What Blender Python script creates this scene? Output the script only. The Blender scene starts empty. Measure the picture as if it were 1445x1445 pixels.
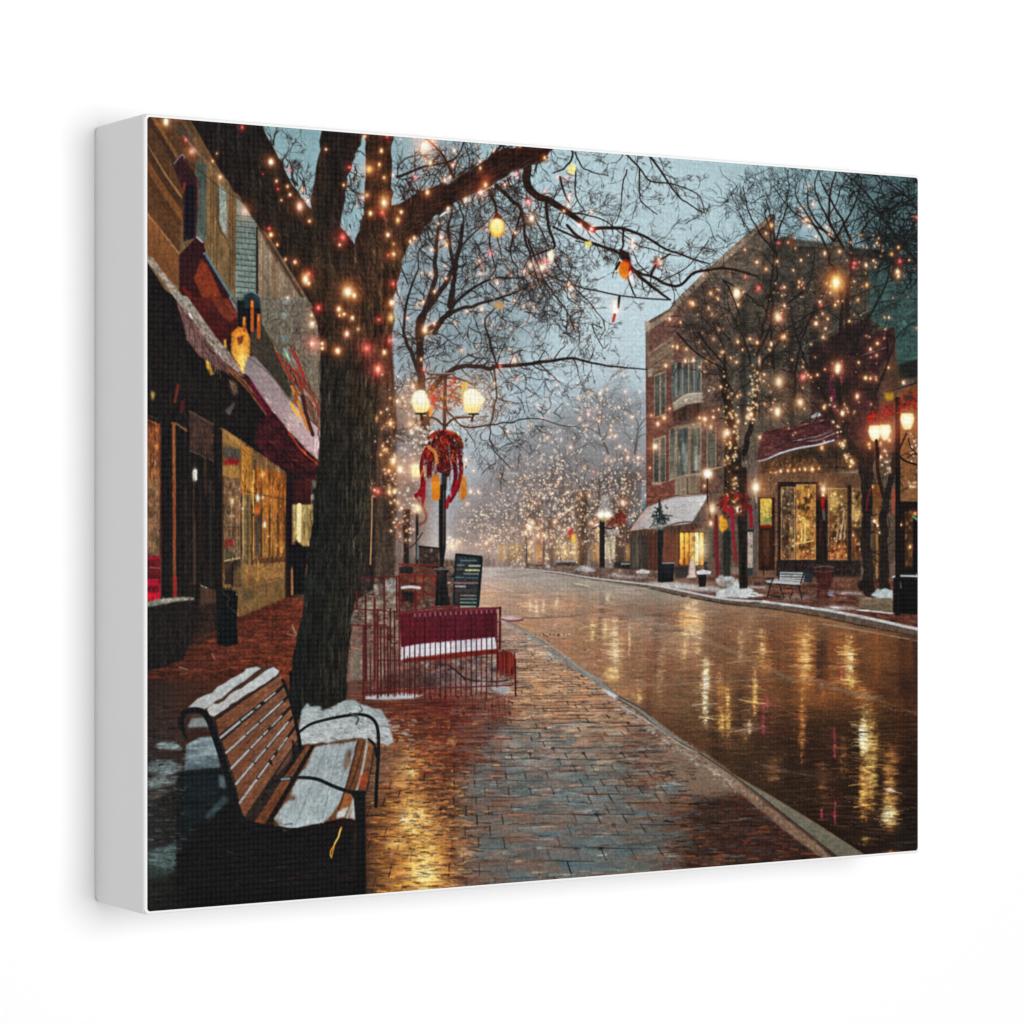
import bpy, bmesh, math
import numpy as np

S = bpy.context.scene
# ---------------------------------------------------------------- camera
# All sizes in metres. The canvas (25.5 x 20.3 x 3 cm) hangs on the white wall y = 0; z is up.
CH = 0.2032; CW = CH * 1.2538; GAP, RB, RF = .0001, .0020, .0012; CD = CH * 0.1488 + GAP
TH_ = math.atan2(0.6694, 1.06022)                 # how far the camera stands round to the left
FPX = 4131.0                                      # focal length in pixels of the 1445 px photograph
px, pz = -0.45828 * CH, FPX * 8.8300e-4 * CH      # near front edge seen from the camera (right, ahead)
ct, st = math.cos(TH_), math.sin(TH_)
cam_d = bpy.data.cameras.new('camera'); cam = bpy.data.objects.new('camera', cam_d); S.collection.objects.link(cam)
cam.location = (-CW / 2 - (px * ct + pz * st), -CD - (-px * st + pz * ct), 0)
cam.rotation_euler = (math.radians(90), 0, -TH_)
cam_d.sensor_width = 36; cam_d.lens = FPX / 1445 * 36; cam_d.shift_y = 3 / 1445
cam_d.clip_start = .02; cam_d.clip_end = 60
S.camera = cam
S.view_settings.view_transform = 'Standard'; S.view_settings.look = 'None'
S.view_settings.exposure = 0; S.view_settings.gamma = 1; S.view_settings.use_curve_mapping = False
# ---------------------------------------------------------------- light: a white studio, one large round softbox in front, a little up and to the right
w = bpy.data.worlds.new('World'); S.world = w; w.use_nodes = True
w.node_tree.nodes['Background'].inputs[0].default_value = (1, 1, 1, 1)
w.node_tree.nodes['Background'].inputs[1].default_value = WORLD = 0.32
def lamp(name, loc, target, sx, sy, power):
    d = bpy.data.lights.new(name, 'AREA'); d.shape = 'RECTANGLE'; d.size = sx; d.size_y = sy; d.energy = power
    o = bpy.data.objects.new(name, d); S.collection.objects.link(o); o.location = loc
    v = np.array(target, float) - np.array(loc, float)
    from mathutils import Vector
    o.rotation_euler = Vector(v).to_track_quat('-Z', 'Y').to_euler(); return o
key = lamp('softbox', (.10, -2.35, .12), (0, 0, 0), 1.5, 1.5, 51); key.data.shape = 'DISK'
# ---------------------------------------------------------------- materials
def material(name):
    m = bpy.data.materials.new(name); m.use_nodes = True; nt = m.node_tree
    return m, nt, nt.nodes['Principled BSDF']
def math_node(nt, op, a, b=None):
    n = nt.nodes.new('ShaderNodeMath'); n.operation = op
    for i, v in enumerate((a, b)):
        if v is None: continue
        if isinstance(v, (int, float)): n.inputs[i].default_value = v
        else: nt.links.new(v, n.inputs[i])
    return n.outputs[0]
def weave(nt, x, y, pitch):
    """height of a plain weave: over-and-under threads, x and y in metres"""
    u = math_node(nt, 'MULTIPLY', x, 1 / pitch); v = math_node(nt, 'MULTIPLY', y, 1 / (pitch * 1.08))
    su = math_node(nt, 'ABSOLUTE', math_node(nt, 'SINE', math_node(nt, 'MULTIPLY', u, math.pi)))
    sv = math_node(nt, 'ABSOLUTE', math_node(nt, 'SINE', math_node(nt, 'MULTIPLY', v, math.pi)))
    par = math_node(nt, 'MODULO', math_node(nt, 'ADD', math_node(nt, 'FLOOR', u), math_node(nt, 'ADD', math_node(nt, 'FLOOR', v), 1000)), 2)
    par = math_node(nt, 'ABSOLUTE', par)
    # warp thread on top: round across x, dips at its ends in y; weft the other way about
    warp = math_node(nt, 'MULTIPLY', math_node(nt, 'POWER', su, .5), math_node(nt, 'ADD', math_node(nt, 'MULTIPLY', sv, .45), .55))
    weft = math_node(nt, 'MULTIPLY', math_node(nt, 'POWER', sv, .5), math_node(nt, 'ADD', math_node(nt, 'MULTIPLY', su, .45), .55))
    return math_node(nt, 'ADD', math_node(nt, 'MULTIPLY', par, warp), math_node(nt, 'MULTIPLY', math_node(nt, 'SUBTRACT', 1, par), weft))
SIDE, INK, WV, CROWN = .85, .81, .03, .0045
# ---------------------------------------------------------------- the printed picture
# The picture on the canvas is drawn here stroke by stroke (polygons, tapered strokes, dots of light),
# then flattened to the canvas' own 5:4 rectangle and used as the ink colour of the print.
X0, Y0, PW, PH = 198, 152, 1108, 1148
rng = np.random.default_rng(7)
img = np.zeros((PH, PW, 3), np.float32)
GX, GY = np.meshgrid(np.arange(PW, dtype=np.float32) + X0 + .5, np.arange(PH, dtype=np.float32) + Y0 + .5)
VIEW = dict(A=(200,155,5.161), B=(470,155,5.161), C=(740,155,5.161), D=(1010,155,4.817), E=(200,420,5.161),
            F=(470,420,5.161), G=(740,420,5.161), H=(1010,420,4.817), I=(200,680,5.161), J=(470,680,5.161),
            K=(740,680,5.161), L=(1010,680,4.817), M=(200,900,3.705), N=(470,950,4.25), O=(740,950,5.161),
            Q=(1000,940,4.661), P=(0,0,1.0))
def cv(k, pts):
    ox, oy, s = VIEW[k]
    return [(ox + p[0] / s, oy + p[1] / s) for p in pts]
def vnoise(w, h, sx, sy, seed, octs=1):
    r = np.random.default_rng(seed); out = np.zeros((h, w), np.float32); a = 1.; tot = 0.
    for o in range(octs):
        cx, cy = max(sx / 2**o, 1.), max(sy / 2**o, 1.)
        gw, gh = int(w / cx) + 4, int(h / cy) + 4
        g = r.random((gh, gw)).astype(np.float32)
        u = np.arange(w) / cx; v = np.arange(h) / cy
        ui = u.astype(int); vi = v.astype(int); fu = (u - ui).astype(np.float32); fv = (v - vi).astype(np.float32)
        fu = fu * fu * (3 - 2 * fu); fv = fv * fv * (3 - 2 * fv)
        a0 = g[vi][:, ui] * (1 - fu) + g[vi][:, ui + 1] * fu
        a1 = g[vi + 1][:, ui] * (1 - fu) + g[vi + 1][:, ui + 1] * fu
        out += a * (a0 * (1 - fv[:, None]) + a1 * fv[:, None]); tot += a; a *= .55
    return out / tot * 2 - 1
NF = vnoise(PW, PH, 3, 3, 1, 2)          # fine
NM = vnoise(PW, PH, 14, 14, 2, 4)        # medium
NH = vnoise(PW, PH, 26, 3, 3, 3)         # horizontal streaks
NV = vnoise(PW, PH, 3, 26, 4, 3)         # vertical streaks
NB = vnoise(PW, PH, 70, 60, 5, 4)        # broad
NOISE = dict(f=NF, m=NM, h=NH, v=NV, b=NB)
def gblur(a, sx, sy):
    for ax, s in ((1, sx), (0, sy)):
        if s <= .3: continue
        r = int(3 * s) + 1; k = np.exp(-.5 * (np.arange(-r, r + 1) / s) ** 2); k /= k.sum()
        pad = [(0, 0)] * a.ndim; pad[ax] = (r, r); b = np.pad(a, pad, mode='edge')
        n = a.shape[ax]; out = np.zeros_like(a)
        for i, kk in enumerate(k):
            sl = [slice(None)] * a.ndim; sl[ax] = slice(i, i + n); out += kk * b[tuple(sl)]
        a = out.astype(np.float32)
    return a
def pmask(pts, feather=0):
    xs = np.array([p[0] for p in pts], float) - X0; ys = np.array([p[1] for p in pts], float) - Y0
    pd = int(3 * feather) + 1
    x0 = max(int(np.floor(xs.min())) - pd, 0); x1 = min(int(np.ceil(xs.max())) + pd + 1, PW)
    y0 = max(int(np.floor(ys.min())) - pd, 0); y1 = min(int(np.ceil(ys.max())) + pd + 1, PH)
    if x1 <= x0 or y1 <= y0: return None
    SS = 3; rows = (np.arange((y1 - y0) * SS) + .5) / SS + y0
    cols = np.arange(x0, x1)[None, :]; acc = np.zeros((len(rows), x1 - x0), np.float32)
    n = len(xs)
    for i in range(n):
        xa, ya, xb, yb = xs[i], ys[i], xs[(i + 1) % n], ys[(i + 1) % n]
        if ya == yb: continue
        d = 1 if yb > ya else -1
        lo, hi = (ya, yb) if d > 0 else (yb, ya)
        sel = (rows >= lo) & (rows < hi)
        if not sel.any(): continue
        xc = xa + (rows[sel] - ya) * (xb - xa) / (yb - ya)
        acc[sel] += d * np.clip(cols + 1 - xc[:, None], 0, 1)
    m = np.clip(np.abs(acc), 0, 1).reshape(y1 - y0, SS, x1 - x0).mean(1)
    if feather: m = gblur(m, feather, feather)
    return y0, y1, x0, x1, m
def colour_of(col, y0, y1, x0, x1):
    if callable(col): return col(GX[y0:y1, x0:x1], GY[y0:y1, x0:x1])
    if isinstance(col, list):                      # top colour, bottom colour (or four: tl, tr, bl, br)
        h, w = y1 - y0, x1 - x0; v = np.linspace(0, 1, h)[:, None, None]; u = np.linspace(0, 1, w)[None, :, None]
        c = [np.array(q, np.float32) / 255 for q in col]
        if len(c) == 2: return (c[0] * (1 - v) + c[1] * v) * np.ones((1, w, 1))
        return (c[0] * (1 - u) + c[1] * u) * (1 - v) + (c[2] * (1 - u) + c[3] * u) * v
    return np.ones((y1 - y0, x1 - x0, 3), np.float32) * (np.array(col, np.float32) / 255)
def comp(y0, y1, x0, x1, m, col, a=1, tex=''):
    c = colour_of(col, y0, y1, x0, x1)
    for t in tex.split():
        c = c * (1 + float(t[1:]) * NOISE[t[0]][y0:y1, x0:x1, None])
    m = (m * a)[..., None]; d = img[y0:y1, x0:x1]
    img[y0:y1, x0:x1] = d * (1 - m) + np.clip(c, 0, 1) * m
def fill(k, pts, col, a=1, f=0, tex='f.12 m.15'):
    r = pmask(cv(k, pts), f)
    if r: comp(*r, col, a, tex)
def rect(k, x0, y0, x1, y1, col, a=1, f=0, tex='f.12 m.15'):
    fill(k, [(x0, y0), (x1, y0), (x1, y1), (x0, y1)], col, a, f, tex)
def smooth(pts, n=6):
    p = [pts[0]] + list(pts) + [pts[-1]]; out = []
    for i in range(1, len(p) - 2):
        for j in range(n):
            t = j / n; q = []
            for d in range(len(p[0])):
                a, b, c, e = p[i-1][d], p[i][d], p[i+1][d], p[i+2][d]
                q.append(.5 * (2*b + (c-a)*t + (2*a-5*b+4*c-e)*t*t + (3*b-a-3*c+e)*t**3))
            out.append(tuple(q))
    out.append(tuple(pts[-1])); return out
def seg(xa, ya, wa, xb, yb, wb, col, a=1.):
    xa -= X0; xb -= X0; ya -= Y0; yb -= Y0; r = max(wa, wb) / 2 + 1.5
    x0 = max(int(min(xa, xb) - r), 0); x1 = min(int(max(xa, xb) + r) + 1, PW)
    y0 = max(int(min(ya, yb) - r), 0); y1 = min(int(max(ya, yb) + r) + 1, PH)
    if x1 <= x0 or y1 <= y0: return
    X = np.arange(x0, x1, dtype=np.float32)[None, :] + .5; Y = np.arange(y0, y1, dtype=np.float32)[:, None] + .5
    dx, dy = xb - xa, yb - ya; L = dx * dx + dy * dy + 1e-6
    t = np.clip(((X - xa) * dx + (Y - ya) * dy) / L, 0, 1)
    d = np.hypot(X - xa - t * dx, Y - ya - t * dy); w = wa + (wb - wa) * t
    m = np.clip(w / 2 + .5 - d, 0, 1) * np.minimum(w, 1) * a
    s = img[y0:y1, x0:x1]; s += (np.asarray(col, np.float32) / 255 - s) * m[..., None]
def stroke(k, pts, w, col, a=1, sm=True, tex=''):
    """one stroke as a single mask; w in picture pixels, a number or (start, end)"""
    p = cv(k, pts); w0, w1 = (w, w) if np.isscalar(w) else w
    if sm and len(p) > 2: p = smooth(p)
    n = len(p); q = [(x - X0, y - Y0) for x, y in p]; r = max(w0, w1) / 2 + 2
    x0 = max(int(min(a_[0] for a_ in q) - r), 0); x1 = min(int(max(a_[0] for a_ in q) + r) + 1, PW)
    y0 = max(int(min(a_[1] for a_ in q) - r), 0); y1 = min(int(max(a_[1] for a_ in q) + r) + 1, PH)
    if x1 <= x0 or y1 <= y0: return
    M = np.zeros((y1 - y0, x1 - x0), np.float32)
    for i in range(n - 1):
        (xa, ya), (xb, yb) = q[i], q[i + 1]; wa = w0 + (w1 - w0) * i / (n - 1); wb = w0 + (w1 - w0) * (i + 1) / (n - 1)
        rr = max(wa, wb) / 2 + 1.5
        a0 = max(int(min(xa, xb) - rr), x0); a1 = min(int(max(xa, xb) + rr) + 1, x1)
        b0 = max(int(min(ya, yb) - rr), y0); b1 = min(int(max(ya, yb) + rr) + 1, y1)
        if a1 <= a0 or b1 <= b0: continue
        X = np.arange(a0, a1)[None, :] + .5; Y = np.arange(b0, b1)[:, None] + .5
        dx, dy = xb - xa, yb - ya; L = dx * dx + dy * dy + 1e-6
        t = np.clip(((X - xa) * dx + (Y - ya) * dy) / L, 0, 1)
        d = np.hypot(X - xa - t * dx, Y - ya - t * dy); ww = wa + (wb - wa) * t
        s = M[b0 - y0:b1 - y0, a0 - x0:a1 - x0]
        np.maximum(s, np.clip(ww / 2 + .5 - d, 0, 1) * np.minimum(ww, 1), out=s)
    comp(y0, y1, x0, x1, M, col, a, tex)
def glow(x, y, r, col, a=1., ry=None):
    """soft light, screened over what is there"""
    ry = ry or r; R = 3
    x0 = max(int(x - X0 - R * r), 0); x1 = min(int(x - X0 + R * r) + 2, PW)
    y0 = max(int(y - Y0 - R * ry), 0); y1 = min(int(y - Y0 + R * ry) + 2, PH)
    if x1 <= x0 or y1 <= y0: return
    g = np.exp(-((GX[y0:y1, x0:x1] - x) / r) ** 2 - ((GY[y0:y1, x0:x1] - y) / ry) ** 2) * a
    s = img[y0:y1, x0:x1]; c = np.asarray(col, np.float32) / 255
    s += (1 - s) * g[..., None] * c
WARM = (255, 226, 178); AMB = (255, 170, 80); RED = (235, 60, 50); PINK = (250, 150, 130); YEL = (250, 215, 120); WHITE = (255, 248, 232)
def bulb(x, y, r=1.6, col=WARM, g=1.):
    r *= rng.uniform(.5, .8) * (1.45 if r > 3.9 else 1); e = rng.uniform(1., 1.5); b = rng.uniform(.75, 1.1) * g
    hc = (190, 84, 36) if col is not RED else (170, 26, 26)
    if col is WARM: col = ((255,206,138), (255,176,96), (255,222,170))[rng.integers(3)]
    glow(x, y, r * 3.2, hc, .46 * b); glow(x, y, r * 6, hc, .06 * b); glow(x, y, r * 1.15, col, .95 * b, r * 1.15 * e)
    if col is RED: glow(x, y, r * .6, (255, 140, 120), .5)
    elif rng.random() < .75: glow(x + rng.normal(0, .2), y + rng.normal(0, .3), r * .62, (255,244,214), 1.0 * b, r * .7 * e)
def bulbs(k, lst):
    o = {'w': WARM, 'a': AMB, 'r': RED, 'p': PINK, 'y': YEL}
    for e in lst:
        (x, y), = cv(k, [e[:2]]); bulb(x, y, e[3] if len(e) > 3 else 2., o[e[2]])
def inside(poly):
    xs = [p[0] for p in poly]; ys = [p[1] for p in poly]
    while True:
        x = rng.uniform(min(xs), max(xs)); y = rng.uniform(min(ys), max(ys)); c = False
        for i in range(len(poly)):
            (xa, ya), (xb, yb) = poly[i - 1], poly[i]
            if (ya > y) != (yb > y) and x < (xb - xa) * (y - ya) / (yb - ya) + xa: c = not c
        if c: return x, y
def busy(k, poly, pal, n, s=(1, 4), asp=1.5, a=.6):
    """small mixed shapes scattered over an area: window displays, clutter"""
    p = cv(k, poly)
    for i in range(n):
        x, y = inside(p); w = rng.uniform(*s); h = w * rng.uniform(.5, asp) ; c = np.array(pal[rng.integers(len(pal))]) * rng.uniform(.8, 1.2)
        t = rng.uniform(-.3, .3)
        q = [(x - w/2, y - h/2 + t), (x + w/2 + t, y - h/2), (x + w/2, y + h/2 + t), (x - w/2 + t, y + h/2)]
        r = pmask(q, .7)
        if r: comp(*r, tuple(np.clip(c, 0, 255)), a * rng.uniform(.5, 1))
def dots(k, poly, n, r=(.6, 1.5), pal=None, a=(.5, 1.)):
    p = cv(k, poly); pal = pal or [WARM, WARM, WARM, (255, 200, 150), (255, 160, 120), (255, 240, 220)]
    for i in range(n):
        x, y = inside(p); rr = rng.uniform(*r); c = pal[rng.integers(len(pal))]
        glow(x, y, rr, c, rng.uniform(*a)); 
        if rr > r[1] * .75: glow(x, y, rr * 2.4, (225, 150, 100), .22)
def grow(x, y, ang, L, w, n, col, a=1., spread=.55, grav=0., curl=.16, wmin=.45, kids=(2, 3), lights=None, lp=.0):
    """a bare branch that forks down to twigs"""
    k = max(int(L / 5), 2); st = L / k; w1 = w * .62; t = 0.
    for i in range(k):
        t = t * .6 + rng.normal(0, curl); ang += t * .7 + grav * math.cos(ang) * .04
        xb, yb = x + math.cos(ang) * st, y + math.sin(ang) * st
        wa = w + (w1 - w) * i / k; wb = w + (w1 - w) * (i + 1) / k
        seg(x, y, max(wa, wmin), xb, yb, max(wb, wmin), col, a)
        if lights is not None and rng.random() < lp: lights.append((xb + rng.normal(0, 1.5), yb + rng.normal(0, 1.5)))
        x, y = xb, yb
        if n > 0 and i > 0 and rng.random() < .30:
            grow(x, y, ang + rng.choice([-1, 1]) * rng.uniform(.45, 1.1), L * rng.uniform(.4, .7), wb * .55, n - 1, col, a, spread, grav, curl, wmin, kids, lights, lp)
    if n > 0:
        for j in range(rng.integers(kids[0], kids[1] + 1)):
            grow(x, y, ang + rng.uniform(-1, 1) * spread * 1.5, L * rng.uniform(.6, .88), w1 * rng.uniform(.6, .95), n - 1, col, a, spread, grav, curl, wmin, kids, lights, lp)
def wob(pts, amp):
    out = [pts[0]]
    for a_, b_ in zip(pts, pts[1:]):
        L = math.hypot(b_[0]-a_[0], b_[1]-a_[1]); n = max(int(L / 9), 1)
        for i in range(1, n + 1):
            t = i / n; k_ = amp if i < n else amp * .4
            out.append((a_[0]+(b_[0]-a_[0])*t + rng.normal(0, k_), a_[1]+(b_[1]-a_[1])*t + rng.normal(0, k_)))
    return out
def limb(pts, w, col, a=1., tw=.16, L=(8, 20), amp=1.1):
    """a bare limb: uneven, tapering, with small twigs along it"""
    p = wob(smooth(pts, 3), amp); w0, w1 = w; n = len(p)
    stroke('P', p, w, col, a, True, 'f.35 m.2')
    for i, (x, y) in enumerate(p[:-1]):
        ww = w0 + (w1 - w0) * i / n
        if rng.random() < tw * 2.2:
            an = math.atan2(p[i+1][1]-y, p[i+1][0]-x) + rng.choice([-1, 1]) * rng.uniform(.5, 1.3)
            grow(x, y, an, rng.uniform(*L), max(min(ww * .35, 1.8), .7), int(rng.integers(1, 4)), col, a * .9, .6, wmin=.5)
def thicket(k, poly, n, L=(8, 26), col=(44, 36, 34), a=(.35, .85), w=(.6, 1.3), lean=None):
    """tangle of fine twigs filling an area"""
    p = cv(k, poly); net = []
    for i in range(n):
        if net and rng.random() < .72: x, y, an = net[rng.integers(len(net))]; an += rng.choice([-1, 1]) * rng.uniform(.35, 1.2)
        else: x, y = inside(p); an = rng.uniform(0, 6.28) if lean is None else rng.normal(lean, .7)
        l = rng.uniform(*L) * 1.25; m = max(int(l / 3.2), 2); ww = rng.uniform(*w); aa = rng.uniform(*a); c = 0.
        for j in range(m):
            c = c * .5 + rng.normal(0, .2); an += c; xb, yb = x + math.cos(an) * l / m, y + math.sin(an) * l / m
            seg(x, y, ww, xb, yb, ww * .93, col, aa); ww *= .95; x, y = xb, yb
            if rng.random() < .35 and pip(p, x, y): net.append((x, y, an))
def rough(k, pts, amp=1.2):
    p = cv(k, pts); return wob(p + [p[0]], amp)[:-1]
def pip(poly, x, y):
    c = False
    for i in range(len(poly)):
        (xa, ya), (xb, yb) = poly[i - 1], poly[i]
        if (ya > y) != (yb > y) and x < (xb - xa) * (y - ya) / (yb - ya) + xa: c = not c
    return c
def dabs(k, poly, n, L=(2, 7), w=(.8, 2.4), ang=0., amp=.35, a=(.3, .8), hue=.06):
    """brush dabs in the colour that is already there, lighter or darker: surface grain with form"""
    p = cv(k, poly)
    for i in range(n):
        x, y = inside(p); xi, yi = int(x - X0), int(y - Y0)
        if not (0 <= xi < PW and 0 <= yi < PH): continue
        c = img[yi, xi] * 255 * (1 + rng.normal(0, amp)) * (1 + rng.normal(0, hue, 3)); an = ang + rng.normal(0, .15); l = rng.uniform(*L) / 2; ww = rng.uniform(*w)
        seg(x - math.cos(an)*l, y - math.sin(an)*l, ww, x + math.cos(an)*l, y + math.sin(an)*l, ww * .7, np.clip(c, 0, 255), rng.uniform(*a))
def gridcol(xs, ys, rows, gain=1., lift=0.):
    g = np.clip(np.array(rows, np.float32) * gain + lift, 0, 255) / 255
    def f(X, Y):
        u = np.interp(X, xs, np.arange(len(xs))); v = np.interp(Y, ys, np.arange(len(ys)))
        ui = np.minimum(u.astype(int), len(xs) - 2); vi = np.minimum(v.astype(int), len(ys) - 2)
        fu = (u - ui)[..., None]; fv = (v - vi)[..., None]
        fu = fu * fu * (3 - 2 * fu); fv = fv * fv * (3 - 2 * fv)
        return (g[vi, ui] * (1 - fu) + g[vi, ui + 1] * fu) * (1 - fv) + (g[vi + 1, ui] * (1 - fu) + g[vi + 1, ui + 1] * fu) * fv
    return f

# ---- sky
sky = gridcol([200, 450, 620, 720, 850, 1000, 1150, 1300], [160, 300, 450, 600, 700, 800],
  [[(118,148,154),(124,154,160),(130,156,163),(146,174,181),(160,186,192),(160,186,191),(128,158,164),(80,110,115)],
   [(118,148,154),(128,156,162),(136,160,168),(152,178,185),(168,191,197),(164,188,194),(130,158,165),(84,112,118)],
   [(120,148,154),(132,154,162),(144,166,175),(158,180,187),(177,196,202),(172,192,198),(130,152,157),(86,112,116)],
   [(120,140,150),(134,150,155),(146,162,170),(154,172,180),(164,178,186),(162,176,182),(130,140,145),(84,104,108)],
   [(140,140,140),(145,142,144),(158,158,162),(158,158,162),(144,142,144),(140,136,136),(110,100,95),(90,80,70)],
   [(150,140,130),(160,148,142),(176,164,158),(174,158,150),(148,132,122),(124,104,94),(110,90,80),(90,70,60)]], 1.06, 1)
fill('P', [(198,150),(1306,150),(1306,830),(198,830)], sky, tex='f.012 b.02 h.012')

# ---- far end of the street, fading into snow haze
HZ = (104, 96, 96)
fill('P', [(640,715),(690,670),(745,600),(800,575),(860,545),(915,560),(915,808),(690,800),(640,800)], [(122,122,126),(122,122,126),(128,106,96),(104,84,76)], .62, 12, 'm.2')
lts = []
for x, y, L, w, ang, a, n in ((690,792,26,3,-1.62,.3,4),(712,793,30,3,-1.5,.35,4),(735,794,34,4,-1.65,.4,4),(760,796,40,5,-1.5,.45,5),(778,798,44,6,-1.6,.5,5),
                          (800,800,46,5,-1.5,.5,5),(822,803,58,9,-1.58,.75,5),(848,800,50,4,-1.5,.5,5),(876,806,60,8,-1.64,.75,5),(893,800,56,4,-1.5,.55,4),(848,600,30,2,-1.5,.5,4),(895,640,34,3,-1.3,.6,4),(858,640,30,3,-1.8,.6,4)):
    c = tuple(np.array((66, 56, 50)) * a + np.array((140, 130, 128)) * (1 - a))
    grow(x, y, ang, L, w, n, c, min(1, a + .2), .42, lights=lts, lp=.16, wmin=.5)
rect('K', 375, 60, 455, 640, [(86,68,56),(80,62,50)], .9, .8, 'v.25 f.2')
rect('K', 165, 250, 215, 650, (98,80,70), .75, 1, 'v.25')
rect('K', 300, 200, 325, 560, (104,86,76), .6, 1)
rect('K', 0, 200, 20, 620, (96,82,76), .6, 1)
rect('K', 660, 180, 730, 640, (84,64,54), .85, 1, 'v.2')
rect('K', 475, 250, 540, 640, (104,88,78), .7, 1.2, 'v.2')
fill('K', [(745,220),(880,110),(895,200),(780,320),(745,310)], (118,128,134), .95, .6)
fill('K', [(790,230),(890,150),(885,200),(790,320)], (84,100,104), .9, .6, 'v.3')
fill('K', [(800,0),(890,0),(890,150),(800,200)], (132,136,140), .8, 2, 'v.2')
rect('K', 735, 320, 780, 600, (88,66,56), 1, .8, 'v.3')
rect('K', 40, 350, 75, 600, (168,150,146), .6, 1)
rect('K', 88, 395, 132, 625, (140,72,62), .75, .8)
rect('K', 225, 400, 300, 570, (150,128,96), .7, 1.2, 'v.4'); rect('K', 325, 400, 370, 560, (150,128,100), .6, 1, 'v.4')
rect('K', 580, 400, 660, 560, (170,156,126), .8, .8, 'v.5'); rect('K', 525, 350, 548, 600, (214,150,96), .8, .8)
rect('K', 605, 340, 690, 380, (150,150,150), .7, .8)
fill('P', [(640,785),(700,790),(700,812),(640,812)], (150,134,124), .8, 3)
for i in range(26):
    x = rng.uniform(645, 760); h = rng.uniform(8, 40) * (x - 600) / 160
    rect('P', x, 798 - h, x + rng.uniform(1.5, 4), 799, tuple(np.array((120, 104, 98)) + rng.uniform(-18, 30)), .6, .9)
for x0, x1, y0, c in ((742,752,690,(120,96,88)),(752,768,700,(136,104,92)),(790,806,680,(110,90,84)),(806,818,690,(126,104,90)),(832,846,700,(104,86,76)),(880,905,668,(96,78,70)),(700,716,735,(140,122,114)),(716,738,725,(128,110,104))):
    rect('P', x0, y0, x1, 802, c, .45, 1.4, 'v.2 m.2'); rect('P', x0 + 2, 768, x1 - 2, 792, (220,160,90), .35, 1.4, 'v.4 m.4')
    for i in range(3): rect('P', x0 + 2 + i * (x1-x0-3) / 3, 715 + 4 * i, x0 + 4 + i * (x1-x0-3) / 3, 728 + 4 * i, (92,84,82), .4, .8)
glow(735, 768, 60, (150,88,50), .30, 26); glow(800, 770, 60, (150,90,50), .22, 26); glow(690, 775, 30, (170,110,80), .25, 16)
# the lit crowns
FD = [(255,206,140),(255,186,120),(255,222,170),(240,160,100),(255,236,206)]
rng.shuffle(lts); lts = lts[:1300]
dots('P', [(742,590),(790,560),(850,550),(905,595),(908,700),(905,770),(742,775)], 170, (.5, 1.2), FD)
dots('P', [(742,650),(780,600),(860,640),(880,770),(742,775)], 260, (.5, 1.1), FD)
dots('P', [(640,720),(700,668),(745,640),(745,770),(650,765)], 230, (.5, 1.), [(255,180,120),(255,195,140),(255,140,80),(255,215,160)])
dots('P', [(735,540),(800,530),(900,560),(900,620),(740,620)], 70, (.8, 1.6))
for x, y in lts:
    if rng.random() < .12: glow(x, y, 3, (230,140,80), .3)
    glow(x, y, rng.uniform(.55, 1.3), FD[rng.integers(5)], rng.uniform(.7, 1.1))
bulbs('G', [(600,660,'a',1.6),(550,695,'a',1.6),(465,850,'p',2.2),(540,900,'a',2),(455,930,'a',2.2),(625,965,'a',2.4),(780,870,'w',2.4),(730,685,'p',2),
            (395,725,'w',2),(400,885,'w',2),(335,1090,'w',2.4),(500,1265,'r',1.6),(825,1165,'w',2.4),(750,1165,'w',2.2),(630,1190,'w',2),(590,1190,'w',1.6),
            (660,1010,'w',2),(155,890,'r',1.6),(100,790,'y',2.2),(175,830,'w',2),(690,1085,'w',2),(735,1110,'w',1.8),(165,1020,'w',1.8),(840,1305,'w',1.8)])
bulbs('K', [(712,148,'w',3.2),(220,290,'w',3.2),(250,325,'w',1.8),(95,395,'w',3.2),(143,390,'w',2.8),(45,440,'w',2.8),(105,335,'w',2),(470,100,'y',2.2),
            (525,318,'w',3.8),(490,300,'a',2.2),(658,310,'w',3.2),(290,350,'p',2),(245,518,'w',2),(295,520,'w',1.8),(340,515,'w',2),(40,330,'w',3)])
bulbs('J', [(1113,445,'w',3),(1430,330,'w',3.4),(1400,370,'w',2),(1150,415,'w',1.6),(1000,70,'w',2.6),(1055,70,'w',2.6),(975,160,'w',2.2),(860,470,'a',2.4),(920,435,'a',2),(940,290,'a',1.8),(1040,455,'a',1.8)])
glow(644, 772, 14, (230,120,60), .35, 9); dots('J', [(820,390),(920,420),(900,500),(825,520)], 45, (.6, 1.3), [(255,130,60), (255,170,90)])
rect('K', 320, 340, 350, 415, (190,50,40), .8, 1.5); rect('K', 340, 380, 372, 445, (240,190,70), .9, 1.5)
# far poles
for x0, y0, x1, w in ((135,400,640,8),(10,440,640,6)): rect('K', x0, y0, x0 + w, x1, (60,58,60), .7, .5)
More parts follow.
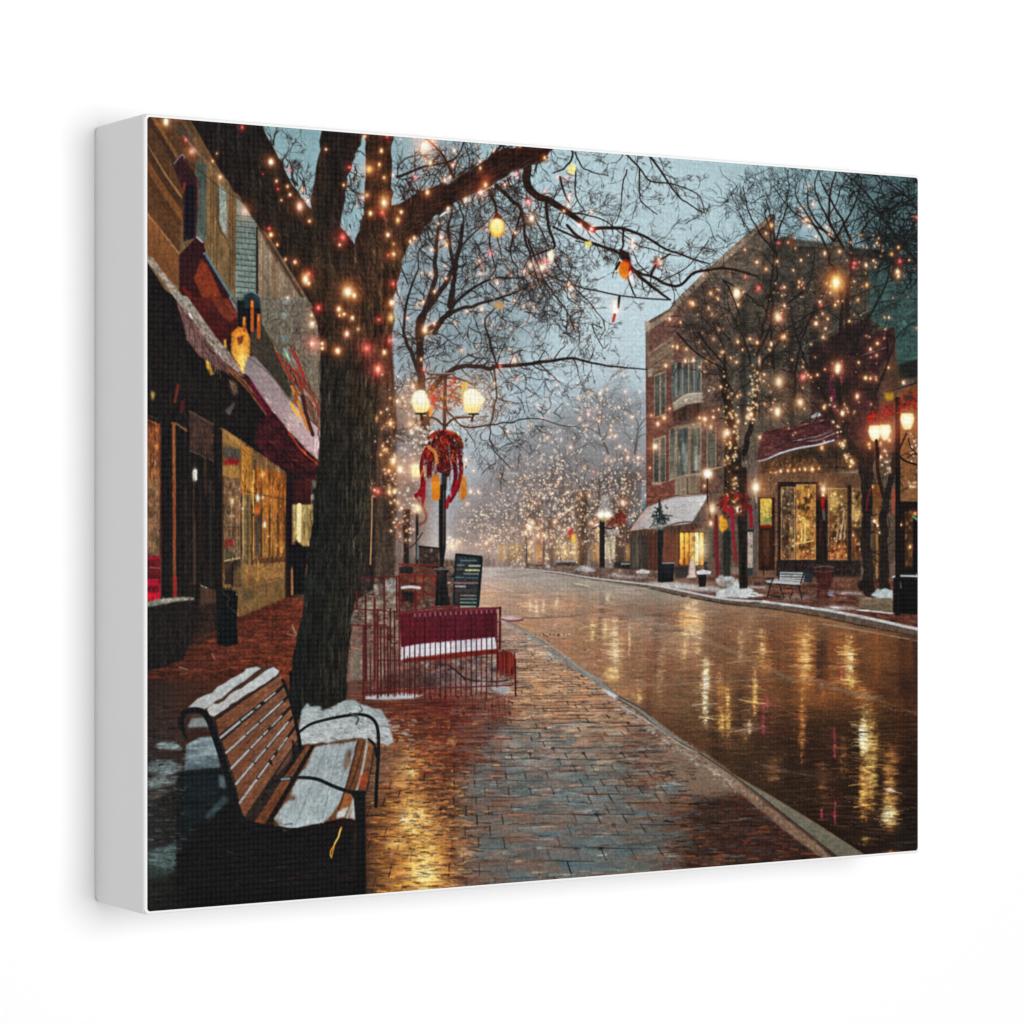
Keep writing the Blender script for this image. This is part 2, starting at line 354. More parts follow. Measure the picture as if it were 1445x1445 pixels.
# lamp cluster on the far pavement
rect('K', 545, 280, 582, 690, (38,34,34), .95, .4); rect('K', 538, 620, 590, 690, (34,32,34), .95, .4)
fill('K', [(560,100),(620,100),(630,230),(560,230)], (152,150,150), .6, 2)
fill('K', [(600,270),(640,250),(735,200),(745,320),(700,300),(640,330),(590,330)], (110,38,34), .7, 2.5, 'f.5 m.4')
fill('K', [(540,255),(632,255),(590,295),(560,290)], (150,124,80), .9, .8)
for x in (553, 604): glow(*cv('K', [(x,238)])[0], 5.6, (255,226,160), 1.1); glow(*cv('K', [(x,240)])[0], 3.2, WHITE, 1.2)
stroke('K', [(560,330),(540,320),(500,340)], 1.4, (50,40,38)); stroke('K', [(575,330),(620,340),(660,330)], 1.4, (50,40,38))
rect('K', 650, 580, 770, 650, (56,48,46), .9, 1); rect('K', 705, 600, 775, 675, (40,38,40), 1, .4); rect('K', 703, 592, 778, 602, (170,172,176), .9, .4)
rect('K', 225, 585, 370, 655, (60,52,50), .85, 1.2); rect('K', 230, 572, 370, 584, (168,162,160), .8, .8)

# ---- brick corner building
stoneC = (126, 106, 90)
fill('P', [(910.5,458),(916,452),(944,436),(953,424),(1000,378),(1050,335),(1086,303),(1092,302),(1094,340),(1100,342),(1100,800),(912,800)],
     [(108,90,80),(88,76,68),(104,76,66),(92,70,60)], 1, .4, 'f.18 m.14 h.06')
fill('P', [(911,462),(945,444),(962,430),(962,700),(912,722)], [(114,86,76),(104,78,68),(110,70,60),(100,62,54)], 1, .5, 'f.2 h.1')
fill('P', [(1000,380),(1048,337),(1086,303),(1092,302),(1093,420),(1000,470)], [(112,100,88),(92,82,72),(108,94,82),(86,76,66)], 1, 1, 'f.2 m.15')
fill('P', [(909,455),(911,453),(918,456),(945,439),(954,424),(1000,378),(1050,333),(1088,302),(1090,306),(1052,343),(1002,388),(957,432),(947,446),(917,466),(912,470)], (140,124,108), 1, .4)
fill('G', [(872,180),(905,175),(915,215),(905,260),(880,250)], (158,146,130), 1, .4)
fill('G', [(885,250),(905,240),(912,520),(900,545),(888,500)], (120,104,92), 1, .5)
fill('G', [(900,400),(1080,280),(1085,300),(905,420)], (142,122,102), .9, .5)
fill('G', [(905,430),(1085,310),(1090,480),(920,560)], (124,106,88), .9, .6, 'f.12 h.15')
stroke('G', [(920,500),(1060,410)], 1.4, (92,74,60), .8); stroke('G', [(915,455),(1065,352)], 1.2, (150,130,108), .8)
fill('G', [(895,530),(930,510),(930,570),(898,580)], (150,140,126), 1, .5)
for y in np.arange(462, 800, 3.1):           # brick courses
    stroke('P', [(913, y), (961, y - 10 * (790 - y) / 330 * .9)], .7, (70,44,36), .22, False)
def sash(k, x0, x1, yt0, yt1, yb0, yb1, n, glass, frame, fw=1.6):
    """a window: outer frame, n lights"""
    fill(k, [(x0,yt0),(x1,yt1),(x1,yb1),(x0,yb0)], frame, 1, .3)
    for i in range(n):
        a0 = (i + .16) / n; a1 = (i + .86) / n
        xa, xb = x0 + (x1 - x0) * a0, x0 + (x1 - x0) * a1
        t = lambda u: yt0 + (yt1 - yt0) * u + 14; b = lambda u: yb0 + (yb1 - yb0) * u - 10
        fill(k, [(xa,t(a0)),(xb,t(a1)),(xb,b(a1)),(xa,b(a0))], glass, 1, .3, 'v.25 f.2 m.2')
        stroke(k, [(xa,(t(a0)*.55+b(a0)*.45)),(xb,(t(a1)*.55+b(a1)*.45))], .9, frame, .8)
G1 = [(86,88,82),(72,74,70)]; FR = (146,124,102)
sash('G', 943, 1030, 560, 530, 880, 850, 2, G1, FR); sash('G', 935, 1028, 1030, 1000, 1372, 1345, 2, G1, FR)
fill('G', [(1035,540),(1065,525),(1065,800),(1030,815)], (100,70,60), .8, .6)
fill('G', [(1065,470),(1180,430),(1290,430),(1295,700),(1180,700),(1075,790)], (112,96,80), 1, .6)
for i, (xa, xb) in enumerate(((1070,1098),(1108,1146),(1156,1190),(1200,1230),(1240,1282))):
    fill('G', [(xa,490-i*14),(xb,482-i*14),(xb,720-i*14),(xa,735-i*12)], [(70,78,78),(98,106,104)], 1, .4, 'v.35 m.2')
    stroke('G', [(xb+4,480-i*14),(xb+4,725-i*12)], 1.6, (150,134,112), .9)
fill('G', [(1080,770),(1180,700),(1295,690),(1298,760),(1190,775),(1085,830)], [(160,152,138),(132,120,106)], 1, .4, 'f.15')
stroke('G', [(1080,772),(1180,706),(1297,695)], 1.6, (182,176,164), .9)
fill('G', [(1075,830),(1190,780),(1290,765),(1285,860),(1180,890),(1085,900)], (74,54,44), 1, .8, 'v.4 f.2')
fill('G', [(1050,960),(1110,930),(1290,905),(1290,1290),(1100,1320),(1050,1340)], (136,116,96), 1, .5)
for xa, xb, c in ((1060,1090,(84,84,78)),(1112,1190,(82,86,82)),(1212,1275,(96,92,80))):
    fill('G', [(xa,960),(xb,945),(xb,1280),(xa,1305)], [c,(112,112,102)], 1, .4, 'v.45 m.25')
rect('G', 1150, 1060, 1185, 1270, (168,166,152), .55, 1.5, 'v.3'); rect('G', 1232, 1080, 1262, 1260, (176,170,156), .6, 1)
stroke('G', [(1050,1335),(1100,1312),(1290,1278)], 2.2, (158,138,118))
fill('G', [(1092,1310),(1180,1298),(1180,1410),(1092,1430)], (140,124,106), 1, .4, 'v.15'); fill('G', [(1192,1296),(1275,1285),(1275,1395),(1192,1408)], (128,110,92), 1, .4, 'v.15')
fill('G', [(895,1380),(1092,1330),(1092,1445),(895,1445)], (116,72,62), 1, .8, 'f.25 h.1')
stroke('G', [(895,1370),(1050,1345)], 1.6, (168,148,128), .8)
fill('K', [(893,0),(1090,0),(1090,110),(893,180)], (118,74,62), 1, .8, 'f.22 h.12')
rect('K', 1092, 0, 1180, 95, (140,124,104), 1, .4, 'v.15'); rect('K', 1190, 0, 1275, 85, (124,108,90), 1, .4, 'v.15'); rect('K', 925, 0, 1000, 22, (150,134,116), .8, .5)
# bay column right of it
fill('G', [(1300,520),(1445,470),(1445,1445),(1290,1445)], [(98,80,70),(86,70,62),(106,76,66),(92,68,58)], .95, 2, 'f.25 m.2')
fill('G', [(1330,960),(1390,940),(1390,1230),(1330,1240)], [(84,82,74),(96,92,80)], .9, .6, 'v.3'); stroke('G', [(1328,955),(1328,1240)], 1.4, (150,130,108), .8); stroke('G', [(1392,945),(1392,1235)], 1.4, (150,130,108), .8)
stroke('G', [(1300,1260),(1445,1230)], 2, (156,140,120), .9)

# ---- stone building and shops on the right
fill('P', [(1020,480),(1092,336),(1110,336),(1180,346),(1235,352),(1302,364),(1302,800),(1020,800)], [(74,70,62),(62,60,54),(96,80,66),(84,66,52)], .96, 1.2, 'f.2 m.22 v.12')
fill('P', [(1020,470),(1090,400),(1092,336),(1182,346),(1182,420),(1150,470),(1110,560),(1078,610),(1070,660),(1020,700)], [(78,72,64),(60,57,51),(100,88,74),(92,80,66)], .9, 3, 'f.25 m.2 v.15')
for x in (1044, 1112, 1146): rect('P', x, 430, x + 9, 600, (46,44,40), .6, 1.2, 'v.2')
for x, y0, y1 in ((1052,500,560),(1086,480,545),(1124,480,540)): rect('P', x, y0, x+14, y1, (66,70,62), .6, 1)
for y in np.arange(360, 800, 4.2): stroke('P', [(1000, y + 8), (1180, y)], .8, (50,44,38), .18, False)
fill('P', [(1110,337),(1175,343),(1175,350),(1110,346)], (92,88,80), .8, .5); rect('P', 1174, 330, 1187, 347, (96,86,74), .9, .5)
fill('P', [(1226,368),(1302,366),(1302,508),(1268,520),(1262,462),(1252,466),(1228,448)], [(62,84,82),(54,74,74),(60,86,82),(58,84,80)], 1, 1.2, 'f.15 m.2 h.15')
fill('P', [(1262,515),(1302,505),(1302,528),(1262,540)], (32,34,32), .9, 1.2)
fill('P', [(1140,492),(1228,446),(1230,470),(1262,462),(1266,640),(1200,660),(1175,600),(1145,585)], [(52,38,36),(62,34,38),(58,40,38),(64,36,40)], .95, 1, 'f.3 m.35 v.15')
stroke('P', [(1120,498),(1150,480),(1225,438)], 1.5, (120,116,104), .7, False); stroke('P', [(1205,505),(1250,490)], 1.6, (150,140,140), .5)
stroke('P', [(1252,468),(1252,500)], 3, (30,26,26), .9)
fill('P', [(1258,500),(1268,515),(1270,550),(1262,640),(1240,640),(1240,520)], (92,68,50), .8, 2, 'm.2')
fill('P', [(1264,556),(1302,536),(1302,706),(1264,712)], [(112,70,40),(104,64,38),(132,92,56),(128,88,56)], 1, .6, 'f.12 h.12')
for y in np.arange(548, 705, 3.4): stroke('P', [(1266, y + 6), (1302, y)], .7, (74,46,30), .35, False)
stroke('H', [(1230,620),(1390,570)], 2, (34,24,22), .9)
# pink bow high on the facade
for pts, w in (([(790,500),(780,620),(800,760),(790,800)],5),([(860,420),(840,520),(850,640)],6),([(870,520),(820,600),(800,680)],5),([(930,400),(920,560),(915,640)],3),([(780,560),(860,540)],5),([(1000,740),(1060,700),(1100,760)],4)):
    stroke('H', pts, w, (140,34,88), .5, True)
dots('H', [(770,400),(880,400),(870,760),(780,800)], 34, (1., 2.), [(220,40,120),(235,80,120),(150,30,80)], (.35, .8))
fill('H', [(800,200),(1000,160),(1040,700),(800,760)], (52,34,32), .35, 4)
# red awning
fill('H', [(270,1115),(310,930),(345,905),(560,862),(600,840),(740,782),(780,830),(900,895),(880,920),(800,975),(690,1000),(560,1030),(400,1085),(330,1110)], [(82,42,42),(70,38,38),(98,58,56),(78,46,46)], 1, .6, 'f.2 h.3 m.2')
fill('H', [(640,810),(700,770),(720,800),(660,820)], (176,176,176), .9, .6); stroke('H', [(560,870),(740,830)], 2, (140,110,108), .7); stroke('H', [(520,975),(690,940),(790,905)], 1.8, (150,140,150), .6)
for x in range(480, 760, 26): stroke('H', [(x, 880 - (x-480)*.16), (x+4, 960-(x-480)*.2)], 1, (70,24,26), .5)
stroke('H', [(280,1112),(340,1100),(440,1055),(560,1022),(690,1000),(800,968)], 2.6, (190,192,200), .95)
stroke('H', [(620,975),(700,965),(800,925),(900,895)], 1.5, (160,160,172), .7)
fill('H', [(290,1118),(560,1035),(800,985),(980,960),(985,1180),(640,1215),(300,1260)], [(78,54,36),(62,44,34),(100,70,46),(70,50,38)], 1, 1, 'f.3 m.25 v.15')
fill('H', [(560,1040),(880,1000),(900,1090),(700,1100)], (46,40,34), .7, 2.5)
for i in range(40):
    x, y = rng.uniform(360, 700), rng.uniform(1085, 1180); stroke('H', [(x,y),(x+rng.uniform(-12,12),y+rng.uniform(4,22))], 1.3, (180,130,70), .4)
dabs('H', [(290,930),(740,790),(880,900),(320,1100)], 500, (2,9), (.7,2), -.2, .3, (.3,.8), .06)
bulbs('H', [(345,1200,'y',1.6),(372,1190,'w',1.6),(405,1192,'w',2),(440,1180,'w',2.2),(490,1176,'w',1.8),(532,1172,'w',1.9),(570,1166,'w',1.6),(605,1166,'w',2.2),(655,1165,'y',3.4),(388,1210,'w',1.4),(700,1160,'w',1.4)])
fill('H', [(300,1240),(640,1205),(900,1175),(980,1165),(985,1195),(640,1235),(440,1262)], (110,92,76), .9, .8)
stroke('H', [(420,1258),(620,1228),(960,1185)], 1.8, (150,136,124), .8); stroke('H', [(440,1270),(640,1240),(940,1200)], 1.5, (36,28,24), .8)
# wall of the shop
fill('L', [(230,0),(300,-60),(990,-60),(990,560),(800,600),(230,660)], [(122,88,64),(96,68,48),(112,84,66),(90,66,50)], 1, .8, 'f.12 m.12 v.05')
fill('H', [(130,1130),(290,1090),(300,1300),(260,1445),(130,1445)], (104,90,80), .9, 1.5, 'v.15')
fill('L', [(160,0),(260,0),(300,120),(280,660),(210,660),(200,300)], [(96,86,78),(88,78,70)], .95, 1, 'v.2')
rect('L', 213, 335, 250, 590, (170,152,140), .9, .6); rect('L', 205, 322, 258, 338, (40,46,44), 1, .4); rect('L', 212, 585, 250, 660, (52,58,60), 1, .5)
rect('L', 290, 105, 400, 600, (56,32,22), 1, .5, 'v.3'); rect('L', 300, 112, 378, 295, [(196,150,60),(160,150,84)], 1, .6, 'f.25 m.3'); rect('L', 300, 292, 378, 312, (130,26,20), .95, .5)
busy('L', [(305,120),(375,120),(375,290),(305,290)], [(240,220,130),(120,150,80),(220,180,90)], 45, (1, 3.4)); rect('L', 318, 330, 365, 560, (82,50,34), .9, .8, 'v.3'); 
stroke('L', [(322,520),(326,690)], 1.2, (40,24,20))
def shopwin(k, x0, y0, x1, y1, base, dense, fr=(160,120,84)):
    rect(k, x0-8, y0-8, x1+8, y1+8, fr, 1, .3); rect(k, x0, y0, x1, y1, base, 1, .3, 'v.25 f.2 m.3')
    p = [(x0+3,y0+3),(x1-3,y0+3),(x1-3,y1-3),(x0+3,y1-3)]
    busy(k, p, [(120,76,36),(84,50,26),(196,140,66),(228,180,96),(62,40,24)], dense, (1.2, 5), 2.6, .55)
    lo = [(x0+3,y0+(y1-y0)*.68),(x1-3,y0+(y1-y0)*.68),(x1-3,y1-3),(x0+3,y1-3)]
    busy(k, lo, [(130,40,24),(170,66,34),(90,34,20),(206,120,60)], dense // 2, (1.2, 4.5), 1.6, .6)
    busy(k, p, [(40,26,18),(58,36,22),(30,20,16)], dense, (1.5, 6), 2.2, .6); busy(k, p, [(244,196,110),(255,220,150),(206,140,66)], dense // 2, (1, 2.6), 2.6, .8)
    for i in range(3): stroke(k, [(x0 + (x1-x0)*(i+1)/4, y0+3),(x0 + (x1-x0)*(i+1)/4, y1-3)], .7, (60,40,26), .35, False)
    dots(k, p, dense // 3, (.6, 1.5), [(255,230,160),(255,246,214),(255,205,110)], (.5, 1.))
rect('L', 420, 0, 690, 545, (46,32,26), 1, .6)
shopwin('L', 448, 40, 532, 520, [(92,74,58),(110,84,58)], 26); shopwin('L', 552, 22, 672, 520, [(176,124,58),(150,92,48)], 60)
for pts in ([(575,260),(590,240),(605,270),(605,400)],[(585,300),(580,400)],[(540,420),(660,400)]): stroke('L', pts, 1.8, (250,205,110), .8)
glow(*cv('L', [(600,330)])[0], 13, (255,180,70), .35, 22)
shopwin('L', 768, 48, 890, 520, [(118,88,50),(120,72,44)], 62); shopwin('L', 925, 42, 985, 515, [(138,110,70),(128,76,46)], 34, (110,80,56))
for pts in ([(850,200),(870,180),(860,290),(840,390)],[(830,280),(820,390)],[(880,260),(870,390)]): stroke('L', pts, 2.4, (196,172,140), .6)
for y in (430, 470, 500): busy('L', [(770,y),(890,y),(890,y+22),(770,y+22)], [(190,60,30),(230,130,70),(240,190,110)], 16, (1.5, 4), .6, .8)
glow(*cv('L', [(800,140)])[0], 10, (255,190,90), .35, 16); glow(*cv('L', [(940,200)])[0], 9, (255,200,110), .35, 16)
rect('L', 682, 20, 760, 560, (42,30,24), 1, .8, 'v.35 f.3'); rect('L', 893, 20, 920, 560, (50,34,26), 1, .6, 'v.2')
bulbs('L', [(730,48,'w',4.2),(728,88,'y',2.6)]); stroke('L', [(728,110),(724,150),(730,180)], 5, (150,30,26), .9); stroke('L', [(730,200),(736,250)], 4, (110,120,110), .6); stroke('L', [(715,260),(705,420)], 4, (80,40,30), .7)
bulbs('H', [(270,1290,'w',3.6),(1050,1160,'y',3.8),(1062,1290,'y',2.6)]); stroke('H', [(268,1310),(275,1390)], 3, (170,150,120), .7)
rect('L', 410, 535, 985, 655, (44,34,30), 1, .8, 'f.35 v.3'); busy('L', [(420,560),(980,560),(980,640),(420,640)], [(70,56,50),(30,24,22),(96,84,78)], 70, (1, 4))
rect('L', 800, 640, 1000, 740, (92,76,62), .9, 1.2, 'm.2'); rect('L', 210, 655, 420, 720, (112,88,72), .9, 1.5)
# right-hand doorway
rect('L', 1245, 130, 1392, 640, (28,20,18), 1, .6, 'v.3'); rect('L', 1285, 205, 1338, 580, (70,46,30), 1, .6, 'v.3 m.3'); rect('L', 1345, 250, 1390, 620, (16,14,16), 1, .5)
busy('L', [(1290,210),(1335,210),(1335,560),(1290,560)], [(130,90,50),(60,40,26),(170,130,76)], 30, (1, 4), 2.4); stroke('L', [(1285,205),(1375,205)], 1.5, (110,70,40), .8); stroke('L', [(1283,345),(1338,348)], 1.2, (30,20,16))
bulbs('L', [(1352,215,'a',3),(1320,440,'y',2.4),(1258,290,'a',2)]); stroke('L', [(1340,235),(1380,262)], 3, (90,160,120), .8)
rect('L', 1250, 20, 1392, 132, [(130,90,54),(120,84,54)], 1, .8, 'f.12 h.1')
dots('L', [(1290,0),(1392,0),(1392,40),(1290,40)], 18, (.5, 1.), [(220,200,180)])
# slim pillars and yellow glow behind the right trees
rect('L', 1070, 0, 1125, 700, [(120,76,34),(84,56,36)], .85, 1.5, 'v.5'); rect('L', 1088, 180, 1100, 720, (170,130,84), .7, .6, 'v.3')
# white awning shop, lower left of the brick building
fill('K', [(768,355),(893,180),(1090,105),(1345,90),(1330,200),(1310,620),(1200,700),(768,660)], [(96,64,52),(88,60,50)], 1, .8, 'f.2 v.15')
fill('K', [(1270,280),(1340,90),(1445,70),(1445,680),(1290,690),(1300,380)], (94,80,70), 1, .8, 'v.15 f.12')
rect('K', 770, 370, 900, 660, (64,54,48), 1, .6, 'v.35'); rect('K', 780, 380, 830, 620, (88,80,68), .8, .8, 'v.3'); rect('K', 905, 370, 975, 700, (88,54,42), 1, .6, 'v.2')
rect('K', 1015, 380, 1120, 620, (104,62,46), 1, .5, 'v.2')
rect('K', 1122, 360, 1312, 612, (52,34,26), 1, .4)
for i in range(5):
    x = 1130 + i * 36; rect('K', x, 368, x + 29, 605, [(250,180,80),(226,130,50)] if i not in (3,) else [(255,226,150),(255,214,140)], 1, .6, 'v.2 m.25')
busy('K', [(1130,380),(1300,380),(1300,600),(1130,600)], [(120,66,24),(255,220,140),(90,50,24),(255,200,100)], 60, (1, 4), 2.6, .6)
glow(*cv('K', [(1280,480)])[0], 9, (255,230,160), .8, 20); glow(*cv('K', [(1215,480)])[0], 24, (255,160,60), .22, 26)
fill('K', [(768,358),(800,300),(892,185),(1090,112),(1338,95),(1300,190),(1215,300),(1050,322),(900,345)], [(176,172,172),(200,198,198),(160,150,146),(176,172,170)], 1, .5, 'f.05 m.06')
fill('K', [(768,358),(892,185),(935,160),(870,260),(800,345)], (186,140,124), .6, 1.2)
fill('K', [(1340,95),(1215,300),(1290,300),(1345,150)], (88,80,74), 1, .6)
stroke('K', [(892,190),(1090,110),(1335,92)], 1.6, (170,158,146), .8)
for i in range(170):
    t = rng.random(); x = 768 + t * 530; y = 360 - 62 * t + 8
    stroke('K', [(x, y - 8), (x + rng.uniform(-8, 8), y + rng.uniform(10, 32))], 1.3, tuple(np.array((86,64,52)) * rng.uniform(.6, 1.5)), .8)
stroke('K', [(1030,322),(1160,292),(1300,300)], 2.5, (96,82,74), .8)

# ---- right pavement, snow, kerb
fill('P', [(742,795),(890,803),(1070,812),(1205,815),(1302,820),(1302,892),(1155,862),(1020,849),(914,826),(837,818),(740,803)], [(118,100,90),(104,66,50),(110,90,82),(88,48,34)], 1, .8, 'f.25 h.25 m.15')
fill('K', [(870,715),(1100,720),(1260,735),(1445,750),(1445,800),(1270,790),(1000,760),(880,735)], (150,128,112), .7, 2.5, 'h.25')
for k, pts, c, a, f in (('K', [(360,640),(420,606),(480,620),(520,650),(440,655)], (176,170,168), .9, .8), ('K', [(810,650),(860,632),(915,650),(900,668),(820,668)], (210,208,208), .95, .6),
        ('K', [(820,670),(900,670),(890,705),(830,700)], (140,124,116), .9, 1), ('K', [(850,735),(1100,730),(1200,745),(1420,770),(1445,800),(1300,795),(1000,765)], (184,184,186), .7, 1.6),
        ('K', [(640,665),(780,680),(860,700),(720,700),(600,680)], (176,176,180), .6, 1.2), ('K', [(150,608),(180,598),(190,625),(155,630)], (180,170,168), .8, 1),
        ('L', [(0,655),(40,634),(100,636),(128,655),(120,700),(60,712),(5,690)], (186,190,192), .95, 1), ('L', [(0,745),(60,722),(110,700),(140,655),(160,690),(180,722),(215,702),(250,735),(290,760),(345,768),(200,790),(100,784),(0,788)], (190,194,194), .95, .9), ('L', [(0,690),(30,665),(110,670),(120,700),(40,712)], (120,110,102), .6, 1.2),
        ('L', [(220,700),(350,710),(340,724),(240,722)], (170,172,174), .7, 1), ('L', [(800,742),(950,745),(1060,770),(900,765)], (170,174,176), .7, 1.2),
        ('L', [(700,860),(790,838),(960,850),(970,866),(800,868)], (176,180,182), .7, 1.6), ('L', [(440,780),(620,770),(700,775),(600,800),(470,800)], (150,146,142), .5, 2)):
    fill(k, pts, c, a, f, 'f.12 m.18')
for i in range(60):
    x = rng.uniform(1060, 1295); y = rng.uniform(826, 842 + (x - 1060) * .17); stroke('P', [(x, y), (x + rng.uniform(4, 16), y + rng.uniform(-1, 2))], 1, ((170,160,156), (140,70,44), (60,34,26))[rng.integers(3)], .4)
kt = [(742,803),(790,808),(837,815.6),(914,824.5),(960,833),(1020,844.5),(1085,850),(1155,859),(1220,871),(1302,889)]
kb = [(1302,899),(1220,883),(1155,869),(1085,858),(1020,851),(960,840),(914,829.5),(837,818.5),(790,810),(742,804)]
fill('P', kt + kb, [(110,94,84),(92,74,62)], 1, .5, 'f.2')
stroke('P', kt, (1.4, 4.4), (184,188,188), .9); stroke('P', [(x, y + 1.5) for x, y in kb[::-1]], (.8, 2.4), (56,40,32), .7)
# bench, bins, planter across the street
def s2(k, pts, w, c, a=1): stroke(k, pts, w, c, a, False)
for i, y in enumerate((612, 630, 648)): s2('L', [(430,y+4),(598,y+8)], 2.6, (152,158,160)); s2('L', [(430,y+14),(594,y+18)], 1.2, (60,56,52))
s2('L', [(355,676),(575,690)], 4.2, (170,172,172)); s2('L', [(355,690),(575,706)], 1.6, (40,34,32)); s2('L', [(355,676),(430,662),(590,672)], 2.5, (156,158,158))
for pts in ([(372,695),(350,780)],[(430,700),(445,740),(462,785)],[(505,705),(520,740),(500,790)],[(560,700),(570,740),(582,790)],[(430,612),(425,665)],[(598,615),(575,690)],[(440,780),(350,768)],[(350,660),(385,655),(375,690)]): stroke('L', pts, 1.6, (36,30,28))
fill('L', [(600,620),(630,600),(660,630),(655,680),(600,680)], (40,46,52), .9, .8)
fill('L', [(672,590),(800,588),(785,700),(760,730),(765,785),(750,785),(740,730),(710,735),(700,785),(688,785),(690,700)], (58,28,26), .85, .6, 'v.5'); stroke('L', [(670,580),(735,572),(800,580)], 2.4, (96,76,70), .9); stroke('L', [(670,604),(735,612),(800,604)], 1.6, (120,104,98), .6)
for x in range(682, 800, 13): s2('L', [(x,590),(x+(735-x)*.15,780)], 1, (84,36,32), .5)
rect('L', 768, 735, 800, 775, (130,150,175), .6, 1)
fill('L', [(970,785),(1200,780),(1200,892),(972,875)], [(122,106,88),(98,84,68)], 1, .4, 'f.12'); fill('L', [(1060,770),(1090,728),(1150,722),(1200,740),(1200,785),(1100,788)], (172,182,182), .97, .7, 'f.1 m.15')
stroke('L', [(960,868),(1080,880),(1200,893)], 2, (196,200,200), .9); fill('L', [(965,690),(1000,660),(1030,730),(970,745)], (34,26,24), .9, .8)
fill('L', [(1207,645),(1392,645),(1392,900),(1207,893)], [(20,20,22),(14,13,14)], 1, .4, 'v.3'); stroke('L', [(1203,645),(1250,636),(1392,640)], 2.8, (176,186,190), .95); s2('L', [(1250,672),(1258,720)], 1.8, (140,150,160), .7)
rect('L', 1255, 580, 1340, 630, (30,24,22), .8, 1)
fill('K', [(988,592),(1090,592),(1082,725),(985,732)], [(40,40,42),(26,26,28)], 1, .4, 'v.2'); s2('K', [(985,592),(1090,590)], 1.6, (140,146,150)); rect('K', 970, 380, 1000, 730, (30,32,32), 1, .5)
fill('K', [(1090,615),(1190,612),(1190,698),(1095,700)], (62,54,50), 1, .5, 'h.3'); fill('K', [(1200,600),(1210,565),(1232,552),(1242,600),(1244,680),(1252,695),(1175,700),(1195,670)], (206,184,172), .95, .8)
fill('K', [(1250,650),(1300,638),(1358,650),(1355,672),(1252,672)], (192,194,198), 1, .5); fill('K', [(1262,676),(1322,676),(1318,762),(1270,765)], (42,34,32), 1, .4); rect('K', 1305, 580, 1330, 640, (60,56,56), .9, .5)
fill('K', [(1400,690),(1440,672),(1460,730),(1400,715)], (150,140,132), .7, 1)
# evergreen wreath post
rect('K', 968, 330, 1008, 480, (34,36,36), 1, .5); rect('K', 975, 120, 988, 250, (50,50,48), 1, .5)
for i in range(70):
    x, y = rng.normal(982, 26), rng.normal(262, 34); an = rng.uniform(0, 6.28)
    stroke('K', [(x,y),(x+30*math.cos(an),y+30*math.sin(an))], 1.5, (44,50,46), .8)
fill('K', [(930,325),(985,300),(1020,320),(1000,350),(940,345)], (150,146,144), .7, 1)

# ---- wet street
road = gridcol([690, 760, 850, 950, 1050, 1150, 1230, 1300], [800, 830, 870, 920, 980, 1040, 1120, 1210],
  [[(178,164,156),(164,150,140),(156,142,130),(148,134,120),(140,120,104),(130,104,84),(116,90,72),(104,80,62)],
   [(176,160,150),(166,152,142),(156,144,130),(150,136,120),(142,122,106),(132,106,84),(120,88,66),(106,78,56)],
   [(166,148,136),(168,144,126),(158,138,122),(150,132,116),(146,116,92),(136,102,74),(126,92,62),(104,70,48)],
   [(150,126,110),(152,122,102),(152,118,92),(130,104,86),(130,96,70),(118,80,54),(126,84,50),(84,54,36)],
   [(140,116,100),(142,118,98),(134,104,78),(110,84,62),(104,76,54),(104,72,44),(88,58,34),(58,38,26)],
   [(130,110,98),(126,108,92),(120,96,76),(84,64,46),(72,50,34),(66,46,30),(62,42,24),(48,32,22)],
   [(110,90,80),(110,90,80),(104,84,68),(84,66,48),(74,54,38),(66,46,30),(64,44,26),(42,28,20)],
   [(90,70,60),(90,70,60),(84,66,50),(74,56,42),(62,46,32),(54,36,24),(46,32,22),(32,22,18)]])
ROAD = [(640,800),(700,800),(742,804),(790,810.5),(837,819),(914,830),(960,841),(1020,852),(1085,859),(1155,870),(1220,884),(1306,900),(1306,1300),(1260,1236),(1221,1207),(1150,1161),(1086,1122),(1020,1084),(947,1033),(901,996.5),(872,981),(848,960),(804,932),(740,889),(708,874),(640,874)]
before = img.copy()
fill('P', [(198,860),(900,870),(1000,1000),(1306,1020),(1306,1300),(198,1300)], (40,30,24), 1, 0); fill('P', ROAD, road, 1, .6, 'h.12 m.05')
# the far side mirrored in the water, drawn out downwards
kx = [640, 742, 837, 914, 1020, 1155, 1302]; ky = [797, 798, 806, 812, 824, 836, 850]
kline = np.interp(GX[0], kx, ky); r0 = int(800 - Y0)
mir = np.zeros((PH - r0, PW, 3), np.float32)
for j in range(PH - r0):
    y = r0 + j + Y0; sy = np.clip((2 * kline - y - (y - kline) * .05).astype(int) - Y0, 0, PH - 1)
    mir[j] = before[sy, np.arange(PW)]
lum = mir.max(2, keepdims=True)
mirb = gblur(mir * (1 + 1.5 * np.clip(lum - .75, 0, 1)), 1.6, 10)
wobx = (NH[r0:] * 3).astype(int); ix = np.clip(np.arange(PW)[None, :] + wobx, 0, PW - 1)
mirb = np.take_along_axis(mirb, ix[..., None].repeat(3, 2), 1)
mk = pmask(ROAD, 1)
full = np.zeros((PH, PW), np.float32); full[mk[0]:mk[1], mk[2]:mk[3]] = mk[4]
fade = np.clip((GY[r0:] - np.interp(GX[0], [640,1302], [806,880])[None]) / 26, 0, 1) * (.52 + .25 * np.clip(NH[r0:] * 2, -1, 1))
w_ = (full[r0:] * fade)[..., None]
tint = mirb * np.array((1.2, .88, .64), np.float32) * 1.0
far = np.clip((GY[r0:] - 960) / 120, 0, 1)[..., None]
img[r0:] = img[r0:] * (1 - w_ * (.62 - .2 * far)) + tint * w_ * (.60 - .12 * far)
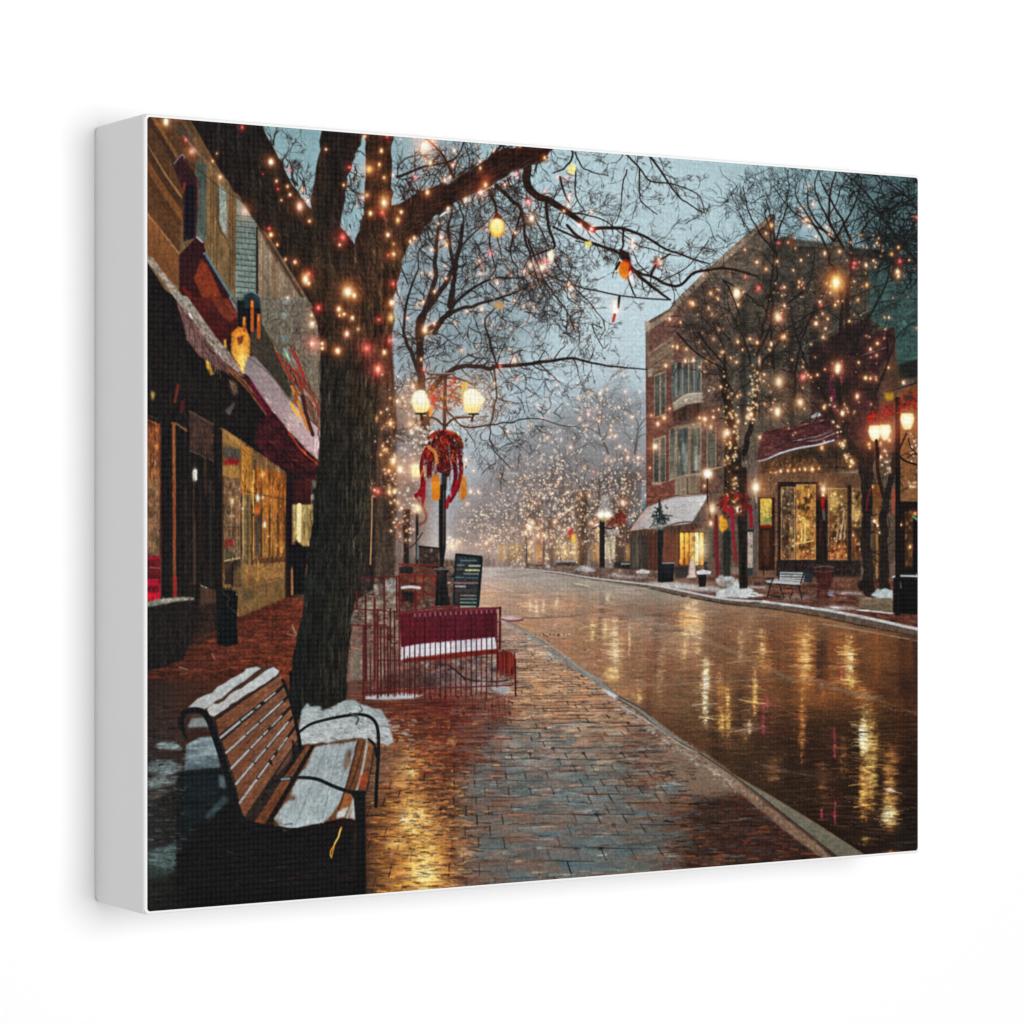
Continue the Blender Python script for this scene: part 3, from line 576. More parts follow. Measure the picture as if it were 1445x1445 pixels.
def streak(x, y0, y1, w, col, a, n=None, jit=1.):
    """a broken column of reflected light"""
    n = n or int((y1 - y0) * 1.1)
    for i in range(n):
        t = rng.beta(1.6, 1.6); y = y0 + (y1 - y0) * t; h = math.sin(math.pi * min(max(t, .06), .94))
        xx = x + rng.normal(0, w * .35) * jit; L = w * rng.uniform(.25, .9) * (.4 + .6 * h)
        glow(xx, y, max(L * .6, 1), col, a * rng.uniform(.25, .8), rng.uniform(.9, 2.6))
    glow(x, (y0 + y1) / 2, w * .9, col, a * .45, (y1 - y0) / 2.4)
GOLD = (250, 150, 56); DG = (206, 104, 40)
for s in ((748,845,866,3,(255,190,130),.45),(757,845,868,3,(255,200,150),.55),(766,845,866,3,(255,180,130),.5),(785,842,862,4,(255,180,120),.35),(857,838,850,4,(255,190,130),.3),
          (836,872,905,5,GOLD,.55),(853,872,905,4,GOLD,.5),(868,868,960,9,(255,190,110),.55),(888,880,925,3,(255,180,110),.3),(862,940,962,10,GOLD,.55),(758,862,872,6,(255,170,110),.35),
          (975,842,905,12,(255,160,80),.5),(966,870,935,5,GOLD,.4),(985,870,925,8,(255,170,90),.35),(996,925,985,7,(255,210,130),.9),(995,950,1028,5,(255,228,160),1.),(902,972,992,4,GOLD,.7),
          (1027,962,1040,5,GOLD,.75),(1018,1000,1040,7,GOLD,.7),(1065,945,1016,4,GOLD,.8),(1057,1015,1036,4,WARM,.7),(1015,940,1030,9,DG,.4),
          (1075,885,935,7,(240,160,90),.45),(1075,905,925,5,GOLD,.4),(1137,870,975,12,(230,140,70),.5),(1132,960,1080,6,DG,.45),(1130,1035,1050,5,GOLD,.4),(1198,888,975,9,(240,150,70),.55),(1200,915,950,5,(255,190,110),.7),
          (1200,950,975,6,GOLD,.5),(1217,965,995,14,DG,.45),(1220,995,1075,8,(255,210,120),1.),(1216,1020,1065,4,(255,235,160),1.),(1230,1000,1150,11,(250,170,70),.6),(1218,1070,1165,8,GOLD,.7),
          (1254,1085,1180,16,(230,140,60),.55),(1252,1134,1168,12,(255,220,130),.95),(1256,1110,1120,8,WARM,.6),(1222,1180,1196,6,(200,160,60),.5),(1258,1199,1210,18,DG,.5),(1255,1040,1100,18,(190,110,50),.35),
          (1190,1030,1100,8,(150,90,40),.35),(1160,1060,1150,14,(140,80,40),.25),(1090,1060,1110,16,(150,90,45),.25),(1050,1000,1060,10,(140,90,50),.3),(930,880,1000,10,(220,150,100),.2),(1045,880,940,8,(190,130,90),.25)):
    streak(s[0], s[1], s[2], s[3], s[4], min(1, s[5] * (1.3 if s[2] < 985 else 1.05)))
for x, y0, y1, w in ((1077,990,1038,3),(1082,980,1000,3),(1178,1045,1072,3.5),(1177,1022,1050,3),(1159,1138,1156,3),(1178,1125,1165,2.5),(1187,940,960,3),(783,876,886,3)):
    streak(x, y0, y1, w, (200,30,84), .45)
for x, y0, y1, w, a in ((925,885,950,6,.4),(1158,905,960,9,.5),(1010,980,1080,9,.45),(1045,950,1030,7,.4),(1110,960,1030,9,.25),(1240,1060,1200,9,.55),(1145,1000,1100,12,.3),(910,980,1010,10,.35),(846,870,905,4,.5),(1280,950,1200,14,.4),(1215,900,960,6,.3)):
    fill('P', [(x-w/2,y0),(x+w/2,y0),(x+w/2,y1),(x-w/2,y1)], (34,24,18), a, w*.5, '')
dk = np.clip((GX - 960) / 160, 0, 1) * np.clip((GY - 985) / 90, 0, 1); Lr = img.max(2)
dkm = dk * np.clip((.55 - Lr) / .2, 0, 1) * .34 * full; img[:] = img * (1 - dkm[..., None])
# tyre lines, ripples, cracks, slush
for pts, w, c, a in (([(690,905),(740,872),(760,868),(900,872)],2,(140,122,112),.5),([(740,872),(800,870),(860,862)],1.6,(90,72,62),.5),([(742,830),(820,845),(900,872),(1000,905),(1120,960)],5,(150,136,126),.25),
        ([(1000,962),(1080,958),(1100,957)],2,(140,130,120),.4),([(850,968),(930,966),(1020,960)],1.8,(150,136,120),.45),([(1000,916),(1075,945),(1150,965),(1230,985),(1300,1010)],2,(130,104,84),.4),
        ([(1150,960),(1190,975),(1240,985)],7,(120,110,104),.3),([(1060,1008),(1110,1005),(1160,1006)],1.4,(30,20,16),.5),([(1080,1080),(1120,1090),(1180,1100)],3,(104,98,96),.3),
        ([(1040,915),(1120,935),(1200,938),(1290,960)],2,(60,40,28),.35),([(1160,880),(1220,890),(1300,905)],2,(170,164,160),.5),([(700,832),(800,868),(870,905)],2.4,(120,104,96),.3)):
    stroke('P', pts, w, c, a)
for i in range(900):
    t = rng.random() ** .7; y = 812 + t * 395; xl = np.interp(y, [800,874,932,996,1084,1161,1207], [700,712,806,903,1022,1152,1222]); xr = np.interp(y, [804,830,852,900], [742,914,1020,1302])
    if xr <= xl: continue
    x = rng.uniform(xl + 2, xr); s = .25 + (y - 800) / 300; c = ((34,22,16), (60,40,28), (190,150,110))[rng.integers(3)]
    stroke('P', [(x, y), (x + rng.uniform(3, 20) * s, y + rng.uniform(-1.2, 1.8) * s)], .9 * min(1.4, s + .4), c, rng.uniform(.08, .3), False)
dabs('P', ROAD, 6000, (8,40), (.6,1.8), .04, .09, (.25,.7), .02)
dabs('P', [(860,870),(1300,905),(1300,1200),(1230,1200),(880,980)], 3600, (1.5,5), (.6,1.5), .03, .3, (.2,.55), .03)
# bright speckle on the water, lower right
for i in range(2600):
    x = rng.uniform(960, 1300); y = rng.uniform(985, 1205)
    if y > np.interp(x, [947,1020,1086,1150,1221], [1033,1084,1122,1161,1207]) - 3: continue
    L = img[int(y - Y0), int(x - X0)].max(); c = (235, 170, 90) if rng.random() < L * .8 else (30, 20, 14)
    seg(x, y, .9, x + rng.uniform(.5, 2.2), y + rng.uniform(-.8, .8), .7, c, rng.uniform(.12, .42))

# ---- brick pavement on the left
WALK = [(198,905),(330,870),(400,845),(500,850),(640,866),(700,872),(708,874),(740,889),(804,932),(848,960),(872,981),(901,996.5),(947,1033),(1020,1084),(1086,1122),(1150,1161),(1221,1207),(1306,1300),(198,1300)]
walk = gridcol([200, 280, 360, 440, 500, 560, 620, 690, 760, 840, 900, 980, 1060, 1200], [850, 900, 950, 1000, 1050, 1100, 1150, 1200, 1290],
  [[(40,26,22),(48,26,20),(92,44,30),(90,42,30),(120,90,80),(130,100,90),(140,112,100),(146,120,108),(160,136,120),(160,136,120),(150,130,110),(150,120,100),(140,110,90),(120,90,70)],
   [(36,26,22),(46,28,22),(96,46,30),(84,40,28),(110,84,74),(120,90,80),(130,100,90),(138,112,98),(156,130,114),(158,132,112),(150,130,110),(150,120,100),(140,110,90),(120,90,70)],
   [(38,26,22),(60,34,26),(86,44,30),(70,38,28),(90,62,52),(104,70,60),(116,82,70),(128,100,86),(150,120,98),(154,124,100),(148,120,98),(140,110,90),(130,100,80),(120,90,70)],
   [(40,32,28),(58,36,28),(70,40,30),(66,44,36),(80,50,42),(104,54,36),(104,46,34),(118,82,68),(146,112,86),(146,114,92),(138,110,90),(130,104,84),(120,96,76),(110,80,60)],
   [(44,38,36),(50,34,30),(60,38,32),(70,50,42),(84,60,48),(120,74,42),(98,50,32),(108,96,88),(122,112,104),(136,114,96),(112,88,72),(128,106,88),(118,94,74),(100,70,54)],
   [(36,32,30),(34,26,24),(50,32,28),(60,44,36),(78,58,46),(118,76,46),(100,60,36),(100,90,84),(110,106,102),(114,108,100),(106,88,74),(122,102,86),(96,66,50),(90,56,40)],
   [(34,36,34),(26,22,22),(34,24,22),(40,30,26),(64,40,28),(116,76,42),(104,68,42),(100,88,80),(108,100,94),(106,102,96),(96,84,74),(70,50,38),(62,38,28),(90,66,50)],
   [(34,36,34),(22,20,20),(28,22,20),(32,24,22),(56,36,26),(140,92,46),(112,70,40),(98,82,70),(100,92,84),(92,94,88),(86,84,76),(60,44,34),(52,32,26),(60,44,34)],
   [(24,24,22),(18,16,16),(20,16,16),(24,18,18),(44,30,22),(150,100,48),(120,76,42),(90,74,60),(84,80,72),(80,84,78),(72,70,62),(44,32,26),(30,20,18),(40,30,24)]], 1.12, 3)
fill('P', WALK, walk, 1, .5, 'h.16 m.10 f.06')
# broad patches of wet (blue grey sky) and red brick, lying along the courses
def patch(x, y, L, h, c, a): 
    n = 10; pts = []
    for i in range(n): 
        an = 2 * math.pi * i / n; rr = rng.uniform(.7, 1.15); pts.append((x + L * .5 * math.cos(an) * rr, y + h * .5 * math.sin(an) * rr))
    fill('P', pts, c, a, min(1.6, h * .3), 'f.1')
def walk_ok(x, y):
    if y < 850: return False
    xr = np.interp(y, [874,932,996,1084,1161,1207,1300], [700,800,893,1005,1130,1182,1182])
    return x < xr
for i in range(1500):
    x = rng.uniform(500, 1180); y = 880 + 400 * rng.random() ** .8
    if not walk_ok(x, y): continue
    s = (y - 800) / 300; d = img[min(int(y - Y0), PH - 1), int(x - X0)] * 255
    r = rng.random()
    if x > 640 + (y < 1040) * 60 + max(0, 1150 - y) * .2:
        c = d * .5 + np.array([(96,108,108),(128,96,82),(140,104,80),(80,66,58),(92,112,114)][rng.integers(5)]) * .5
    else: c = d * rng.uniform(.6, 1.45) * np.array((1.05, .98, .92))
    patch(x, y, rng.uniform(10, 46) * s, rng.uniform(1.6, 5) * s, tuple(np.clip(c, 0, 255)), rng.uniform(.2, .55))
dabs('P', [(500,900),(740,900),(860,975),(1010,1080),(1180,1210),(1180,1250),(500,1290)], 9000, (4,24), (.8,3), -.02, .2, (.3,.8), .018)
for i in range(520):
    x, y = rng.normal(800, 110), rng.uniform(1015, 1260)
    if not walk_ok(x + 30, y) or x < 665: continue
    s_ = (y - 800) / 300; patch(x, y, rng.uniform(14, 52) * s_, rng.uniform(2, 6) * s_, ((84,104,110),(96,116,120),(72,88,92),(104,118,120))[rng.integers(4)], rng.uniform(.25, .6))
for i in range(260):
    x, y = rng.normal(800, 50), rng.normal(968, 26)
    if not walk_ok(x + 20, y) or x < 720: continue
    patch(x, y, rng.uniform(6, 24), rng.uniform(1, 3), ((224,150,100),(206,140,100),(150,110,84),(240,170,110))[rng.integers(4)], rng.uniform(.25, .6))
# the courses: brick joints in perspective (vanishing point near 655, 788)
VX, VY = 655., 786.
yy = []; z = 1.0
rows_ = [VY + 560 / (1 + k * .06) for k in range(0, 160)]
for k, y in enumerate(rows_):
    if y < 880 or y > 1296: continue
    h = y - VY; amp = h * .002; a = .95 * min(1, (h - 50) / 170)
    xr = float(np.interp(y, [874,932,996,1084,1161,1207,1300], [700,800,893,1005,1130,1182,1182]))
    x = 505; ph = rng.uniform(0, 6)
    while x < xr - 4:
        L = rng.uniform(6, 26) * h / 160; x2 = min(x + L, xr)
        yo = (x - 700) * -.012 + math.sin(x * .02 + ph) * amp * 2
        if rng.random() < .85: stroke('P', [(x, y + yo), ((x+x2)/2, y + yo + rng.normal(0, amp)), (x2, y + yo + rng.normal(0, amp))], .6 + h * .0016, ((44,28,24),(58,36,28),(30,24,24))[rng.integers(3)], a * rng.uniform(.35, 1), False)
        x = x2 + rng.uniform(0, 2)
    hb = abs(rows_[k - 1] - y) if k else 16
    bw = h * .094; off = (k % 2) * .5; j0 = int((500 - VX) / bw) - 1
    for j in range(j0, int((xr - VX) / bw) + 1):
        xx = VX + (j + off) * bw + rng.normal(0, bw * .04)
        if xx < 520 or xx > xr - 3 or rng.random() < (.6 if y < 1080 else .3): continue
        f = (xx - VX) / h; yo = (xx - 700) * -.012
        stroke('P', [(xx, y + yo + .5), (xx + f * hb * .85, y + yo + hb * .9)], .7 + h * .0022, (34,26,24), a * rng.uniform(.4, 1.1), False)
        if rng.random() < .12: patch(xx, y + yo + 1, h * .022, h * .011, (22,20,22), .85)
# tint whole bricks
for i in range(420):
    y = rng.uniform(1000, 1290); x = rng.uniform(640, 1050)
    if not walk_ok(x, y) : continue
    h = y - VY; w = h * .11; hb = h * .034; f = (x - VX) / h
    fill('P', [(x,y),(x+w,y-.5),(x+w+f*hb,y+hb),(x+f*hb,y+hb)], ((96,112,114),(134,94,76),(116,84,70),(84,96,96))[rng.integers(4)], rng.uniform(.08, .3), .6, 'f.1')
for i in range(1500):      # lit edges of wet bricks
    y = rng.uniform(885, 1270); x = rng.uniform(640, 1080)
    if not walk_ok(x, y) or y > 1130 and rng.random() < .6: continue
    h = (y - VY) / 360; c = ((226,142,88),(206,128,84),(150,172,178),(110,124,128),(70,44,36),(240,176,120))[rng.integers(6)]
    w_ = math.exp(-((x - 790) / 110) ** 2 - ((y - 960) / 75) ** 2)
    if c[0] > 200 and rng.random() > .25 + w_: continue
    seg(x, y, rng.uniform(.8, 2.2) * (.5 + h), x + rng.uniform(4, 22) * (.3 + h), y + rng.uniform(-.6, .6), .8, c, rng.uniform(.15, .55))
# warm fire-glow reflections
for s in ((598,1150,1285,30,(226,124,44),.45),(596,1205,1262,15,(250,164,64),.5),(585,1120,1180,26,(240,140,60),.35),(575,1050,1130,20,(220,120,50),.28),(637,1040,1052,6,(255,180,80),.6),(610,1042,1075,16,(200,90,40),.3),
          (580,1085,1096,6,(255,180,90),.6),(570,1152,1160,5,(255,220,150),.8),(560,1180,1200,14,(220,140,60),.3),(655,1195,1210,12,(220,120,60),.3),
          (1010,1210,1224,14,(220,120,50),.35),(990,1175,1185,18,(160,80,40),.3)):
    streak(*s, n=int((s[2]-s[1])*(1.2 + s[3]/8)), jit=1.6)
for i in range(2000):       # glitter of lit and unlit brick edges
    x = rng.normal(596, 34); y = rng.uniform(1010, 1280)
    if x < 520: continue
    c = ((255,190,90),(60,30,16),(40,24,18),(220,130,60),(120,110,104))[rng.integers(5)]; w = rng.uniform(2, 11) * (y - 860) / 300
    stroke('P', [(x, y), (x + w, y + rng.uniform(-1, 1))], rng.uniform(.8, 2.2), c, rng.uniform(.15, .6), False)
# red reflection of the fence
fill('N', [(190,150),(600,170),(1000,150),(1060,200),(1060,280),(940,400),(860,560),(700,600),(480,420),(240,200)], (82,38,30), .38, 6, 'h.5')
for i in range(60):
    x = rng.uniform(540, 1070); y = rng.uniform(110, 200); stroke('N', [(x,y),(x+rng.uniform(-6,6),y+rng.uniform(20,90))], 1.1, (84,22,22), .45)
for i in range(260):
    x = rng.uniform(250, 1000); y = rng.uniform(180, 620) ; stroke('N', [(x,y),(x+rng.uniform(20,110),y+rng.uniform(-6,6))], rng.uniform(.8,2.4), ((120,44,28),(58,22,20),(150,80,40),(80,32,26),(124,116,112))[rng.integers(5)], rng.uniform(.2,.6))
# smooth slab, dark corner bricks
fill('P', [(936,1066),(962,1060),(992,1060),(1022,1082),(1052,1112),(1040,1120),(1000,1124),(978,1120),(962,1100)], [(126,108,92),(122,100,82)], .95, 1.6, 'f.06 m.08')
fill('P', [(985,1128),(1048,1116),(1080,1140),(1186,1214),(1186,1232),(960,1240),(975,1180)], (56,34,26), .72, 7, 'f.3 h.5')
for i in range(520):
    x = rng.uniform(930, 1180); y = rng.uniform(1115, 1236)
    if y < 1120 + (x - 1045) * .69 or not walk_ok(x + 12, y): continue
    stroke('P', [(x,y),(x+rng.uniform(3,18),y+rng.uniform(-1.5,1.5))], rng.uniform(.8,2.6), ((120,50,28),(40,22,18),(28,18,18),(86,92,96),(150,80,40),(70,34,24))[rng.integers(6)], rng.uniform(.2,.7))
for i in range(170):
    x = rng.uniform(880, 975); y = rng.uniform(1030, 1115); stroke('P', [(x,y),(x+rng.uniform(3,16),y+rng.uniform(-1,1))], rng.uniform(.8,2.2), ((110,52,36),(62,40,34),(140,90,66),(50,34,30))[rng.integers(4)], rng.uniform(.15,.55))
# kerb
kin = [(708,876),(738,893),(800,938),(843,966),(872,986),(903,1006),(940,1036),(1000,1071),(1064,1116),(1110,1152),(1150,1184),(1186,1212),(1196,1220)]
kout = [(1236,1216),(1221,1207),(1150,1161),(1086,1122),(1020,1084),(947,1033),(901,996.5),(872,981),(848,960),(804,932),(740,889),(708,874)]
fill('P', kin + kout, [(140,134,128),(136,128,118),(110,106,92),(98,94,78)], 1, .5, 'f.1 m.1')
stroke('P', kout[::-1], (1., 1.8), (120,92,70), .7); stroke('P', [(872,986),(903,1006),(940,1036),(1000,1071),(1064,1116),(1150,1184),(1186,1212)], (1., 2.6), (62,52,42), .8)
fill('P', [(872,988),(903,1008),(940,1039),(1000,1074),(1062,1119),(1150,1187),(1178,1212),(1160,1212),(1100,1166),(1045,1120),(1000,1086),(955,1058),(920,1030),(890,1006)], (136,112,92), .75, 1.2, 'f.25 m.25')
for i in range(330):
    t = rng.random(); x = 862 + t * 175; y = np.interp(x, [862,900,947,1000,1037], [984,1010,1046,1080,1108]) + rng.normal(0, 3.2) + 5
    patch(x, y, rng.uniform(1.5, 7), rng.uniform(.8, 2.2), ((176,182,184),(150,150,148),(120,84,64),(190,190,188),(110,96,84))[rng.integers(5)], rng.uniform(.3, .75))
stroke('P', [(880,998),(920,1022),(960,1050),(985,1062)], (2.4,1.2), (170,178,180), .6)
fill('O', [(560,105),(600,120),(680,165),(650,180),(600,150)], (190,190,192), .9, .5); stroke('O', [(690,170),(830,245),(920,310)], 2, (60,56,52), .7)
stroke('K', [(0,1085),(150,1160),(330,1300),(470,1400),(560,1445)], (3, 5), (156,148,144), .55); fill('K', [(150,1230),(300,1300),(230,1320),(120,1280)], (150,144,140), .5, 2)
for i in range(90):
    x = rng.uniform(735, 850); y = rng.uniform(895, 985); patch(x, y, rng.uniform(2,8), rng.uniform(1,2), ((60,50,46),(226,170,110),(176,180,182),(240,200,140))[rng.integers(4)], .6)
for i in range(60): x, y = cv('K', [(rng.uniform(60,350), 1115+rng.normal(0,5))])[0]; patch(x, y, 2.5, 1.3, ((70,58,50),(230,190,140))[rng.integers(2)], .7)

# ---- left street side: shop front, awnings, upper walls
fill('P', [(198,150),(360,150),(372,185),(392,222),(412,262),(438,296),(460,330),(520,400),(520,760),(480,830),(400,850),(330,875),(198,912)], (30,25,23), 1, 0, 'f.3 m.25')
fill('A', [(20,0),(400,0),(700,560),(1250,1445),(250,1445),(20,1080)], [(98,72,46),(84,62,44),(120,92,62),(110,92,74)], 1, .6, 'f.15 v.12 m.12')
# timbers upper left
fill('A', [(20,20),(330,20),(420,330),(300,700),(270,1060),(20,730)], [(82,56,34),(72,52,36),(96,62,36),(86,56,34)], 1, .6, 'f.15 m.2')
for pts, w, c, a in (([(10,40),(180,260),(310,560)],7,(60,42,30),.9),([(60,20),(230,300),(330,480)],5,(122,84,46),.8),([(20,230),(150,440),(290,640)],3,(150,112,66),.8),([(20,260),(140,480),(280,700)],8,(70,46,30),.8),
        ([(25,380),(140,560),(290,780)],9,(120,76,40),.85),([(25,470),(140,650),(270,830)],5,(84,52,30),.8),([(22,560),(120,700),(260,900)],10,(92,60,34),.7),([(20,735),(130,870),(270,1050)],2.5,(160,116,68),.9),([(100,30),(300,170),(420,330)],9,(72,62,52),.8),([(230,20),(300,90),(390,240)],5,(112,96,76),.5)):
    stroke('A', pts, w, c, a, True, 'f.15')
fill('A', [(20,745),(270,1060),(262,1295),(20,1040)], [(128,82,46),(112,72,42)], 1, .6, 'f.08 m.1 v.06')
# grey column, pilasters, slot window, shingles
fill('A', [(395,370),(470,400),(470,960),(400,940),(380,800)], [(72,80,72),(84,90,82)], 1, .5, 'v.25 h.15'); stroke('A', [(476,400),(478,690)], 2, (150,160,150), .7)
fill('A', [(470,390),(560,480),(690,620),(680,1400),(600,1300),(470,1080)], [(122,96,62),(110,88,60),(132,104,70),(118,94,66)], 1, .5, 'v.22 f.1')
for x in (500, 520, 545, 640, 660): stroke('A', [(x, 480), (x, 1150 + (x-500))], 1.6, (78,60,40), .55)
fill('A', [(560,540),(615,590),(620,940),(590,880),(565,820)], [(122,134,128),(150,156,146)], .95, .8, 'f.25 m.2'); stroke('A', [(560,560),(560,840),(615,940)], 1.6, (70,56,40), .8)
fill('A', [(690,640),(835,820),(835,1400),(680,1385)], [(112,124,116),(124,136,128)], 1, .5, 'f.1 h.1')
for i in range(16):
    y = 770 + i * 40; stroke('A', [(688, y), (834, y + 14)], 1.5, (52,60,58), .8, False)
    for j in range(3): x = 700 + ((j * 50 + (i % 2) * 25) % 140); stroke('A', [(x, y), (x, y + 40)], .9, (70,78,74), .5, False)
stroke('A', [(838,860),(838,1400)], 3, (34,32,30), .9)
fill('A', [(845,870),(1000,1150),(1210,1445),(850,1445)], [(142,124,104),(128,110,92)], 1, .6, 'v.22 f.15')
for x in (880, 920, 955, 990): stroke('A', [(x, 950 + (x-880)*1.4), (x, 1445)], 1.8, ((150,96,60),(96,80,66))[x % 40 == 0], .5)
stroke('A', [(860,860),(1000,1090),(1210,1440)], 4, (60,52,46), .8)
stroke('A', [(280,330),(560,560),(700,650)], 1.2, (40,34,30), .6); stroke('A', [(300,190),(420,330),(700,610),(850,800)], 2.4, (120,108,88), .55)
# dark red bracket
fill('A', [(225,400),(290,320),(330,380),(400,500),(405,700),(395,930),(300,960),(300,600)], (52,26,32), .95, .8, 'f.25 m.2'); fill('A', [(318,560),(385,540),(380,930),(310,960)], (24,22,30), 1, .6, 'v.3')
stroke('A', [(235,395),(290,330),(310,350)], 2, (130,134,138), .7); stroke('A', [(410,500),(405,700)], 2, (120,50,46), .7); stroke('A', [(310,540),(300,600)], 4, (150,66,34), .6)
fill('A', [(395,930),(445,960),(470,1060),(700,1445),(300,1445),(270,1290),(270,1060)], [(52,24,30),(60,22,22)], 1, .6, 'f.2 m.2')
fill('A', [(430,1090),(480,1130),(620,1445),(470,1445),(380,1230)], [(118,50,28),(132,58,32)], 1, 1, 'f.15 v.15'); stroke('A', [(300,1300),(420,1445)], 5, (120,34,26), .7)
stroke('A', [(400,930),(440,965)], 2.5, (176,170,164), .9); stroke('A', [(458,1050),(560,1220),(690,1430)], 5.2, (98,114,120), .95); stroke('A', [(452,1060),(556,1232),(684,1440)], 1.6, (30,26,28), .9)
# the whole lower front starts dark
fill('E', [(20,-150),(250,0),(500,400),(780,700),(1280,1250),(1240,1445),(1240,2200),(600,2300),(20,2480)], [(27,22,22),(30,24,22)], 1, .6, 'f.4 v.25')
# cornice
fill('E', [(310,0),(660,0),(712,130),(690,235),(600,340),(560,330)], [(80,30,26),(70,26,24)], 1, .8, 'f.2 m.2'); fill('E', [(500,0),(650,15),(705,130),(640,180),(580,130)], (116,52,34), .9, 1.2, 'f.2 v.2'); stroke('E', [(640,0),(712,125)], 3, (110,120,124), .9)
fill('E', [(690,20),(870,10),(890,200),(760,240),(700,180)], (22,24,26), 1, 1, 'f.3')
fill('A', [(740,1340),(800,1325),(865,1365),(860,1445),(745,1445)], (44,58,62), .95, 1, 'm.3'); stroke('A', [(745,1345),(800,1328),(860,1362)], 2, (130,150,156), .6)
fill('E', [(860,0),(1100,0),(1200,0),(1300,250),(1300,960),(1080,740),(870,200)], [(120,112,98),(104,96,84),(96,88,76),(120,104,86)], 1, .8, 'v.22 f.2')
fill('E', [(870,190),(960,320),(1100,640),(1075,740),(800,420),(790,260)], (66,58,48), .97, 1, 'f.15 v.1'); stroke('E', [(900,230),(1000,420),(1085,620)], 2.2, (130,110,78), .6)
for x, y, c in ((1060,20,(150,170,175)),(1040,120,(140,160,160)),(1040,300,(130,160,165)),(1050,400,(140,170,176)),(1240,200,(210,190,160))): rect('E', x-22, y-26, x+20, y+26, c, .6, 1.6)
for i in range(46):
    x, y = rng.uniform(880, 1280), rng.uniform(0, 560); an = rng.uniform(0, 6.3); stroke('E', [(x,y),(x+50*math.cos(an),y+50*math.sin(an))], 1.1, (52,40,36), .5)
dabs('E', [(980,390),(1120,380),(1300,820),(1300,960),(1080,660)], 300, (4,14), (.8,2.4), 1.1, .5, (.4,.9), .12)
for i in range(34):
    t = rng.random(); x = 1000 + t * 290; y = 400 + t * 420 + rng.normal(0, 40); stroke('E', [(x,y),(x+rng.uniform(20,60),y+rng.uniform(60,130))], rng.uniform(1,2.2), ((160,66,50),(110,40,34),(80,50,44),(176,84,60))[rng.integers(4)], .6)
# lantern, candles
fill('E', [(650,260),(700,210),(760,230),(790,300),(785,420),(770,545),(735,560),(690,480),(650,400)], [(196,112,34),(240,170,70)], 1, .7, 'f.15 m.3'); fill('E', [(690,290),(740,275),(735,330),(700,350)], (70,30,20), .8, .8); glow(*cv('E', [(735,460)])[0], 7, (255,210,110), .6, 14)
fill('E', [(595,310),(612,300),(618,370),(600,375)], (230,160,70), .9, .6)
for x, y0, y1 in ((803,30,240),(850,130,290),(745,150,240)): stroke('E', [(x, y0), (x, y1)], 5, (176,88,34), .95); stroke('E', [(x, y0), (x-3, y0+40)], 2.4, (230,140,60), .8)
glow(*cv('E', [(720,400)])[0], 18, (230,120,40), .3)
# awning 1 with snow edge and fringe
fill('E', [(250,30),(330,60),(560,420),(760,570),(700,590),(560,520),(420,430),(340,330),(290,160)], [(116,86,82),(120,84,78),(96,60,54),(104,72,62)], .95, .8, 'v.3 f.15')
for i in range(60):
    t = rng.random(); x = 300 + t * 270; y = 200 + t * 320; stroke('E', [(x,y-40),(x+rng.uniform(-4,8),y+rng.uniform(20,75))], 1.6, tuple(np.array((120,92,86))*rng.uniform(.6,1.2)), .7)
fill('A', [(25,1040),(90,1090),(180,1220),(370,1445),(290,1445),(140,1230),(25,1095)], [(146,128,110),(150,138,128)], 1, .6, 'f.3 m.2')
fill('E', [(240,-20),(330,-10),(420,120),(540,290),(640,400),(700,500),(740,560),(650,520),(560,440),(420,240),(290,70)], [(146,136,124),(142,120,112)], 1, .6, 'f.28 m.2')
for pts, c in (([(620,520),(760,660),(920,870)],(132,78,44)),([(650,520),(780,650),(900,800)],(176,110,60)),([(600,480),(700,560),(800,700)],(84,60,50))): stroke('E', pts, 3, c, .85)
fill('E', [(460,450),(490,470),(525,560),(500,570),(470,510)], (206,150,60), .85, .8, 'm.4'); fill('E', [(640,600),(690,620),(700,690),(670,720),(640,660)], (110,84,64), .8, 1)
fill('E', [(605,830),(660,770),(680,765),(640,860)], (96,88,80), .8, 1)
# awning 2: snowy roof, crimson underside
fill('E', [(760,560),(830,610),(960,790),(1110,1000),(1300,1200),(1280,1310),(1200,1330),(1060,1260),(900,1170),(820,1050),(850,900),(920,850)], [(66,26,32),(58,22,27)], 1, .8, 'f.3 h.35 m.3')
fill('E', [(750,580),(810,620),(960,820),(930,870),(850,760)], (96,24,50), .9, 1, 'f.2')
for i in range(80):
    t = rng.random(); x = 880 + t*380; y = 960 + t*290 + rng.uniform(-20,60); stroke('E', [(x,y),(x+40,y+rng.uniform(0,22))], 1.2, ((120,50,40),(60,18,22))[i%2], .5)
stroke('E', [(1060,960),(1160,1110),(1285,1225),(1270,1300)], 2.2, (190,76,38), .85); fill('E', [(1190,1320),(1275,1330),(1265,1390),(1230,1400)], (130,124,110), .7, 1)
fill('E', [(770,430),(820,430),(940,560),(1070,730),(1180,850),(1300,965),(1298,1195),(1200,1110),(1060,960),(900,760),(780,580),(740,540)], [(132,118,118),(160,140,140),(150,126,130),(198,160,160)], 1, .6, 'f.05 m.07')
glow(*cv('E', [(1130,860)])[0], 16, (255,200,130), .3); stroke('E', [(780,440),(940,570),(1070,745)], 1.6, (90,80,70), .7)
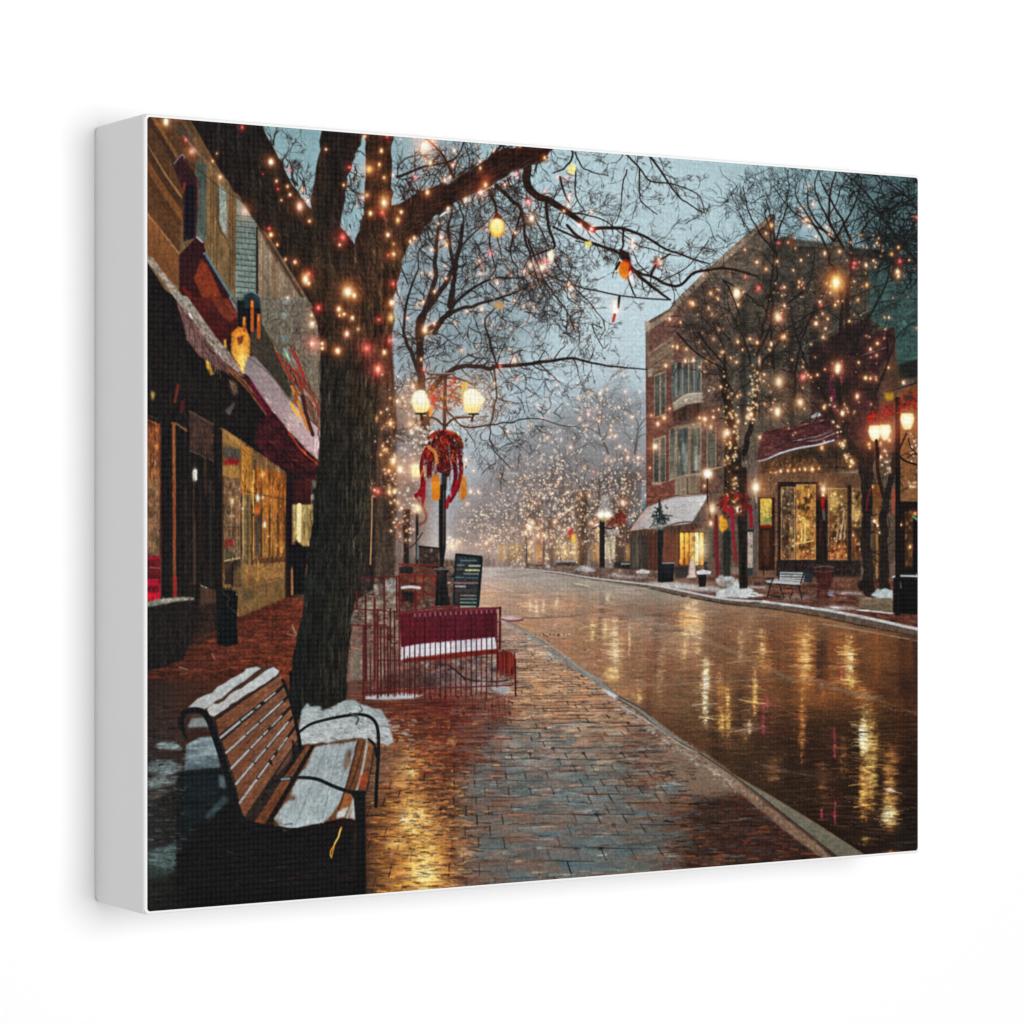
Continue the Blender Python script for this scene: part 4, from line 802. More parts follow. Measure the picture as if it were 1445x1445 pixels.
for pts, w, c in (([(985,400),(1040,520),(1120,640)],3,(150,56,44)),([(1100,390),(1150,500),(1180,600),(1160,660)],5,(150,58,46)),([(1050,480),(1130,560),(1160,640)],4,(130,50,40)),([(1180,600),(1240,700),(1298,830)],3.4,(120,60,48)),
       ([(1150,660),(1200,780),(1298,960)],5,(110,70,52)),([(1090,650),(1130,740),(1170,860),(1215,960)],4.5,(200,118,50)),([(1170,720),(1200,860),(1245,1000)],5,(70,30,32)),([(1130,680),(1110,760)],6,(150,84,44)),([(1085,780),(1140,860)],5,(236,170,84))): stroke('E', pts, w, c, .9)
# shop front below
def rI(x0, y0, x1, y1, col, a=1, f=.6, tex='f.15 v.15 m.15'): rect('I', x0, y0, x1, y1, col, a, f, tex)
fill('E', [(20,900),(130,940),(135,1445),(20,1445)], [(132,72,38),(124,86,56)], 1, .7, 'f.2 m.35'); stroke('E', [(20,880),(125,930)], 3, (176,96,50), .8); busy('E', [(25,960),(125,960),(125,1440),(25,1440)], [(190,120,60),(80,46,28),(220,170,110),(120,70,40)], 60, (1.5,5), 2, .4)
rI(20, 0, 130, 545, [(120,86,60),(112,84,62)], 1, .6, 'f.2 m.35'); busy('I', [(25,0),(125,0),(125,530),(25,530)], [(150,110,80),(84,60,46),(190,150,110)], 60, (1.5,5), 2, .35)
rI(20, 540, 138, 700, (96,24,30)); rI(20, 705, 138, 800, (176,22,48)); rI(20, 800, 138, 868, (196,24,48)); rI(20, 545, 135, 565, (170,30,56), .8); rI(30, 760, 120, 800, (70,14,24), .8, 1.5); stroke('I', [(60,625),(130,628)], 1.6, (200,110,110), .8)
stroke('E', [(132,940),(134,1445)], 2, (110,50,36), .8); stroke('I', [(134,0),(138,830)], 2, (96,46,36), .8)
stroke('E', [(232,920),(234,1445)], 4.6, (146,86,48), .95, False); stroke('I', [(235,0),(237,700)], 4.6, (136,72,42), .95, False); stroke('I', [(237,700),(240,830)], 6.5, (140,44,32), .9, False); stroke('E', [(222,915),(260,925),(325,970)], 3, (150,100,60), .8)
stroke('E', [(262,640),(240,760)], 4, (120,50,30), .8); fill('E', [(60,680),(95,690),(90,740),(70,740)], (220,180,90), .7, 1.2); stroke('E', [(295,760),(290,830)], 4, (120,24,34), .7)
fill('E', [(345,830),(520,930),(520,1180),(350,1110)], (68,48,40), .95, .6, 'f.25 m.25'); stroke('E', [(350,830),(520,925)], 3, (90,74,60), .8); stroke('E', [(350,1115),(520,1190)], 2.5, (96,84,74), .7); stroke('E', [(20,850),(120,890)], 3, (60,48,42), .8)
for x, y0, y1, c in ((375,0,740,(66,50,40)),(385,300,740,(72,56,44)),(500,0,760,(48,48,42)),(460,-250,100,(78,50,36)),(430,0,600,(44,32,28)),(320,0,700,(44,36,32))): stroke('I', [(x,y0),(x+3,y1)], 3, c, .8, False)
rect('E', 372, 1250, 400, 1335, (214,214,190), .9, .8); glow(*cv('E', [(386,1290)])[0], 3, WHITE, .8, 8)
# big lit window
fill('E', [(585,950),(725,1040),(1050,1270),(1050,1445),(585,1445)], [(118,88,54),(120,84,50)], 1, .6, 'v.25 f.15'); rI(585, -10, 1050, 980, [(124,88,52),(120,88,54)], 1, .4, 'v.22 f.12')
fill('E', [(590,950),(725,1045),(720,1100),(590,1060)], (150,112,60), .9, .8); fill('E', [(590,1080),(715,1110),(715,1180),(600,1170)], (74,70,66), .8, 1); fill('E', [(600,1190),(650,1165),(712,1190),(710,1215),(600,1218)], (140,30,30), .9, .8)
fill('E', [(590,1225),(715,1225),(715,1320),(590,1300)], (158,118,62), .9, .8); fill('E', [(590,1330),(715,1340),(715,1445),(590,1445)], (112,86,62), .9, .8)
rI(590, 0, 715, 560, [(112,84,60),(92,80,62)], .9, .8, 'f.25 m.35'); busy('I', [(600,60),(706,60),(706,540),(600,540)], [(160,120,80),(74,60,48),(96,88,76),(190,150,100),(120,60,40)], 70, (1.5,6), 2, .45)
rI(605, 420, 665, 475, (130,34,38), .85, 1.4); glow(*cv('I', [(655,145)])[0], 3, (255,200,140), .8, 5); rI(615,240,675,258,(170,140,110),.8,.8); rI(690,290,730,310,(150,120,96),.7,1)
rI(595, 560, 720, 640, (60,48,36), .9, .8); stroke('I', [(605,575),(735,550)], 2.6, (196,170,120), .8); rI(600, 640, 660, 750, (46,36,28), .9, .8); rI(665, 620, 735, 770, (96,74,48), .9, .8); stroke('I', [(660,600),(660,760)], 2.5, (24,20,18), .9)
fill('E', [(722,1060),(802,1110),(800,1445),(722,1445)], [(180,120,48),(172,116,50)], 1, .5, 'v.3'); stroke('E', [(728,1400),(800,1350)], 3, (226,176,90), .8); busy('E', [(725,1080),(800,1120),(800,1440),(725,1440)], [(200,140,60),(120,74,32),(220,160,80)], 16, (1,3), 4, .5)
rI(720, 0, 800, 90, (176,116,50), 1, .6); rI(728, 90, 790, 780, [(138,112,70),(116,92,60)], 1, .5, 'v.25'); stroke('I', [(735,100),(738,560)], 2.2, (180,152,100), .7); stroke('I', [(770,100),(770,700)], 2.6, (84,64,40), .7)
stroke('E', [(815,1260),(812,1445)], 2.6, (226,164,70), .9); stroke('I', [(808,0),(808,560)], 3, (230,166,80), .9, False); stroke('I', [(715,30),(715,540)], 2, (190,130,110), .6, False)
rI(820, 0, 1050, 550, [(150,88,34),(132,90,46)], 1, .5, 'v.4 f.12 m.15'); fill('E', [(822,1230),(1050,1290),(1050,1445),(822,1445)], [(146,84,34),(156,92,36)], 1, .6, 'v.4')
for x in (845, 870, 885, 915, 945, 975, 1000, 1030): stroke('I', [(x, -30), (x, 540)], 1.6, ((96,52,22),(196,132,60))[(x//5) % 2], .6, False)
rI(822, 230, 868, 545, (76,66,54), .85, 1, 'm.4 f.3'); glow(*cv('I', [(843,120)])[0], 3, WHITE, 1., 4.5); rI(822, 180, 850, 240, (210,96,30), .8, 1.4); glow(*cv('I', [(893,310)])[0], 2, WHITE, 1., 4); glow(*cv('I', [(878,110)])[0], 1.6, WARM, .8, 3); glow(*cv('E', [(878,1290)])[0], 2, (255,200,110), .9, 5)
fill('I', [(820,560),(1045,545),(1045,580),(820,610)], (96,62,38), 1, .6); fill('I', [(740,600),(1045,585),(1045,720),(740,800)], [(144,104,58),(132,96,54)], 1, .6, 'f.2 m.15'); fill('I', [(705,790),(1050,700),(1055,845),(705,990)], [(116,88,54),(124,90,52)], 1, .6, 'f.12 m.15')
stroke('I', [(845,570),(850,720)], 3, (176,128,66), .7); stroke('I', [(880,700),(905,740),(905,830)], 2, (84,62,40), .6); stroke('I', [(910,720),(1045,690)], 1.6, (84,62,40), .6); rI(720,780,800,880,(80,70,52),.6,3)
rI(1050, 0, 1105, 850, (34,18,22), 1, .6, 'v.25'); rI(1105, -20, 1240, 160, (64,26,26), .95, 1.2, 'f.3'); rI(1095, 165, 1250, 470, [(176,152,98),(150,122,74)], 1, 1, 'v.35 m.2'); stroke('I', [(1145,170),(1142,430)], 6.5, (236,218,160), .9, False); rI(1200,190,1240,460,(140,116,74),.8,1,'v.3')
rI(1055, 840, 1200, 880, (104,62,40), .9, 1.5)
fill('I', [(1085,600),(1250,500),(1240,700),(1190,840),(1090,820)], (112,78,50), .9, 1.5); stroke('I', [(1092,600),(1092,820)], 3, (180,120,66), .7)
fill('I', [(1075,470),(1100,440),(1130,430),(1165,465),(1200,480),(1205,560),(1190,660),(1180,820),(1105,820),(1100,640),(1075,560)], (20,17,20), 1, .7, 'f.4'); rI(1055,470,1090,640,(24,20,22),.9,1); fill('I', [(1085,455),(1110,435),(1120,460)], (170,110,60), .7, .8); rI(1197,430,1220,470,(180,150,110),.8,1)
rI(1235, 90, 1255, 130, (200,196,190), .7, 1)
for x, y0, y1, w_ in ((585,-300,760,3),(722,-180,560,2.4),(803,-100,600,2.6),(868,-60,545,2),(930,-50,540,1.6),(990,-30,535,1.6),(1048,0,860,3)): stroke('I', [(x,y0 + 260),(x,y1)], w_, (58,38,24), .8, False)
for x, y0, y1, w_ in ((650,100,400,2),(690,60,500,1.4),(900,40,520,1.4),(960,40,520,1.4)): stroke('I', [(x,y0),(x+2,y1)], w_, (206,150,82), .4, False)
stroke('I', [(590,30),(720,60),(800,80),(1048,130)], 1.8, (70,46,28), .7); stroke('I', [(590,330),(720,330)], 1.4, (60,46,34), .6)
dabs('I', [(590,0),(1045,0),(1045,560),(590,560)], 600, (2,8), (.8,2.2), 1.57, .24, (.3,.7), .03); dots('I', [(600,0),(1040,20),(1040,520),(600,540)], 9, (.7,1.4), [(255,214,140),(255,180,90)])
# ground by the shops, planter, bin
fill('I', [(700,992),(860,920),(1055,845),(1180,870),(1160,1100),(1090,1445),(20,1445),(20,1340),(400,1200),(560,1100)], [(72,34,26),(104,48,32),(66,36,26),(104,50,32)], 1, 1.2, 'h.35 f.3 m.2')
for i in range(420):
    x, y = rng.uniform(60, 1130), rng.uniform(880, 1440)
    if y < 1330 - .42 * x and x < 700: continue
    if x > 1150 - (y-900)*.12: continue
    if y < 1290 - .42 * x + 0: continue
    stroke('I', [(x,y),(x+rng.uniform(15,80),y-rng.uniform(0,8))], rng.uniform(.8,2), ((140,66,40),(48,24,20),(70,34,24),(160,84,44))[rng.integers(4)], rng.uniform(.2,.6))
fill('I', [(380,1130),(540,1060),(545,1090),(390,1160)], (124,66,36), .8, 1.2)
fill('I', [(430,758),(540,790),(542,960),(425,960)], [(70,50,38),(86,64,50)], .95, .6, 'v.3'); stroke('I', [(430,755),(470,770)], 2, (190,180,160), .7)
fill('I', [(375,900),(560,880),(560,1080),(380,1160)], (44,32,28), .9, 1, 'f.4 m.4')
fill('I', [(20,905),(120,900),(370,865),(378,1100),(300,1290),(160,1350),(20,1380)], [(36,30,29),(26,22,22)], 1, .8, 'f.35 v.3')
for i in range(70):
    x, y = rng.uniform(30, 360), rng.uniform(930, 1330); stroke('I', [(x,y),(x+rng.uniform(-20,20),y+60)], 1.2, (64,52,46), .35)
fill('I', [(20,880),(100,858),(200,845),(300,838),(378,842),(382,860),(250,872),(120,898),(20,915)], [(150,146,132),(124,120,106)], 1, .8, 'f.25 m.2')
fill('I', [(548,800),(560,775),(640,770),(700,810),(690,1000),(700,1180),(620,1200),(545,1180)], (15,18,20), 1, .6, 'f.5'); stroke('I', [(590,790),(600,820),(640,850),(620,890),(690,960)], 1.6, (90,76,56), .6); stroke('I', [(600,780),(690,790)], 2, (70,60,50), .8); glow(*cv('I', [(690,820)])[0], 1.5, WARM, .5)
for pts in ([(1095,1040),(1110,1100)],[(1060,1110),(1120,1120)],[(510,1250),(530,1290)],[(270,1350),(330,1365)],[(1100,1060),(1130,1120)]): stroke('I', pts, 2, (150,140,120), .55)

dabs('A', [(20,20),(400,0),(700,560),(1250,1445),(250,1445),(20,1080)], 1500, (2,9), (.6,1.8), 1.3, .16)
dabs('E', [(20,0),(800,0),(1290,900),(1290,1300),(600,1300),(20,700)], 1200, (2,7), (.6,1.8), .9, .25)
dabs('E', [(20,850),(1050,1100),(1050,1445),(20,1445)], 1200, (2,8), (.6,1.8), 1.57, .3); dabs('I', [(20,0),(1250,0),(1200,860),(700,980),(20,900)], 1800, (2,8), (.6,2), 1.57, .2)
for i in range(260):       # faint joinery and reflections in the dark shop fronts
    x, y = rng.uniform(205, 315), rng.uniform(470, 840); stroke('P', [(x, y), (x + rng.normal(0, 1), y + rng.uniform(6, 40))], rng.uniform(.6, 1.8), ((52,44,38),(70,54,42),(16,14,16),(44,46,48))[rng.integers(4)], rng.uniform(.2, .6), False)
fill('P', [(486,780),(640,790),(680,806),(660,868),(486,880)], [(92,74,64),(112,94,84)], 1, 2, 'f.3 m.3')
dabs('P', [(486,790),(650,800),(650,868),(486,880)], 400, (2,8), (1,3), 0, .45, (.4,.9))
# ---- trees behind the big trunk
BR = (46, 36, 32)
def gt(k, x, y, ang, L, w, n, col=BR, a=.95, **kw):
    (X, Y), = cv(k, [(x, y)]); grow(X, Y, ang, L, w, n, col, a, **kw)
l2 = []
fill('P', [(560,290),(640,250),(730,300),(790,380),(760,470),(660,560),(560,600)], (84,84,86), .22, 14, 'm.6')
fill('P', [(536,560),(600,540),(620,640),(600,780),(560,800),(530,780)], (92,66,52), .55, 9, 'm.4')
for b in (([(600,600),(590,470),(600,440),(628,400),(646,360),(652,320)],(13,5)), ([(592,500),(596,450),(612,400),(616,340),(622,290)],(10,3)), ([(598,470),(640,440),(690,425),(720,415)],(7,2.5)), ([(612,470),(650,420),(690,395),(720,392)],(6,2)),
          ([(588,520),(570,470),(575,420),(590,380)],(6,2)), ([(640,400),(650,350),(680,320)],(4,1.5)), ([(634,432),(640,380),(632,330),(640,280)],(8,2)),([(600,560),(640,520),(700,518),(750,513),(808,506),(848,515),(912,521)],(8,1.4)),
          ([(700,515),(690,480),(685,450),(706,430)],(3,1.5)),([(620,560),(650,600),(690,600),(750,590),(790,600)],(3,1)),([(695,515),(700,560),(690,620),(720,660)],(2.4,1))):
    limb(b[0], b[1], BR, .95, .3)
for x, y, a_, L, w, n in ((720,415,-.3,30,2.2,3),(720,392,.1,30,2,3),(680,320,-.9,26,1.6,3),(622,290,-1.5,30,2.4,3),(640,280,-1.2,30,2,3),(652,320,-1.3,34,2.6,4),(590,380,-1.7,30,2,4),(690,400,.5,30,2,3),(660,500,.6,28,2,3),
      (750,513,1.2,26,1.6,3),(780,510,-1.,26,1.6,3),(808,506,1.,24,1.4,3),(830,510,-.8,22,1.2,2),(760,512,.9,34,1.5,3),(700,518,-1.2,30,1.8,3),(700,560,.8,30,1.6,3),(790,600,.3,26,1.2,2),(640,520,-.9,30,2,3),(600,500,-2.3,24,2,3),
      (570,440,-2,20,1.6,3),(585,340,-1.2,28,2,4),(575,400,-1.9,26,2,3),(620,350,-.6,28,2,4),(700,440,.9,30,1.4,3),(740,440,.2,34,1.6,3),(730,400,.9,34,1.6,3),(650,600,.7,30,1.4,3),(690,620,.9,26,1.2,3),(730,560,.7,26,1.2,3),(740,330,1.1,36,2,4),(760,360,1.3,34,1.8,4),(700,330,1.3,32,1.8,4),(670,340,1.2,28,1.6,3),
      (560,240,-1.2,24,1.6,3),(570,225,-.5,24,1.6,3),(600,240,-.9,24,1.6,3),(640,240,-1.2,18,2,3),(500,240,1.6,18,1.4,3),(495,300,-1.2,18,1.4,3),(505,330,1.7,14,1.2,2),(790,450,.3,30,1.4,3),(800,420,.6,24,1.2,3),(555,500,-2.6,20,1.4,3),(560,560,2.2,20,1.3,3),(640,560,.3,34,1.6,3),(560,330,-.5,24,1.4,3),(600,420,-2.4,26,1.4,3),(660,460,.9,26,1.3,3)):
    grow(x, y, a_, L, w, n, BR, .85, .6, lights=l2, lp=.035, wmin=.5)
thicket('P', [(565,290),(640,250),(740,250),(800,340),(830,440),(770,500),(660,520),(570,500)], 900, (8, 24))
thicket('P', [(556,200),(740,212),(700,260),(600,262),(556,285)], 260, (6, 18)); thicket('P', [(486,200),(512,200),(512,300),(486,320)], 40, (6,14))
thicket('P', [(640,500),(850,490),(800,620),(700,660),(640,600)], 300, (8, 24), a=(.3,.7)); thicket('P', [(545,480),(640,480),(600,640),(545,700)], 200, (6, 18))
thicket('P', [(740,250),(800,290),(830,400),(780,460),(740,420)], 220, (8,22))
# trunks behind, lamp clutter
fill('P', [(524,480),(552,470),(560,600),(560,690),(556,820),(522,820)], [(70,48,36),(76,62,52)], 1, 1, 'v.4 f.25')
fill('P', [(514,560),(534,560),(530,700),(528,830),(500,850),(505,780)], (46,38,34), 1, 1, 'v.4 f.3'); dots('P', [(518,560),(530,560),(530,720),(518,720)], 16, (.6,1.2))
fill('J', [(505,200),(560,200),(555,600),(512,600)], (40,34,32), .95, .6, 'v.3'); rect('J', 460, 420, 508, 700, (128,108,100), .8, 1, 'v.25'); rect('J', 552, 400, 590, 640, (118,104,98), .8, 1, 'v.2')
rect('J', 600, 230, 620, 620, (34,36,36), 1, .4); stroke('J', [(614,400),(612,560)], 1.8, (130,140,144), .8)
for i in range(60):
    x, y = rng.normal(500, 40), rng.normal(330, 70); stroke('J', [(x,y),(x+rng.uniform(-30,30),y+rng.uniform(-30,30))], 1.4, ((120,44,34),(70,34,28),(150,80,50))[rng.integers(3)], .6)
stroke('J', [(560,480),(600,440),(650,370)], 1.6, (70,30,26), .8); stroke('J', [(600,100),(670,220),(670,280),(630,310)], 4, (110,56,40), .6)
dots('J', [(400,50),(600,60),(620,420),(420,440)], 60, (.8,1.8), [(255,190,110),(255,140,80),(255,230,190)])
dots('F', [(350,560),(760,560),(700,1440),(360,1440)], 150, (.7,1.7), [(255,220,180),(255,170,100),(255,245,230),(240,110,80)])
dots('F', [(560,850),(1050,850),(1000,1000),(640,1150),(560,1100)], 80, (.7,1.5), [(255,236,216),(230,220,210)])
for x, y in l2: bulb(x, y, rng.uniform(.8, 1.5), (WARM, PINK, AMB)[rng.integers(3)], .6)
fill('F', [(440,1040),(560,1020),(560,1180),(440,1160)], (150,150,160), .35, 5)
bulbs('F', [(435,1195,'w',5.4),(485,1250,'w',5.2),(405,1262,'w',3),(600,1255,'w',6.4),(580,648,'w',3.6),(668,236,'w',4),(505,730,'w',3),(465,755,'w',2.4),(415,918,'a',3.2),(562,920,'w',3.8),(640,450,'w',2.4),(860,590,'w',3),(910,635,'w',3),
            (1315,455,'w',3.8),(1215,500,'r',2.2),(1190,545,'a',2.2),(1175,625,'w',2),(1340,595,'p',2),(1270,975,'p',2.4),(965,1180,'w',2.6),(965,1220,'w',2.4),(540,150,'p',2),(935,385,'a',2.6),(735,190,'p',2.6),(660,525,'r',3),(1080,85,'a',2.6),
            (975,100,'a',2.4),(1385,60,'p',2),(890,185,'w',1.8),(1020,1260,'w',2),(375,1105,'a',2),(345,1145,'w',1.8),(265,1155,'r',2.4),(390,1105,'w',1.6),(360,1080,'w',1.8),(345,838,'a',2),(315,880,'w',2)])
rect('F', 572, 1215, 632, 1305, [(255,240,200),(255,226,150)], .95, 1.4)
fill('F', [(1165,40),(1220,20),(1250,60),(1225,90),(1175,80)], (196,156,110), .9, 1, 'm.2'); fill('F', [(455,1290),(525,1320),(510,1400),(470,1400)], (170,130,110), .7, 1.2)
bulbs('J', [(615,195,'y',5),(325,72,'r',3),(405,70,'a',2.4),(440,70,'a',2.4),(470,150,'w',3),(495,190,'w',2.4),(265,40,'y',2.2),(300,60,'a',2)])

dabs('P', [(912,480),(1092,320),(1302,370),(1302,720),(1000,800),(912,760)], 5200, (1.5,6), (.6,1.7), -.15, .2)
dabs('P', [(1000,640),(1302,640),(1302,820),(1000,810)], 2200, (1.5,6), (.6,1.8), 1.57, .3); dabs('P', [(1060,815),(1302,830),(1302,886),(1060,850)], 500, (3,10), (.8,2), .05, .3)
dabs('P', [(742,700),(912,700),(912,812),(742,800)], 900, (1.5,5), (.6,1.6), 1.57, .2)
# ---- right-hand trees in front of the facades
l3 = []; BK = (40, 32, 28)
fill('L', [(145,200),(160,-100),(210,-100),(210,300),(215,720),(160,725)], [(48,34,26),(40,34,30)], 1, .6, 'v.5 f.3')
fill('H', [(30,480),(75,460),(85,640),(130,800),(140,1000),(160,1445),(50,1445),(60,1000),(70,760)], [(62,44,32),(54,38,28)], 1, .8, 'v.5 f.35')
for b in (([(1046,700),(1040,640),(1020,560),(1022,500),(1010,470)],(11,2.5)), ([(1050,640),(1062,590),(1068,540),(1072,480),(1085,420),(1092,360)],(8,2)), ([(1068,540),(1050,480),(1030,440)],(4,1.5)), ([(1070,520),(1100,480),(1130,470),(1150,430)],(4,1.5)),
          ([(1226,833),(1222,760),(1222,700),(1210,640),(1180,600),(1165,560),(1140,520),(1120,460)],(17,2)), ([(1222,720),(1228,620),(1232,560),(1200,480),(1195,420),(1200,340),(1160,260)],(13,2)), ([(1249,832),(1246,740),(1256,680),(1262,640)],(15,7)),
          ([(1200,640),(1184,560),(1180,500),(1188,430),(1170,360),(1150,320),(1130,290)],(9,2)), ([(1176,340),(1150,310),(1140,290)],(4,1.5)), ([(1190,350),(1170,310),(1172,270),(1180,240)],(4,1.5)),([(1232,560),(1250,520),(1262,480)],(5,2)),
          ([(1302,380),(1260,330),(1220,270),(1184,240)],(5,1.4)),([(1302,300),(1270,270),(1240,250)],(4,1.4)),([(1302,340),(1250,330),(1205,345)],(4,1.2)),([(1302,270),(1285,330),(1260,360)],(4,1.2))):
    limb(b[0], b[1], BK, .95, .22)
for b in (([(1092,520),(1088,440),(1096,380),(1090,320),(1080,280)],(4,1.2)),([(1120,560),(1130,480),(1160,420),(1175,380)],(4,1.4)),([(1068,500),(1100,440),(1140,400),(1150,350)],(3.5,1.2)),([(1040,560),(1000,500),(965,455)],(3.4,1)),([(1030,480),(1000,440),(990,400)],(2.6,1)),
          ([(1200,500),(1230,440),(1250,400),(1262,340)],(4,1.4)),([(1176,340),(1200,300),(1215,260),(1210,245)],(3.4,1)),([(1172,320),(1150,270),(1155,240)],(3,1)),([(1172,330),(1120,300),(1090,262)],(3,1)),([(1096,360),(1060,310),(1048,262)],(2.6,.9)),([(1094,340),(1110,290),(1112,240)],(2.4,.9)),([(1215,330),(1240,300),(1302,285)],(3,1.6)),([(1230,300),(1270,320),(1302,310)],(3,1.4)),([(1262,360),(1230,320),(1222,290)],(2,1)),
          ([(1098,470),(1150,440),(1200,420),(1260,395)],(2,1.2)),([(1020,395),(1060,420),(1100,460),(1110,500)],(2,1.2))):
    limb(b[0], b[1], (34,30,28), .92, .5)
for x, y, a_, L, w, n in ((1010,470,-1.9,24,1.6,3),(1022,500,-2.2,22,1.4,3),(1092,360,-1.4,28,2,3),(1092,380,-2.2,28,1.6,3),(1085,420,-.6,26,1.6,3),(1030,440,-2.,24,1.5,3),(1150,430,-.9,24,1.5,3),(1130,290,-2.1,26,1.8,4),(1140,290,-1.7,26,1.8,4),(1160,260,-1.9,18,1.5,3),
      (1180,240,-1.3,16,1.5,2),(1172,300,-1.,30,1.8,4),(1185,330,-.6,28,1.8,4),(1195,400,-2.2,26,1.6,3),(1120,460,-1.9,26,1.6,4),(1140,520,-2.4,24,1.6,3),(1262,480,-1.,20,1.6,3),(1200,480,-.7,26,1.6,3),(1165,560,-2.5,24,1.5,3),
      (1088,330,-1.9,30,2,4),(1060,330,-2.1,24,1.4,3),(1050,320,-1.7,26,1.4,3),(1100,300,-1.3,22,1.4,3),(1240,290,2.5,24,1.6,4),(1270,300,2.2,24,1.6,4),(1290,280,2.7,22,1.6,4),(1250,330,2.7,24,1.5,4),(1290,330,2.1,24,1.6,4),(1302,260,2.6,22,1.6,4),(1302,420,2.8,22,1.2,3),
      (1215,270,2.9,20,1.2,3),(1300,350,3.,24,1.6,4),(1230,360,3.4,20,1.2,3),(1262,370,2.6,26,1.4,3),(1010,340,-2.4,24,1.1,3),(1000,300,-2.2,14,.9,2),(1020,380,-1.2,20,1.1,3),(1068,500,-.3,26,1.4,3),(1040,600,-2.6,18,1.2,2),(1066,580,-.7,20,1.3,3),(1100,520,.3,24,1.2,3),
      (990,450,-1.6,20,1.4,3),(980,470,-2.3,20,1.2,2),(985,440,-.5,24,1.2,3),(1110,600,-2.4,24,1.2,3),(1225,600,-2.6,24,1.4,3),(1150,380,2.8,24,1.2,3),(1235,430,-.3,26,1.3,3),(1280,640,-.6,14,1.,2),(1282,640,.9,14,1.2,2),(1130,400,-2.8,28,1.2,3),(1160,480,.4,26,1.2,3),(1210,560,-.2,24,1.2,3)):
    grow(x, y, a_, L, w, n, (32,30,28), .8, .6, lights=l3, lp=.03, wmin=.5)
fill('P', [(1200,240),(1300,248),(1302,370),(1240,360),(1195,300)], (38,52,54), .32, 9, 'm.6')
thicket('P', [(1000,260),(1100,240),(1220,250),(1240,360),(1180,420),(1060,420),(990,360)], 560, (8, 24), (34,34,34), (.3,.75), (.5,1.1), -1.5)
thicket('P', [(1190,245),(1302,250),(1302,400),(1240,390)], 520, (8, 28), (24,28,28), (.5,.95), (.6,1.8))
thicket('P', [(1020,420),(1240,400),(1262,480),(1230,620),(1100,600),(960,520),(950,440)], 950, (8, 28), (36,30,26), (.35,.8), (.6,1.5))
thicket('P', [(1262,370),(1302,380),(1302,500),(1262,500)], 60, (8, 20), (30,40,40), (.3,.6))
for x, y in l3:
    if y > 330 and rng.random() < .45: bulb(x, y, rng.uniform(.9, 1.7), (WARM, WARM, PINK, AMB)[rng.integers(4)], .7)
dots('P', [(960,420),(1050,390),(1230,400),(1240,560),(1180,640),(1080,600),(990,620),(950,520)], 90, (.7,1.5), [(255,220,170),(255,190,140),(240,150,110)])
dots('H', [(50,520),(150,800),(150,1440),(60,1440)], 90, (.8,1.8), [(255,200,110),(255,230,170),(240,150,60)]); dots('H', [(240,450),(330,560),(250,880),(200,860)], 50, (.8,1.8), [(255,190,120),(255,220,170)])
dots('H', [(770,800),(860,900),(950,1180),(900,1150)], 24, (.9,2), [(255,210,120),(255,230,170)])
bulbs('D', [(195,950,'p',2),(278,1035,'w',3.4),(415,1030,'w',3),(340,1083,'w',2.2),(340,840,'w',2.2),(378,785,'y',2.6),(200,1135,'r',2.4),(288,1212,'r',2.8),(578,1022,'w',2.6),(740,975,'w',3),(840,962,'w',2.4),(770,845,'w',2.6),(610,750,'a',3.6),
            (635,790,'a',2.4),(680,860,'a',2.6),(940,1040,'r',3),(935,1070,'r',2.2),(1020,1055,'w',2.6),(1070,1025,'w',2.4),(1195,980,'a',2.6),(1240,935,'a',2.4),(1250,1030,'r',2.4),(1235,1100,'w',3.6),(1240,1130,'a',2.8),(1365,730,'r',2.6),(705,1305,'w',3.4),
            (715,1325,'r',2.2),(565,1170,'a',2.6),(465,1205,'w',2.2),(562,1205,'w',2),(630,520,'a',2),(575,670,'a',2.4),(660,640,'a',2),(830,1300,'w',2.2),(810,1325,'a',2.2),(965,1290,'y',2.4),(1025,1190,'a',2.4),(940,1165,'w',1.6),(525,1090,'a',2),(540,940,'w',1.8),
            (150,1325,'w',3.6),(100,1105,'y',2),(425,905,'r',2),(490,900,'w',1.8),(755,800,'p',2.2),(465,1330,'w',2.6),(1350,1080,'w',0.8)])
(x, y), = cv('D', [(140,1245)]); glow(x, y, 9, (230,110,50), .6); glow(x, y, 4.6, (255,220,150), 1.2, 7); glow(x, y, 2.6, WHITE, 1, 4.6)
(x, y), = cv('D', [(815,1175)]); glow(x, y, 22, (220,96,30), .55, 24); glow(x, y, 13, (240,120,40), .8, 15); glow(x, y, 5.6, (255,180,70), 1.2, 9); glow(x, y, 3.2, (255,240,200), 1.2, 6)
fill('D', [(505,870),(520,830),(525,900),(515,950),(503,930)], (130,62,36), .9, .8)
